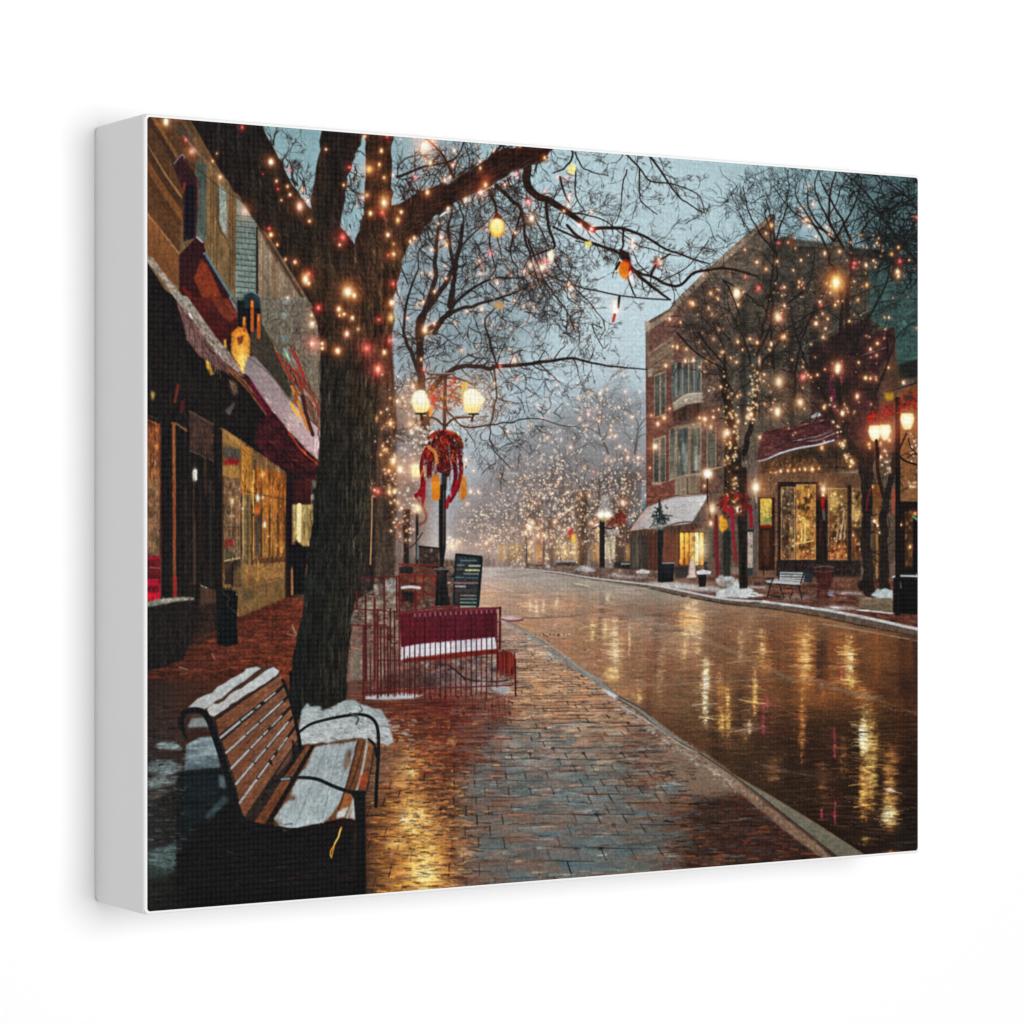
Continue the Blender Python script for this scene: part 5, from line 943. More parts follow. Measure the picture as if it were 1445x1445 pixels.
bulbs('H', [(680,175,'w',3.6),(420,130,'w',4),(440,140,'r',2.6),(465,265,'w',3.6),(450,270,'p',2.6),(375,315,'w',3),(230,280,'w',2.4),(282,305,'w',2.6),(148,300,'w',2.4),(50,368,'w',2.6),(100,410,'w',2.2),(140,438,'w',2.6),(428,572,'w',4.6),(590,540,'r',3.4),(418,775,'w',5),(572,712,'w',4),
            (735,745,'w',3.4),(860,785,'w',3.6),(830,470,'w',4.6),(825,495,'w',3.4),(970,440,'w',2.4),(1050,350,'w',2.4),(1097,310,'w',3.2),(1092,392,'w',2.4),(1173,475,'a',2.2),(1017,545,'y',3),(1050,548,'a',2.6),(1088,555,'p',2.4),(1275,575,'w',2.6),(960,670,'p',3.4),(905,160,'y',2.4),(728,270,'w',2.6),
            (760,145,'a',2.2),(725,108,'w',2),(690,525,'w',1.8),(740,487,'w',2),(590,612,'w',1.8),(645,540,'w',2.4),(625,525,'w',2),(75,918,'w',4),(150,840,'w',3.6),(240,795,'a',3.4),(298,950,'w',2.6),(95,985,'y',2.2),(145,670,'a',2.4),(840,990,'y',3),(720,1020,'y',2.6),(885,1080,'y',2.2),(920,1110,'y',2.2),
            (915,1145,'y',2),(1180,967,'w',2),(1040,995,'y',2.6),(1120,1080,'w',2.6),(328,522,'w',2.2),(180,355,'w',1.8),(330,722,'a',2),(1045,1020,'a',2.2),(590,470,'w',1.4),(745,210,'a',2)])
(x, y), = cv('H', [(295,430)]); glow(x, y, 2.4, (255,190,150), .8, 8)
bulbs('G', [(1055,155,'p',2.6),(1135,180,'w',2.2),(1230,50,'a',2.6),(1205,35,'a',2),(1340,75,'a',2.6),(1368,125,'w',3.4),(1375,302,'w',3.4),(1078,355,'w',2),(1112,360,'w',2.6),(1178,375,'w',2.6),(1230,452,'w',3),(1170,462,'p',2.4),(1028,495,'w',3.2),(1325,455,'a',2.6),(1378,478,'w',2.6),(1275,505,'w',2),
            (1435,395,'w',3),(1430,650,'a',2.6),(1055,808,'w',2.6),(1015,875,'w',3.2),(970,920,'p',3),(922,858,'w',2),(1272,875,'w',2.6),(1312,885,'w',4),(1373,870,'w',3),(1355,940,'w',3.8),(950,1085,'w',4.6),(912,1240,'w',2),(1412,815,'a',2),(1415,235,'w',2.2),(1270,325,'w',2),(1175,745,'w',1.4)])
fill('P', [(980,400),(1010,410),(1030,480),(1010,520),(975,490),(962,450)], (52,46,42), .35, 5, 'm.5')
for b in (([(1020,395),(1030,410),(1045,450)],(2.5,1.2)),([(985,470),(1000,490),(1020,512)],(3,2)),([(955,470),(985,500),(1025,522)],(2.4,2))): stroke('P', b[0], b[1], (34,30,28), .9)
# wreath lamp on the right-centre trunk
(x, y), = cv('G', [(1333,1283)]); glow(x, y, 10, (255,160,80), .55); glow(x, y, 5.6, (255,240,200), 1.3); glow(x, y, 4, WHITE, 1)
stroke('P', [(998,676),(998,706),(1002,730)], 2, (44,36,32)); bulbs('K', [(1365,195,'w',5),(1310,30,'w',2.4),(1355,300,'w',3)])
(x, y), = cv('L', [(153,187)]); glow(x, y, 7, (255,150,70), .6); glow(x, y, 3.6, WHITE, 1.2)
bulbs('L', [(72,95,'w',3),(270,35,'w',4.4)])
fill('P', rough('L', [(1050,768),(1090,734),(1150,722),(1200,740),(1200,785),(1100,788)], 1), (172,182,182), .95, .7, 'f.1 m.15')
for i in range(130):
    an = rng.uniform(0, 6.28); rr = rng.uniform(50, 110); x, y = 120 + rr * math.cos(an), 150 + rr * .8 * math.sin(an)
    stroke('L', [(x,y),(x+rng.uniform(-22,22),y+rng.uniform(-22,22))], 2.2, ((120,26,28),(60,30,24),(150,34,30),(90,60,34))[rng.integers(4)], .7)
for pts, w, c in (([(110,180),(118,350),(135,540)],4.4,(130,34,48)),([(95,160),(105,240),(112,330)],3.6,(150,30,62)),([(0,230),(8,400),(14,620)],3.4,(110,34,40)),([(215,160),(235,220),(240,300)],5,(140,24,36)),([(190,150),(225,165),(240,190)],5,(120,24,30)),([(70,110),(60,180),(90,190)],5,(160,30,34))): stroke('L', pts, w, c, .9)
fill('L', [(30,240),(70,250),(82,300),(50,350),(24,320)], (206,140,44), .95, .8); rect('L', 48, 330, 100, 640, (44,42,38), .9, 1, 'v.4')
stroke('K', [(1395,250),(1385,420),(1400,690)], 3.2, (112,36,42), .85); fill('K', [(1415,250),(1445,240),(1445,370),(1418,350)], (226,160,50), .9, .8)
# lamps with red garlands at the far right
rect('P', 1263, 560, 1270, 868, (26,20,20), 1, .5); stroke('P', [(1266,640),(1274,622),(1281,606)], 3, (30,22,20)); stroke('P', [(1246,700),(1238,660),(1240,622)], 5, (46,30,22)); stroke('P', [(1240,700),(1228,690),(1222,720)], 3, (120,40,30), .7)
rect('L', 1195, 40, 1218, 220, (150,70,50), .8, 1, 'm.3'); stroke('L', [(1050,230),(1085,300),(1110,350),(1130,360)], 2.4, (60,40,30)); dots('L', [(1050,230),(1070,230),(1135,350),(1110,360)], 12, (.8,1.6))
for i in range(240):
    x = rng.uniform(1030, 1360); cy = 830 - (x - 1030) * .38; y = cy + rng.normal(0, 32)
    if x > 1210 and x < 1240: continue
    stroke('H', [(x,y),(x+rng.uniform(-20,20),y+rng.uniform(-16,22))], 2, ((150,16,20),(196,24,26),(90,20,20),(60,30,26))[rng.integers(4)], .75)
fill('H', [(1140,650),(1210,645),(1205,700),(1160,700)], (170,130,26), .85, 1.4); fill('H', [(1270,670),(1330,655),(1345,690),(1280,705)], (46,40,40), .9, 1.2)
for x0, x1, y0, y1 in ((1035,1125,868,975),(1110,1190,862,968),(1252,1348,785,897)):
    xc = (x0 + x1) / 2; fill('H', [(x0+8,y0),(x1-8,y0),(x1,y0+40),(x1-22,y1-8),(xc+12,y1),(xc-12,y1),(x0+22,y1-8),(x0,y0+40)], [(255,214,140),(255,196,120)], 1, .7, '')
    (gx, gy), = cv('H', [(xc, (y0+y1)/2 - 6)]); glow(gx, gy, 7, (255,246,214), .95, 8); glow(gx, gy, 17, (235,90,50), .42); glow(gx, gy, 42, (200,80,36), .16)
stroke('H', [(1090,970),(1100,1080)], 4, (50,30,24)); dots('H', [(1100,980),(1180,980),(1190,1200),(1110,1200)], 22, (.8,1.6)); dots('H', [(1290,860),(1390,1000),(1390,1300),(1340,1200)], 26, (.5,1.3), [(255,236,220)])
stroke('H', [(1310,950),(1320,1010),(1380,1080)], 1.6, (44,32,30)); stroke('H', [(1230,1060),(1290,1110),(1390,1140)], 2.6, (34,26,26)); stroke('H', [(1300,1090),(1340,1060),(1380,1070)], 1.4, (44,34,34))

dabs('E', [(240,0),(700,480),(1290,1190),(1270,1310),(900,1170),(560,520),(250,60)], 1300, (2,8), (.6,2), .85, .28, (.3,.8), .05)
# ---- the big tree
TR = (38, 33, 30)
bark = 'v.55 f.35 m.2'
fill('P', wob([(268,168),(330,150),(365,150),(372,185),(392,222),(412,262),(438,296),(446,240),(456,170),(515,170),(509,195),(497,230),(486,270),(480,320),(500,345),(514,300),(516,230),(512,170),(556,170),(552,215),(552,290),(579,279),(606,265),(644,252),(679,230),(702,213),(750,200),(790,206),
              (776,214),(768,228),(747,233),(722,242),(693,263),(650,281),(615,303),(594,330),(576,345),(566,368),(560,400),(556,430),(555,459),(544,503),(534,540),(527,575),(524,640),(522,690),(514,780),(500,854),(492,912),(488,960),(488,1000),(470,1010),(410,1016),(409,960),(424,880),(434,800),(444,700),(452,600),(453,520),(448,440),(430,400),(400,360),(350,300),(310,240)], 1.3),
     gridcol([200, 400, 470, 540, 620, 800], [150, 300, 420, 560, 760, 1000], [[(30,25,24),(32,28,27),(34,28,27),(56,38,26),(48,32,26),(58,30,24)],[(30,26,25),(38,30,24),(42,33,27),(60,40,28),(50,30,24),(54,30,24)],[(30,26,25),(40,30,23),(56,40,28),(64,44,30),(44,36,28),(46,32,24)],
             [(24,23,23),(32,28,26),(42,36,29),(56,47,35),(44,36,28),(46,32,24)],[(24,23,23),(26,26,25),(31,31,27),(58,52,42),(44,36,28),(46,32,24)],[(24,23,23),(23,26,25),(32,32,27),(58,52,40),(44,36,28),(46,32,24)]]), 1, .5, bark)
# the loose holes of sky between the limbs stay: branches over them
for b in (([(744,232),(744,262),(760,278),(779,285),(804,302),(837,325)],(12,7)),([(837,323),(876,322),(907,333),(943,353),(985,368),(1000,372)],(5,1.4)),([(800,318),(817,335),(841,345),(874,358),(888,375),(902,385),(918,390),(940,401),(960,402),(978,386),(1000,381),(1030,379),(1068,390)],(4,3.5)),
          ([(890,378),(905,392),(925,408),(945,423)],(6,2.5)),([(879,325),(879,345),(876,356)],(3,2)),([(770,285),(774,320),(782,345),(776,352),(748,362)],(4.5,2.5)),([(780,320),(815,337)],(3,2.5)),([(806,207),(807,222),(795,238),(780,244)],(3,1.5)),([(811,215),(820,235),(836,243),(858,248)],(2,1)),
          ([(812,240),(812,275),(826,300)],(2,1)),([(790,250),(795,270),(804,290)],(3,1.5)),([(880,215),(900,235),(918,255),(950,260),(985,275),(993,300)],(2.4,1)),([(912,215),(935,245),(955,275),(975,290),(993,301)],(3,1)),([(902,238),(902,270),(905,285),(927,303)],(2,1)),([(884,240),(878,262),(875,295),(868,315)],(1.8,.9)),
          ([(918,388),(928,370),(945,358)],(4,2)),([(884,385),(890,405),(896,418)],(3,1.5)),([(914,385),(900,372),(893,355)],(1.6,1)),([(875,358),(868,378),(864,392)],(1.4,.8)),([(1010,440),(980,480),(995,500)],(1,.6))):
    limb(b[0], b[1], (50,36,31), 1, .2, (6, 16), .8)
stroke('P', [(765,382),(779,391),(817,405),(845,411),(874,417),(910,421),(945,423)], 1.8, (48,40,38), 1)
for x, y, a_, L, w, n in ((779,285,-1.2,20,1.5,3),(800,300,-.8,22,1.4,3),(820,312,-1.,22,1.4,3),(837,325,.9,18,1.3,3),(860,322,-.9,18,1.1,2),(876,322,-1.2,16,1,2),(900,330,.8,18,1.1,2),(925,343,-.9,18,1.1,3),(943,353,.3,22,1.2,3),(960,360,-.6,18,1.,3),(985,368,.5,14,.9,2),
      (880,215,1.9,18,1.3,3),(900,218,1.6,20,1.3,3),(915,218,1.2,18,1.3,3),(930,222,1.,18,1.2,3),(860,212,2.2,12,1,2),(935,245,.5,18,1.2,3),(918,255,1.8,20,1.1,3),(950,262,.9,16,1.,2),(978,388,-.5,18,1.1,2),(950,402,1.1,14,1,2),(930,398,-1.3,16,1.,2),(745,250,2.4,24,1.8,3),(760,290,2.2,26,1.6,3),(790,300,1.9,26,1.4,3),
      (748,362,2.3,26,1.6,3),(770,350,1.6,26,1.3,3),(745,380,1.3,34,1.4,3),(760,400,1.,30,1.3,3),(817,335,1.6,14,1,2),(841,345,1.9,16,1,2),(700,262,1.7,28,1.8,3),(690,275,1.1,30,1.8,3),(715,250,1.4,30,1.8,3),(660,285,1.8,26,1.6,3),(730,240,1.2,26,1.8,3),(390,165,1.2,12,1,2),(425,180,1.9,12,1,3),(400,245,-.6,12,1,2),(430,290,-2.,12,1,2),(640,250,-2.,18,1.6,3),(610,262,-1.4,20,1.6,3),(680,228,-2.2,18,1.6,3),(720,210,-2.6,16,1.4,3),(590,275,-1.7,24,1.6,3),(485,270,-.2,12,1.2,2),(815,300,-.4,20,1.1,3),(800,245,.4,18,1,2),(700,300,.9,34,1.4,3),(735,290,1.3,30,1.4,3)):
    grow(x, y, a_, L, w, n, (44,36,34), .9, .6, wmin=.5)
for pts, n_, up in (([(570,282),(640,252),(700,215),(760,202)],34,-1),([(590,332),(640,290),(700,262),(745,236),(780,212)],46,1),([(444,300),(420,262),(380,200)],16,-1),([(484,270),(497,230),(509,190)],12,1)):
    P_ = smooth(pts, 8)
    for i in range(n_):
        x, y = P_[rng.integers(len(P_))]; grow(x + rng.normal(0, 3), y, up * rng.uniform(.5, 2.4), rng.uniform(8, 20), rng.uniform(1, 2.4), int(rng.integers(1, 4)), (46,34,30), .95, .6, wmin=.55)
limb([(560,250),(600,235),(640,225),(660,190)],(4,1.6),(48,34,30)); limb([(640,250),(625,220),(600,195)],(4,1.6),(48,34,30)); limb([(690,268),(700,300),(690,340),(700,380)],(4,1.2),(48,34,30)); limb([(700,262),(735,300),(742,345),(760,400)],(6,1.6),(48,34,30)); limb([(735,300),(720,350),(735,400)],(3,1),(48,34,30))
limb([(745,340),(770,400),(800,440),(812,470)],(3,.9),(48,38,34),1,.5); limb([(752,300),(790,380),(850,450),(845,480)],(2,.8),(48,38,34),1,.4); limb([(848,462),(835,460),(850,490),(858,485)],(1.4,.8),(48,38,34),1,.3)
limb([(800,300),(850,310),(900,345),(960,362)],(2,.9),(52,40,36),1,.9); limb([(812,340),(860,350),(900,362)],(1.6,.8),(52,40,36),1,.7); limb([(930,398),(970,375),(1000,340)],(1.6,.8),(52,40,36),1,.7)
# bark furrows
for i in range(1700):
    y = rng.uniform(300, 1000); xl = np.interp(y, [300,400,450,600,700,800,880,960,1010], [400,432,449,452,444,434,424,410,410]); xr = np.interp(y, [300,345,400,459,540,640,780,854,960,1010], [590,574,560,555,534,524,514,500,488,488])
    t = rng.random(); x = xl + (xr - xl) * t; L = rng.uniform(6, 24); dx = (np.interp(y + L, [450,1010], [452,410]) - np.interp(y, [450,1010], [452,410])) * (1 - t)
    c = ((14,14,14), (20,19,18), (84,72,52), (64,58,44), (60,40,28))[rng.integers(5)]
    if t < .5 and c[0] > 50: c = (46,46,42)
    seg(x, y, rng.uniform(.8, 2), x + dx + rng.normal(0, 1), y + L, .7, c, rng.uniform(.25, .65))
dabs('P', [(452,450),(555,455),(524,640),(500,854),(488,1005),(412,1012),(434,800)], 2600, (4,16), (.8,2.2), 1.62, .38, (.3,.85), .04)
dabs('P', [(290,165),(365,160),(438,296),(512,300),(552,290),(560,440),(452,450),(400,360)], 1500, (3,12), (.8,2.2), 1.3, .35, (.3,.8), .05); dabs('P', [(556,330),(620,262),(700,220),(780,205),(740,238),(650,282),(590,335)], 700, (3,12), (.8,2.2), -.45, .35, (.3,.8), .05)
for i in range(260):
    t = rng.random(); x = 590 + t * 180; y = 300 - t * 80 + rng.normal(0, 8); seg(x, y, 1.2, x + 10, y - 5 + rng.normal(0, 1), .7, ((24,18,18),(92,52,38),(70,40,34))[rng.integers(3)], .4)
for pts in ([(445,440),(480,470),(520,478),(556,470)],[(400,330),(440,352),(470,360)],[(516,215),(535,222),(552,226)],[(515,285),(540,295),(552,296)]): stroke('P', pts, 1, (84,60,44), .5)
stroke('J', [(282,100),(280,300),(270,600)], 2, (206,150,100), .85, False)
fill('I', [(1205,640),(1240,680),(1230,860),(1200,870)], (44,60,58), .5, 3)
bulbs('A', [(175,88,'w',4.4),(255,55,'a',2.6),(318,222,'r',3),(365,305,'p',4),(515,375,'a',2),(570,492,'w',3),(730,130,'r',3.2),(750,738,'p',4),(940,380,'w',4),(1070,440,'r',2.8),(980,520,'p',2.4),(990,578,'r',2.6),(1060,560,'w',3),(1078,620,'w',3),(1150,705,'p',4.2),(1205,660,'w',2.4),(1220,812,'a',3.4),
            (940,912,'a',3.8),(985,985,'a',2.6),(1045,1090,'w',2.4),(1115,1110,'p',3.6),(1190,1235,'w',4.6),(1215,1265,'w',2.8),(1215,1195,'r',3.4),(1285,1440,'r',3),(1340,290,'w',2.4),(1015,660,'w',1.6),(880,470,'r',1.6),(925,865,'r',2.2),(1440,985,'w',2.6),(1170,585,'w',2),(545,320,'a',1.6),(1060,1370,'w',2)])
bulbs('B', [(230,195,'w',3.2),(392,190,'r',3.6),(350,300,'y',3.2),(118,420,'r',3.4),(260,435,'w',4),(335,400,'a',3),(370,495,'w',3),(435,475,'p',2.4),(245,622,'w',3.2),(215,640,'p',2.4),(370,678,'w',4.6),(355,750,'r',4),(270,755,'y',3.2),(495,745,'w',3),(470,805,'y',3.4),(68,928,'r',4),(398,912,'w',3.2),(440,978,'w',3),(440,1052,'y',3.6),
            (400,1060,'r',2.6),(435,1268,'r',3.6),(105,1328,'w',5.4),(152,1355,'a',3.8),(425,1405,'w',3.6),(665,270,'w',6),(728,228,'r',3),(705,388,'y',3.4),(597,492,'r',3.2),(685,603,'a',3.8),(880,298,'w',3.4),(1070,370,'w',3),(1070,425,'y',2.8),(1107,548,'w',3.8),(1075,605,'p',4.2),(965,655,'a',3.8),(835,720,'y',3.2),(1330,470,'r',2.8),(1418,670,'r',3.4),
            (1325,895,'w',2.6),(785,930,'p',3),(822,980,'a',3.2),(560,960,'w',3),(590,935,'w',2.4),(715,1020,'w',2.4),(1143,1042,'r',3),(1065,1100,'p',3),(710,1195,'a',3),(735,1325,'w',3),(1072,1195,'a',3),(822,1228,'p',2.6),(1440,1125,'a',2.6),(810,515,'w',2.6),(850,490,'w',2.4),(870,405,'p',2.4),(1360,262,'w',2.6),(1165,300,'y',2.4),(1250,545,'p',2.6),(595,205,'r',2.6),(765,830,'w',2),(1390,1180,'w',2.4),(1195,1260,'p',2.4),(655,1400,'w',2.4),(610,1420,'a',2.4),(1320,1390,'w',2),(640,1190,'a',2),(75,550,'w',1.8)])
(x, y), = cv('B', [(690,240)]); glow(x, y, 12, (230,80,30), .6); glow(*cv('B', [(105,1300)])[0], 10, (220,90,40), .45); glow(*cv('B', [(370,640)])[0], 9, (210,100,40), .4)
glow(*cv('B', [(1110,510)])[0], 10, (200,50,30), .4); glow(*cv('B', [(440,1060)])[0], 12, (190,110,40), .3)
bulbs('C', [(145,350,'a',3.4),(240,490,'r',2.6),(308,500,'r',3),(325,635,'a',3.6),(322,695,'y',2.8),(285,738,'w',2.6),(405,840,'p',3.8),(490,875,'r',5),(485,868,'w',3),(28,675,'r',3.6),(50,790,'w',4.2),(785,955,'w',3),(783,995,'p',2.8),(980,1100,'w',3.4),(965,1120,'r',3),(128,1150,'w',4.4),(150,1110,'r',3.6),(770,1225,'p',3.2),(770,1180,'r',2.4),(335,1300,'w',3.6),(320,1270,'a',2.6),(1355,1335,'w',3),(1220,1410,'a',2.6),(1408,1378,'a',2),(65,1435,'w',2.4),(150,595,'r',2.2),(40,1140,'w',2.4),(665,1425,'w',4),(485,740,'p',2),(1300,1205,'r',1.8)])
fill('C', [(305,430),(340,390),(372,400),(375,440),(350,475),(320,460)], [(226,222,160),(240,220,130)], .95, .6); fill('C', [(435,960),(480,955),(492,980),(465,1005),(440,990)], (238,220,130), .95, .7)
fill('C', [(165,1050),(200,1010),(215,1060),(205,1105),(175,1100)], (255,226,190), .9, .9); glow(*cv('C', [(190,1070)])[0], 4, (255,210,170), .8, 8)
# round paper lanterns
(x, y), = cv('B', [(1192,855)]); glow(x, y, 17, (200,90,40), .45)
n = 20; fill('P', [(x + 10.8*math.cos(i*2*math.pi/n), y + 14.6*math.sin(i*2*math.pi/n)) for i in range(n)], (236,170,66), 1, .7, '')
fill('P', [(x + 8.6*math.cos(i*2*math.pi/n), y - 1 + 12.2*math.sin(i*2*math.pi/n)) for i in range(n)], [(255,250,205),(246,208,96)], 1, 1.2, '')
fill('B', [(1165,780),(1190,745),(1225,775),(1230,800),(1190,790),(1150,800)], (120,50,28), .85, 1)
fill('C', [(685,1120),(715,1100),(760,1110),(765,1180),(745,1225),(715,1230),(690,1195),(682,1150)], [(206,104,28),(224,132,40)], 1, .6, 'm.1'); stroke('C', [(685,1130),(680,1190)], 2, (240,190,120), .8); fill('C', [(690,1010),(760,1040),(775,1110),(735,1105),(700,1090),(686,1050)], (52,36,30), 1, .6); stroke('C', [(725,1095),(770,1120),(760,1170)], 3, (170,40,24), .9); stroke('C', [(665,1160),(690,1110)], 3, (40,30,28))
stroke('C', [(690,1360),(685,1400),(680,1440)], 3.4, (46,42,40)); (x, y), = cv('G', [(660,85)]); glow(x, y, 9, (220,120,70), .4); glow(x, y, 4, (255,226,190), 1.1, 9); glow(x, y, 2.4, WHITE, 1, 6); stroke('G', [(655,125),(645,170)], 4, (190,64,50), .9)
bulbs('E', [(1285,80,'r',3.4),(1435,85,'w',3.4),(1240,190,'w',3.8),(1245,335,'r',4.4),(1235,340,'p',3),(1312,335,'w',3.4),(1312,370,'y',3),(1420,385,'a',3.2),(1235,130,'a',2.6)])
bulbs('F', [(38,85,'w',3.6),(80,122,'w',3.4),(45,130,'a',2.6),(138,150,'w',3.2),(420,145,'y',4.2),(425,40,'w',3.6),(332,162,'r',3.6),(182,230,'w',3.6),(97,265,'p',4),(412,315,'r',4),(243,370,'r',4.6),(33,390,'a',3.6),(372,400,'y',3.6),(325,525,'r',5),(325,520,'p',3.4)])
# tall hanging bulb on the trunk edge
(x, y), = cv('F', [(325,530)]); glow(x, y, 3, (240,60,60), .9, 7)

# ---- cafe fence, chairs, red bench, sign, lamp post with bow
busy('J', [(200,700),(470,680),(480,1400),(110,1440),(110,1200)], [(150,144,128),(90,74,62),(44,34,30),(120,104,90),(176,172,160),(60,40,34)], 260, (1.5,7), 1.8, .6)
fill('J', [(205,880),(330,860),(340,950),(210,950)], (160,150,130), .6, 1.5, 'f.3'); fill('J', [(130,1230),(300,1200),(460,1270),(460,1445),(110,1445)], (120,112,100), .6, 2, 'f.3 m.3')
fill('J', [(370,720),(470,710),(470,800),(370,800)], (150,150,148), .6, 1.4, 'f.4')
fill('J', [(480,600),(760,600),(750,900),(480,930)], [(100,56,44),(72,44,36)], .8, 1.5, 'f.3 m.4'); fill('J', [(625,465),(770,480),(765,640),(625,610)], (56,42,36), .95, .7, 'f.4'); stroke('J', [(625,470),(770,485)], 2, (30,26,26))
busy('J', [(630,490),(760,500),(760,600),(630,590)], [(110,90,70),(180,180,170),(80,50,36)], 20, (1.5,4)); rect('J', 480, 620, 580, 665, (40,36,36), .95, .8); busy('J', [(480,690),(740,690),(740,900),(480,910)], [(96,40,30),(120,84,60),(40,28,26),(150,60,44),(84,72,60)], 110, (2,8), 1, .6)
for y in (600, 680, 820): stroke('J', [(480,y),(760,y+6)], 2.4, (118,38,30), .8)
for x in (595, 655, 745): stroke('J', [(x,680),(x,920)], 2.2, (110,30,26), .8, False)
stroke('J', [(500,770),(560,764),(628,772)], 4, (200,196,200), .9); fill('J', [(500,790),(590,800),(590,880),(500,880)], (30,26,28), .85, 1)
fill('J', [(640,840),(900,840),(910,920),(650,920)], (86,74,62), .7, 1.2, 'f.4 m.4'); busy('J', [(480,850),(920,850),(920,925),(480,925)], [(130,30,34),(90,24,28),(150,140,120),(60,40,36)], 90, (1.5,6), .8, .6)
# lamp post
fill('J', [(768,30),(820,0),(818,480),(800,620),(775,620),(768,480)], [(44,38,36),(36,32,32)], 1, .4, 'v.4'); stroke('J', [(803,60),(803,460)], 1.4, (120,104,96), .6)
fill('J', [(735,632),(842,632),(842,650),(825,670),(838,820),(850,900),(740,900),(745,820),(752,670)], [(46,38,38),(30,26,28)], 1, .4, 'f.4 v.3'); stroke('J', [(735,636),(842,636)], 2, (120,110,108), .8)
stroke('F', [(815,560),(812,760),(808,1000)], 5, (60,34,26), .95, False); stroke('F', [(660,870),(740,880),(810,930),(880,880),(1000,870)], 3, (48,36,32)); stroke('F', [(690,555),(800,560),(880,552)], 3.4, (60,54,52)); stroke('F', [(700,552),(880,550)], 1.4, (170,160,156), .8); stroke('F', [(640,620),(700,590),(900,590),(1010,630)], 3, (70,36,26), .8)
for i in range(150):
    an = rng.uniform(0, 6.28); rr = rng.uniform(40, 150); x, y = 815 + rr * 1.1 * math.cos(an), 700 + rr * .8 * math.sin(an)
    if (abs(x-635) < 70 or abs(x-1020) < 80): continue
    stroke('F', [(x,y),(x+rng.uniform(-26,26),y+rng.uniform(-26,26))], 2, ((130,26,24),(84,40,26),(176,90,30),(60,34,26),(200,40,34))[rng.integers(5)], .7)
fill('F', [(930,620),(980,610),(985,680),(950,780),(925,720)], (220,160,60), .7, 1.4, 'm.3'); fill('F', [(690,800),(725,790),(720,860),(700,870)], (226,120,40), .9, .8); fill('F', [(700,710),(745,700),(740,790),(710,780)], (176,26,34), .9, 1)
glow(*cv('F', [(636,757)])[0], 44, (190,100,50), .32); glow(*cv('F', [(1022,752)])[0], 46, (190,110,60), .32)
for cx, cy, rx, ry, cu in ((636, 757, 66, 84, 1), (1022, 752, 72, 92, -1)):
    pts = ([(590,690),(630,672),(668,680),(688,735),(706,785),(688,825),(650,845),(605,840),(580,800),(568,745)] if cu > 0 else
           [(948,690),(1000,660),(1040,672),(1075,705),(1104,738),(1080,790),(1050,835),(1000,848),(958,832),(944,760)])
    (gx, gy), = cv('F', [(cx, cy)]); glow(gx, gy, 30, (235,140,70), .4); fill('F', pts, [(255,250,228),(250,214,120)], 1, .7, ''); glow(gx, gy - 3, 9, WHITE, .8, 10)
    for dx in (-24, 10, 40): stroke('F', [(cx+dx*.7,cy-ry+12),(cx+dx,cy),(cx+dx*.6,cy+ry-10)], .9, (206,160,90), .5)
    stroke('F', [(cx-34,cy+ry+4),(cx+34,cy+ry+4)], 2.4, (70,50,40)); stroke('F', [(cx,cy+ry+6),(cx+14*cu,cy+ry+50)], 3, (60,46,40), .9)
# red bow and ribbons
for pts, w, c in (([(720,1010),(760,990),(820,985),(880,1000)],8,(170,56,28)),([(700,1060),(660,1140),(640,1230),(650,1330),(640,1440)],5,(116,24,28)),([(740,1040),(720,1120),(700,1230),(700,1300)],7,(92,20,26)),([(800,1010),(800,1120),(790,1240)],15,(96,22,26)),([(850,1020),(870,1100),(880,1200)],8,(88,18,26)),
        ([(900,1090),(925,1180),(930,1280),(900,1390),(850,1480)],5.5,(116,24,32)),([(880,1200),(890,1300),(860,1400)],6,(100,16,30)),([(660,1160),(690,1120),(720,1180)],7,(150,28,26)),([(820,1130),(840,1230),(830,1290)],6,(70,14,22)),([(760,1060),(830,1050)],10,(140,40,28)),([(600,1440),(640,1400),(650,1330)],5,(130,20,30)),([(870,1010),(910,1030),(930,1080)],8,(150,60,24))): stroke('F', pts, w, c, .95, True, 'f.35 m.2')
for i in range(260):
    x, y = rng.normal(810, 66), rng.normal(1110, 70); stroke('F', [(x,y),(x+rng.uniform(-24,24),y+rng.uniform(-10,34))], 1.6, ((170,44,30),(60,12,16),(110,24,26),(60,40,30),(200,110,50),(40,20,20))[rng.integers(6)], .7)
for i in range(90):
    x = rng.uniform(640, 940); y = rng.uniform(1080, 1400); stroke('F', [(x,y),(x+rng.uniform(-8,8),y+rng.uniform(30,80))], rng.uniform(.8,1.6), ((44,10,14),(60,14,18),(150,40,36))[rng.integers(3)], .35)
fill('F', [(880,1060),(930,1050),(945,1090),(900,1110)], (60,44,30), .8, 1); fill('F', [(790,1270),(830,1270),(825,1400),(785,1400)], (44,34,32), .9, .8)
fill('J', [(650,0),(672,0),(668,120),(650,190),(640,120)], (150,24,30), .9, .6); stroke('J', [(600,110),(650,60),(665,0)], 4, (150,20,36), .8); fill('F', [(715,1290),(770,1290),(775,1445),(718,1445)], [(200,110,30),(214,128,36)], .95, .6, 'm.15'); fill('J', [(722,0),(778,0),(776,125),(745,138),(718,125)], [(216,130,34),(206,118,28)], 1, .5, 'm.12')
fill('F', [(690,1300),(712,1290),(712,1445),(690,1445)], (170,160,160), .6, 1.2); fill('F', [(935,1290),(965,1300),(975,1445),(930,1445)], (190,120,50), .9, .7); fill('J', [(930,0),(972,0),(962,118),(935,138),(918,110)], [(196,122,50),(180,108,40)], .95, .6); stroke('J', [(905,0),(880,60),(840,120),(825,185)], 5, (150,20,36), .95); stroke('F', [(870,1320),(850,1400),(855,1445)], 3, (150,190,200), .6); stroke('F', [(690,1085),(740,1130),(755,1200)], 5, (206,130,60), .8); stroke('F', [(650,1260),(640,1300)], 3, (230,120,50), .7)
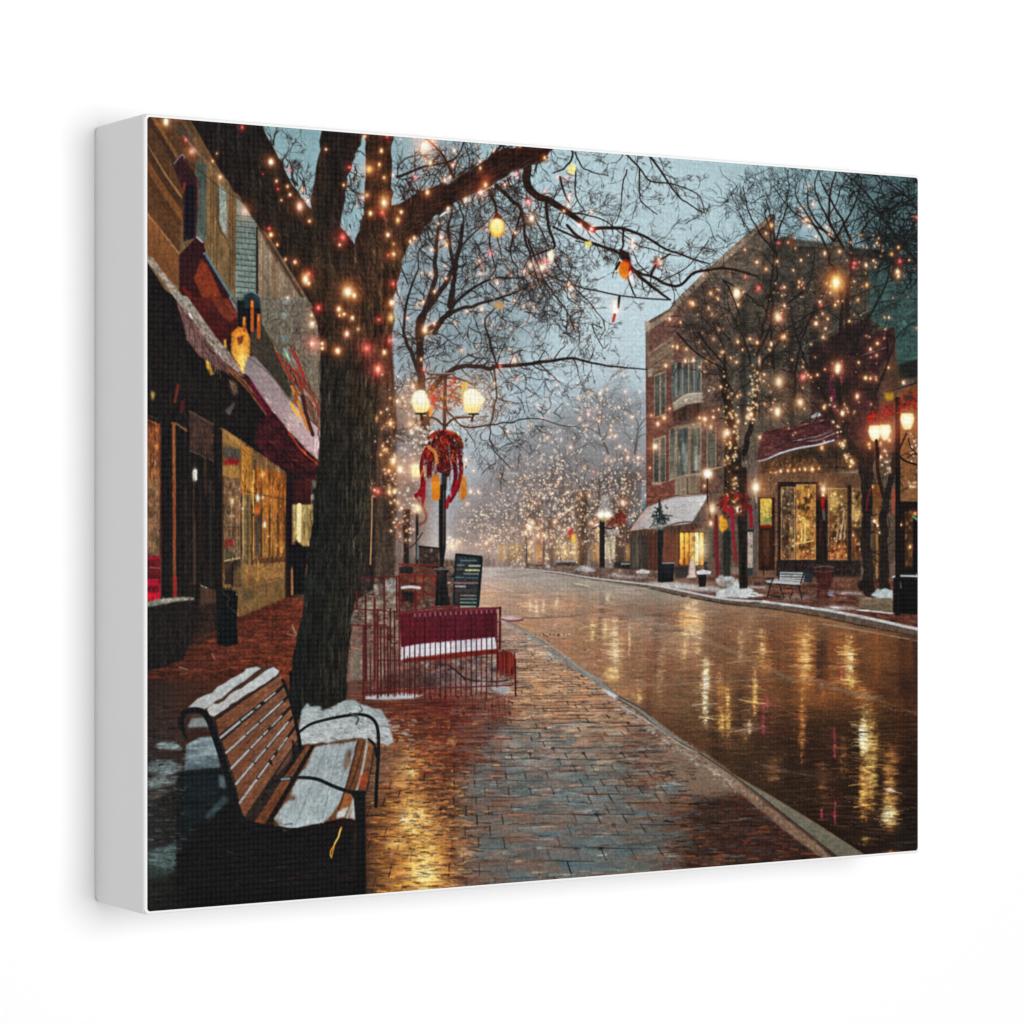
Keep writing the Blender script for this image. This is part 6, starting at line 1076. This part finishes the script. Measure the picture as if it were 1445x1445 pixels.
# chalk board
fill('J', [(888,522),(900,520),(1080,538),(1090,550),(1062,905),(1050,918),(875,895),(868,880)], (30,40,42), 1, .4); fill('J', [(902,540),(1068,556),(1046,895),(882,872)], [(52,62,66),(40,48,50)], 1, .4, 'f.3 m.25')
for y, x0, x1, c, w in ((572,930,1040,(120,130,130),2),(606,905,960,(150,150,150),1.6),(610,990,1068,(200,196,180),2.6),(636,905,950,(120,80,60),2),(642,965,1060,(206,190,130),3),(668,950,1055,(150,150,144),1.8),(694,890,950,(120,140,150),1.6),(698,965,1050,(110,120,130),1.6),(735,885,1050,(150,104,92),3),(760,890,960,(190,180,176),2.2),(790,900,1040,(70,60,58),4),(826,930,1040,(170,130,110),1.8),(852,925,1040,(140,150,140),1.8),(878,925,1040,(150,160,146),1.8),(905,925,1040,(190,190,176),1.8)):
    x = x0
    while x < x1: L = rng.uniform(10, 30); stroke('J', [(x,y),(min(x+L,x1),y+L*.08)], w, c, .75, False); x += L + rng.uniform(4, 9)
# red bench with snow
fill('J', [(478,965),(560,950),(900,935),(1190,925),(1185,1150),(900,1170),(495,1205)], [(96,28,42),(88,28,42),(100,26,40),(80,22,36)], 1, .6, 'f.15 v.15')
fill('J', [(495,1205),(620,1180),(900,1155),(1175,1130),(1190,1215),(900,1240),(540,1280),(490,1298)], [(196,190,198),(208,204,212)], 1, .6, 'f.08 m.1')
fill('J', [(505,1295),(900,1245),(1200,1215),(1205,1248),(900,1280),(520,1318)], (116,38,30), 1, .6, 'f.25')
busy('J', [(520,1320),(1180,1260),(1180,1445),(480,1445)], [(60,50,48),(120,116,116),(96,44,40),(150,150,156),(44,34,34)], 220, (2,9), .9, .6)
fill('J', [(1190,1250),(1240,1225),(1300,1240),(1325,1290),(1320,1400),(1280,1420),(1200,1380)], (88,32,26), .95, 1, 'v.5 f.4')
for i in range(60): x = rng.uniform(1195, 1325); stroke('J', [(x,rng.uniform(1235,1280)),(x+rng.uniform(-5,5),rng.uniform(1330,1440))], 1.4, ((150,66,44),(70,20,20),(120,40,30))[i%3], .7)
rect('N', 300, 0, 700, 90, (70,54,50), .7, 3, 'f.4 m.4'); rect('N', 620, 0, 1050, 90, (120,110,108), .5, 4, 'f.4 m.4')
fill('N', [(185,140),(260,128),(420,120),(540,130),(480,152),(300,160),(190,155)], (172,176,180), .9, .8); fill('N', [(940,70),(1040,70),(1070,110),(1020,130),(960,110)], (160,160,164), .8, 1.2); stroke('N', [(750,0),(820,40),(960,50),(1050,40)], 2, (50,30,28), .8); fill('N', [(820,60),(920,50),(930,100),(840,100)], (150,146,148), .7, 1.2)
dabs('J', [(478,965),(1190,925),(1185,1150),(495,1205)], 500, (1.5,5), (.6,1.4), 1.5, .3)
for i in range(20):    # bench bars, evenly spaced
    x = 478 + i * 37.4; sl = -.05 * (x - 478); yb = 1560 if x < 1150 else 1480
    stroke('J', [(x, 965 + sl), (x + 3, 1200), (x + 2, yb + rng.uniform(-20, 20))], 1.5, ((74,20,26),(92,26,30),(60,16,22))[i % 3], .9, False)
    if i > 2: stroke('J', [(x + 2, 968 + sl), (x + 3, 985 + sl)], 2.4, (190,160,160), .45, False)
stroke('J', [(300,930),(480,945),(700,920),(920,905)], 2., (100,34,34), .9); stroke('J', [(478,960),(820,930),(1215,918)], 2.6, (104,32,40), .95); stroke('J', [(1215,915),(1212,1215)], 3, (84,20,28), .95, False); stroke('J', [(940,1020),(1200,1020)], 1.6, (84,16,26), .8)
for x, y0, y1, w in ((170,800,920,3),(235,830,1445,2.6),(300,850,1445,3.4),(322,930,1570,3),(370,670,1445,2.6),(415,920,1540,2),(445,940,1560,2),(222,1050,1600,3),(460,700,1000,2.4),(480,680,960,2.4),(600,800,930,2.6),(270,1250,1560,2),(345,1060,1560,2),(395,1060,1560,2),(1325,1290,1560,2.4)):
    stroke('J', [(x,y0),(x+2,y1)], w, ((92,30,30),(68,20,22))[x%2], .92, False)
for pts in ([(130,1042),(240,1046),(380,1042)],[(150,925),(300,935)],[(200,700),(480,690)],[(210,1540),(500,1520),(800,1500),(1300,1480)],[(310,1298),(480,1300)],[(320,1130),(450,1130)],[(860,780),(905,810),(915,920)]): stroke('J', pts, 2., (94,30,30), .85)
for i in range(16): x = 215 + i * 27; stroke('J', [(x,1300+rng.uniform(-150,60)),(x+1,1555)], 1.2, (86,26,28), .7, False)
stroke('J', [(400,1140),(440,1180),(470,1160)], 1.4, (50,24,22), .8); stroke('J', [(840,1335),(900,1380),(960,1440)], 2.4, (40,26,26), .8)
fill('J', [(1215,985),(1290,975),(1375,998),(1330,1008),(1220,1015)], (196,180,180), .85, .8); stroke('J', [(1225,1000),(1290,1012),(1380,1004)], 2.4, (120,30,40), .7)
# ---- snow at the tree foot and the front bench
for pts, c, a, f in (([(60,570),(100,545),(170,545),(215,575),(200,590),(100,580)],(116,128,128),.9,1.2),([(20,670),(60,640),(150,640),(215,670),(210,700),(120,720),(20,700)],(108,122,122),.8,2),([(20,740),(90,720),(190,730),(190,760),(60,790),(20,790)],(120,134,132),.8,2),([(20,820),(120,790),(165,800),(60,850),(20,850)],(84,80,74),.7,2),([(20,1110),(80,1100),(190,1070),(190,1180),(160,1230),(80,1200),(20,1160)],(78,96,94),.85,3),([(20,1180),(110,1200),(150,1250),(20,1260)],(48,60,58),.8,4)):
    fill('M', pts, c, a, f, 'f.2 h.3 m.25')
fill('M', [(230,560),(300,520),(370,515),(395,600),(410,680),(220,700)], [(132,146,148),(92,108,114)], .95, 1, 'f.15 h.35 m.2'); fill('M', [(240,460),(260,420),(320,415),(350,450),(345,480),(300,500),(250,490)], (116,126,126), .9, 1, 'm.2'); fill('M', [(245,470),(340,465),(350,510),(250,520)], (58,36,32), .9, 1, 'f.3')
fill('M', [(185,705),(250,690),(410,680),(470,830),(520,940),(620,980),(760,1005),(960,970),(1110,970),(1110,1230),(1160,1400),(170,1440),(185,1000)], (19,19,20), .97, 2, 'f.3')
fill('M', [(190,705),(400,690),(450,800),(330,960),(200,1100)], (24,34,38), .8, 5, 'f.2 m.3'); fill('M', [(400,715),(430,720),(440,790),(405,780)], (96,112,114), .8, 1.5); fill('M', [(330,930),(430,820),(455,850),(400,900),(340,960)], (64,82,86), .8, 2.2)
for i in range(140):
    x, y = rng.uniform(520, 1100), rng.uniform(1000, 1330); stroke('M', [(x,y),(x+rng.uniform(15,60),y-rng.uniform(0,6))], rng.uniform(.8,2), ((64,26,22),(40,20,20),(30,26,28))[rng.integers(3)], rng.uniform(.2,.6))
fill('P', rough('M', [(820,470),(832,380),(865,342),(885,360),(930,358),(945,385),(985,362),(1060,330),(1110,325),(1175,355),(1245,375),(1280,430),(1300,480),(1312,545),(1285,565),(1235,545),(1150,525),(1000,540),(830,562),(822,520)], 1.6), [(150,160,160),(172,176,176)], 1, 1, 'f.12 m.12 b.1')
dabs('M', [(830,400),(940,370),(1090,330),(1240,380),(1310,540),(1150,520),(840,555)], 380, (1.5,6), (1,3), .3, .12, (.4,.9), .01)
for i in range(46):
    x, y = rng.uniform(835, 1300), rng.uniform(380, 540); patch(*cv('M', [(x, y)])[0], rng.uniform(2, 7), rng.uniform(1, 2.4), ((112,116,116),(196,202,204),(90,84,78))[rng.integers(3)], .45)
for i in range(120):
    x, y = rng.uniform(1180, 1420), rng.uniform(420, 760); stroke('M', [(x,y),(x+rng.uniform(8,34),y+rng.uniform(-2,4))], rng.uniform(1,3), ((160,160,158),(120,96,84),(176,176,174))[rng.integers(3)], max(0,.6-(y-420)/700))
fill('M', [(1215,560),(1300,580),(1400,600),(1330,700),(1240,740),(1200,690)], (112,82,66), .5, 5, 'h.4')
fill('M', [(870,570),(800,560),(780,640),(700,700),(560,860),(540,930),(620,960),(860,620)], (44,34,30), .95, 1.2, 'f.4 m.4'); fill('M', [(700,640),(780,590),(770,650),(700,720)], (104,72,60), .8, 1.5)
# seat slats and their snow
SL = (112, 66, 40)
fill('M', [(862,562),(882,566),(770,760),(640,975),(590,960),(720,760)], [(116,76,52),(100,58,36)], 1, .5, 'v.15 f.2 m.15')
fill('M', [(905,570),(1135,535),(1185,525),(1215,560),(1195,700),(1135,958),(1060,950),(960,965),(740,1002),(690,945),(800,760)], [(120,78,50),(110,70,44)], 1, .5, 'f.2 m.2')
fill('P', rough('M', [(905,572),(1128,540),(1100,650),(1070,780),(1010,900),(960,960),(860,985),(740,1002),(688,945),(760,850),(810,750)], 1.5), [(150,160,164),(160,174,176)], .97, 1, 'f.08 m.1')
for pts, c, w, a in (([(1035,560),(990,740),(940,960)],(110,120,122),1.6,.5),([(960,565),(900,740),(800,980)],(112,122,124),1.6,.45),([(890,570),(780,760),(660,975)],(28,24,24),5,.95),([(1128,540),(1085,720),(1015,940)],(70,46,34),3,.8),([(1180,530),(1140,740),(1070,945)],(170,176,176),3.5,.75),([(1160,540),(1120,700),(1060,850)],(60,40,30),2,.7),([(1215,570),(1190,720),(1135,960)],(50,34,26),2,.8)): stroke('M', pts, w, c, a)
fill('M', [(1070,590),(1100,580),(1090,660),(1060,700),(1050,660)], (96,66,48), .7, 1.6, 'm.4'); fill('M', [(1060,810),(1110,820),(1070,930),(1025,930)], (140,90,52), .9, 1, 'm.3'); fill('M', [(1100,860),(1135,850),(1125,950),(1085,940)], (176,182,182), .9, 1); fill('M', [(1020,910),(1080,880),(1060,935),(1015,945)], (180,186,188), .9, 1)
fill('M', [(1140,720),(1180,700),(1170,780),(1130,790)], (160,64,30), .7, 1.6); fill('M', [(750,830),(800,820),(810,850),(760,850)], (96,60,44), .7, 1.6); fill('M', [(700,930),(740,990),(690,980)], (120,80,56), .5, 1.4)
stroke('M', [(590,975),(680,985),(800,1000),(960,970),(1060,950),(1120,965)], 4, (24,20,20), .95)
dabs('M', [(905,572),(1128,540),(1060,780),(960,960),(740,1000),(700,940)], 420, (2,7), (.8,2.4), 1.9, .1, (.4,.9), .01)
for i in range(60):
    x, y = rng.uniform(700, 1110), rng.uniform(580, 980); patch(*cv('M', [(x, y)])[0], rng.uniform(1.5, 5), rng.uniform(1, 3), ((104,80,62),(196,206,208),(90,92,92))[rng.integers(3)], .4) if 905 - (y-570)*.55 < x < 1120 - (y-560)*.4 else None
# backrest
fill('M', [(345,410),(375,415),(715,190),(745,235),(800,440),(825,520),(560,930),(510,945)], (52,40,36), 1, .6, 'f.2')
sl = [((385,432),(405,502),(728,193),(745,243)), ((418,540),(438,592),(750,255),(765,303)), ((444,608),(466,672),(768,315),(778,358)), ((470,690),(490,752),(778,372),(790,412)), ((494,775),(510,852),(792,420),(806,462)), ((512,872),(534,938),(804,474),(818,522))]
for i, (a0, a1, b0, b1) in enumerate(sl):
    fill('M', [a0, b0, b1, a1], [(124,84,62),(112,70,48)], 1, .4, 'f.14 h.08 m.12')
    stroke('M', [((a0[0]+a1[0])/2,(a0[1]+a1[1])/2),((b0[0]+b1[0])/2,(b0[1]+b1[1])/2)], 1., (84,52,36), .4)
    if i < 5:
        nx = sl[i+1]; p0 = ((a1[0]+nx[0][0])/2,(a1[1]+nx[0][1])/2); p1 = ((b1[0]+nx[2][0])/2-6,(b1[1]+nx[2][1])/2)
        m = ((p0[0]+p1[0])/2,(p0[1]+p1[1])/2)
        stroke('M', [p0, p1], 3.8, (36,28,26), .9, False); 
        for t0, t1 in ((.0, .3), (.34, .52), (.56, .62 + .3 * (i % 2)), (.7, .86)):
            stroke('M', [(p0[0]+(p1[0]-p0[0])*t0, p0[1]+(p1[1]-p0[1])*t0),(p0[0]+(p1[0]-p0[0])*t1, p0[1]+(p1[1]-p0[1])*t1)], (3.6 - (t0 * 1.6)), (168,168,166), .9, False)
stroke('M', [(670,640),(680,665)], 3, (24,20,20), .9)
fill('M', [(228,368),(260,345),(520,185),(560,158),(600,148),(640,150),(690,145),(722,170),(715,200),(380,415),(340,400)], (74,54,44), 1, .5, 'f.25')
fill('P', rough('M', [(235,372),(262,345),(330,300),(530,180),(545,160),(600,150),(622,160),(560,205),(330,372),(290,385)], .9), [(176,180,180),(160,162,160)], 1, .6, 'f.1 m.1')
fill('P', rough('M', [(340,372),(370,345),(400,345),(520,262),(650,170),(690,152),(720,172),(705,196),(560,290),(380,412),(352,405)], .9), [(182,184,184),(168,166,162)], 1, .6, 'f.1 m.1')
stroke('M', [(380,415),(560,298),(712,200)], 2.4, (56,44,38), .9)
FRM = (24, 24, 26)
stroke('M', [(208,470),(205,430),(222,392),(262,378),(310,384),(345,420),(380,515),(430,660),(480,830),(520,945),(600,990)], (8,9), FRM, 1); stroke('M', [(210,460),(228,520)], 5, FRM, .9); stroke('M', [(262,410),(300,404),(330,430)], 2, (80,84,86), .5)
stroke('M', [(735,220),(780,340),(812,480),(830,580)], (4,5), FRM, 1); stroke('M', [(790,540),(792,640)], 3, FRM, .9)
stroke('M', [(822,492),(880,452),(960,428),(1060,408),(1140,400),(1200,420),(1232,475),(1236,600),(1228,740),(1222,880)], (3.4,5), FRM, 1); stroke('M', [(1185,530),(1215,560),(1226,620)], 3.6, FRM, .95); stroke('M', [(1090,395),(1130,420),(1120,450)], 3, (70,84,86), .9); stroke('M', [(1140,355),(1150,380),(1120,400)], 2, (80,80,80), .8)
stroke('M', [(650,790),(690,755),(760,735),(840,730),(920,740),(1000,775),(1080,802),(1160,808)], (4,5.4), (32,34,36), 1); stroke('M', [(730,740),(770,735)], 3, (150,166,180), .7)
fill('M', [(1105,805),(1168,800),(1172,1345),(1108,1355),(1118,1000)], [(30,28,28),(16,14,15)], 1, .5, 'f.3'); fill('M', [(1080,800),(1130,810),(1130,880),(1115,850)], (30,28,28), .95, .6); fill('M', [(960,970),(1110,955),(1120,1000),(1000,1005)], (36,22,22), .9, 1)
dabs('M', [(380,430),(730,200),(815,520),(540,930)], 700, (2,9), (.6,1.6), -.62, .2, (.3,.8), .03)
dabs('M', [(20,350),(200,300),(240,700),(190,1430),(20,1430)], 900, (3,10), (.8,2.4), 0, .3, (.3,.8), .03); dabs('M', [(190,700),(500,950),(1105,1000),(1105,1400),(180,1440)], 1200, (3,12), (.8,2.2), -.03, .45, (.3,.8), .08)
rect('M', 250, 1330, 1165, 1460, (14,12,13), .7, 8, '')
stroke('P', rough('M', [(1042,992),(1034,1020),(1028,1040),(1014,1064),(1000,1090),(990,1112),(985,1130),(990,1150)], 1.)[:-1], (3, 1.6), (196,134,50), .9, False); stroke('M', [(1038,1000),(1024,1045),(1006,1078)], 1.2, (250,214,130), .8)

for i in range(130):
    x, y = rng.uniform(515, 620), rng.uniform(985, 1120); patch(x, y, rng.uniform(2, 9), rng.uniform(.8, 2.4), ((150,150,150),(120,100,90),(176,178,178),(70,44,34))[rng.integers(4)], .45 * math.exp(-(x-515)/60))
for i in range(120):
    x, y = rng.uniform(205, 262), rng.uniform(1040, 1230); patch(x, y, rng.uniform(3, 14), rng.uniform(1, 3), ((112,124,124),(50,40,36),(84,96,96),(60,34,26))[rng.integers(4)], .5)
# ---- falling snow, print grain, darker foot of the picture
for i in range(900):
    x, y = rng.uniform(200, 1300), rng.uniform(200, 1000); L = rng.uniform(1, 4)
    seg(x, y, .8, x - L * .25, y + L, .6, (200,204,206), rng.uniform(.05, .28))
hp = np.random.default_rng(9).normal(0, 1, (PH, PW, 1)).astype(np.float32)
hp = gblur(hp, .7, .7) * .024
img[:] = np.clip(img * (1 + hp * 2.2) + hp * .5, 0, 1)
im_ = img.copy()
img[:] = np.clip(im_ + .22 * (im_ - gblur(im_, 1.3, 1.3)) + .15 * (im_ - gblur(im_, 14, 14)), 0, 1)
img[:] = np.clip(img + .12 * (img - .42) * (1 - np.abs(2 * img - 1)), 0, 1)
lum_ = img @ np.array((.3,.59,.11), np.float32)
img[:] = lum_[..., None] + (img - lum_[..., None]) * .96
img[:] = np.clip((img - .022) / .978, 0, 1) ** .985
# flatten to the canvas rectangle
TW, TH = 1500, 1200
def homography(dst):
    src = [(0,0),(1,0),(1,1),(0,1)]; A = []; b = []
    for (u, v), (x, y) in zip(src, dst):
        A += [[u,v,1,0,0,0,-u*x,-v*x],[0,0,0,u,v,1,-u*y,-v*y]]; b += [x, y]
    h = np.linalg.solve(np.array(A, float), np.array(b, float)); return h
hh = homography([(203.5,159.7),(1298.5,246.8),(1298.5,1203.6),(203.5,1291.6)])
U, V = np.meshgrid((np.arange(TW) + .5) / TW, (np.arange(TH) + .5) / TH)
D = hh[6] * U + hh[7] * V + 1; SX = (hh[0] * U + hh[1] * V + hh[2]) / D - X0 - .5; SY = (hh[3] * U + hh[4] * V + hh[5]) / D - Y0 - .5
xi = np.clip(SX.astype(int), 0, PW - 2); yi = np.clip(SY.astype(int), 0, PH - 2); fx = (SX - xi)[..., None]; fy = (SY - yi)[..., None]
ink = (img[yi, xi] * (1-fx) + img[yi, xi+1] * fx) * (1-fy) + (img[yi+1, xi] * (1-fx) + img[yi+1, xi+1] * fx) * fy
ink = np.clip(ink, 0, 1)

# ---------------------------------------------------------------- the canvas and its print
def tag(o, **k):
    for a, b in k.items(): o[a] = b
    return o
def link(name, me, mat, parent=None):
    o = bpy.data.objects.new(name, me); S.collection.objects.link(o); me.materials.append(mat)
    if parent: o.parent = parent
    return o
# wall
m_wall, nt, b = material('white_wall')
b.inputs['Base Color'].default_value = (.86, .86, .86, 1); b.inputs['Roughness'].default_value = .9; b.inputs['Specular IOR Level'].default_value = .1
n = nt.nodes.new('ShaderNodeTexNoise'); n.inputs['Scale'].default_value = 60; n.inputs['Detail'].default_value = 4
bp = nt.nodes.new('ShaderNodeBump'); bp.inputs['Strength'].default_value = .03; bp.inputs['Distance'].default_value = .0005
nt.links.new(n.outputs[0], bp.inputs['Height']); nt.links.new(bp.outputs[0], b.inputs['Normal'])
me = bpy.data.meshes.new('wall'); me.from_pydata([(-3, 0, -2.2), (4.5, 0, -2.2), (4.5, 0, 2.2), (-3, 0, 2.2)], [], [(0, 1, 2, 3)])
tag(link('wall', me, m_wall), kind='structure')

root = bpy.data.objects.new('canvas_print', None); S.collection.objects.link(root); root.location = (0, 0, 0); root.empty_display_size = .05
tag(root, label='gallery-wrapped canvas print of a wet snowy street at dusk, white edges, on the white wall', category='canvas print')

# stretched canvas body: rounded box, softer at the back corners where the cloth is folded
def rrect(hw, hh, r, n=5):
    out = []
    for cx, cz, a0 in ((hw - r, hh - r, 0), (-hw + r, hh - r, 90), (-hw + r, -hh + r, 180), (hw - r, -hh + r, 270)):
        for i in range(n + 1):
            a = math.radians(a0 + 90 * i / n); out.append((cx + r * math.cos(a), cz + r * math.sin(a)))
    return out
m_side, nt, b = material('white_canvas')
b.inputs['Base Color'].default_value = (SIDE, SIDE, SIDE, 1); b.inputs['Roughness'].default_value = .85; b.inputs['Specular IOR Level'].default_value = .15
geo = nt.nodes.new('ShaderNodeTexCoord'); sp = nt.nodes.new('ShaderNodeSeparateXYZ'); nt.links.new(geo.outputs['Object'], sp.inputs[0])
hgt = weave(nt, math_node(nt, 'ADD', sp.outputs[0], sp.outputs[1]), sp.outputs[2], .0009)
bp = nt.nodes.new('ShaderNodeBump'); bp.inputs['Strength'].default_value = .12; bp.inputs['Distance'].default_value = .0001
nt.links.new(hgt, bp.inputs['Height']); nt.links.new(bp.outputs[0], b.inputs['Normal'])
hw, hh_ = CW / 2, CH / 2
prof = []                                    # (depth from the wall, inset) round the edge, back to front
for i in range(7):                           # the folded cloth rounds off the back edge above and below only
    a = math.radians(90 * i / 6); prof.append((GAP + RB - RB * math.cos(a), 0, RB - RB * math.sin(a)))
for i in range(7):
    a = math.radians(90 * i / 6); prof.append((CD - RF + RF * math.sin(a), RF - RF * math.cos(a), RF - RF * math.cos(a)))
bm = bmesh.new(); rings = []
for d, ins, inz in prof:
    rings.append([bm.verts.new((x, -d, z)) for x, z in rrect(hw - ins, hh_ - inz, .0011)])
for r0, r1 in zip(rings, rings[1:]):
    k = len(r0)
    for i in range(k): bm.faces.new((r0[i], r0[(i + 1) % k], r1[(i + 1) % k], r1[i]))
bm.faces.new(rings[0]); bm.faces.new(rings[-1][::-1])
bmesh.ops.recalc_face_normals(bm, faces=bm.faces)
me = bpy.data.meshes.new('canvas_wrap'); bm.to_mesh(me); bm.free()
for p in me.polygons: p.use_smooth = len(p.vertices) == 4
wrap = link('canvas_wrap', me, m_side, root)
tag(wrap, label='plain white wrapped edge of the canvas')

# the printed face: a sheet of ink over the front, a hair inside the rounded edge
im = bpy.data.images.new('street_picture', TW, TH, alpha=False, float_buffer=False)
px4 = np.ones((TH, TW, 4), np.float32); px4[..., :3] = ink[::-1]
im.pixels.foreach_set(px4.ravel()); im.update(); im.pack()
m_ink, nt, b = material('printed_ink')
uvn = nt.nodes.new('ShaderNodeUVMap'); uvn.uv_map = 'print'
tx = nt.nodes.new('ShaderNodeTexImage'); tx.image = im; tx.interpolation = 'Cubic'; tx.extension = 'EXTEND'
nt.links.new(uvn.outputs[0], tx.inputs[0])
sp = nt.nodes.new('ShaderNodeSeparateXYZ'); nt.links.new(uvn.outputs[0], sp.inputs[0])
hgt = weave(nt, math_node(nt, 'MULTIPLY', sp.outputs[0], CW), math_node(nt, 'MULTIPLY', sp.outputs[1], CH), .00135)
# ink colour goes slightly darker in the gaps between threads
gain = math_node(nt, 'ADD', math_node(nt, 'MULTIPLY', hgt, WV * 2), 1 - WV * 1.45)
mul = nt.nodes.new('ShaderNodeVectorMath'); mul.operation = 'SCALE'; nt.links.new(tx.outputs[0], mul.inputs[0])
nt.links.new(math_node(nt, 'MULTIPLY', gain, INK), mul.inputs['Scale'])
add = nt.nodes.new('ShaderNodeVectorMath'); add.operation = 'ADD'; nt.links.new(mul.outputs[0], add.inputs[0])   # faint sheen on the thread crowns, painted into the ink colour
nt.links.new(math_node(nt, 'MULTIPLY', math_node(nt, 'POWER', hgt, 3), CROWN), add.inputs[1])
nt.links.new(add.outputs[0], b.inputs['Base Color'])
b.inputs['Roughness'].default_value = .6; b.inputs['Specular IOR Level'].default_value = .05
bp = nt.nodes.new('ShaderNodeBump'); bp.inputs['Strength'].default_value = .5; bp.inputs['Distance'].default_value = .00022
nt.links.new(hgt, bp.inputs['Height']); nt.links.new(bp.outputs[0], b.inputs['Normal'])
bm = bmesh.new(); uvl = bm.loops.layers.uv.new('print')
def uv_of(v): return ((v.co.x + hw) / CW, (v.co.z + hh_) / CH)
R0 = rrect(hw - .00022, hh_ - .00024, .0010, 6); R1 = rrect(hw - .0011, hh_ - .0011, .0010, 6)
ra = [bm.verts.new((x, -(CD - .00052), z)) for x, z in R0]; rb = [bm.verts.new((x, -(CD + .00012), z)) for x, z in R1]
k = len(ra)
for i in range(k): bm.faces.new((ra[i], ra[(i + 1) % k], rb[(i + 1) % k], rb[i]))
bm.faces.new(rb)
bmesh.ops.recalc_face_normals(bm, faces=bm.faces)
if sum(f.normal.y for f in bm.faces) > 0: bmesh.ops.reverse_faces(bm, faces=bm.faces)
for f in bm.faces:
    for l in f.loops: l[uvl].uv = uv_of(l.vert)
me = bpy.data.meshes.new('printed_face'); bm.to_mesh(me); bm.free()
link('printed_face', me, m_ink, root)
tag(bpy.data.objects['printed_face'], label='printed dusk street with bench, lit trees, lamps and shops')
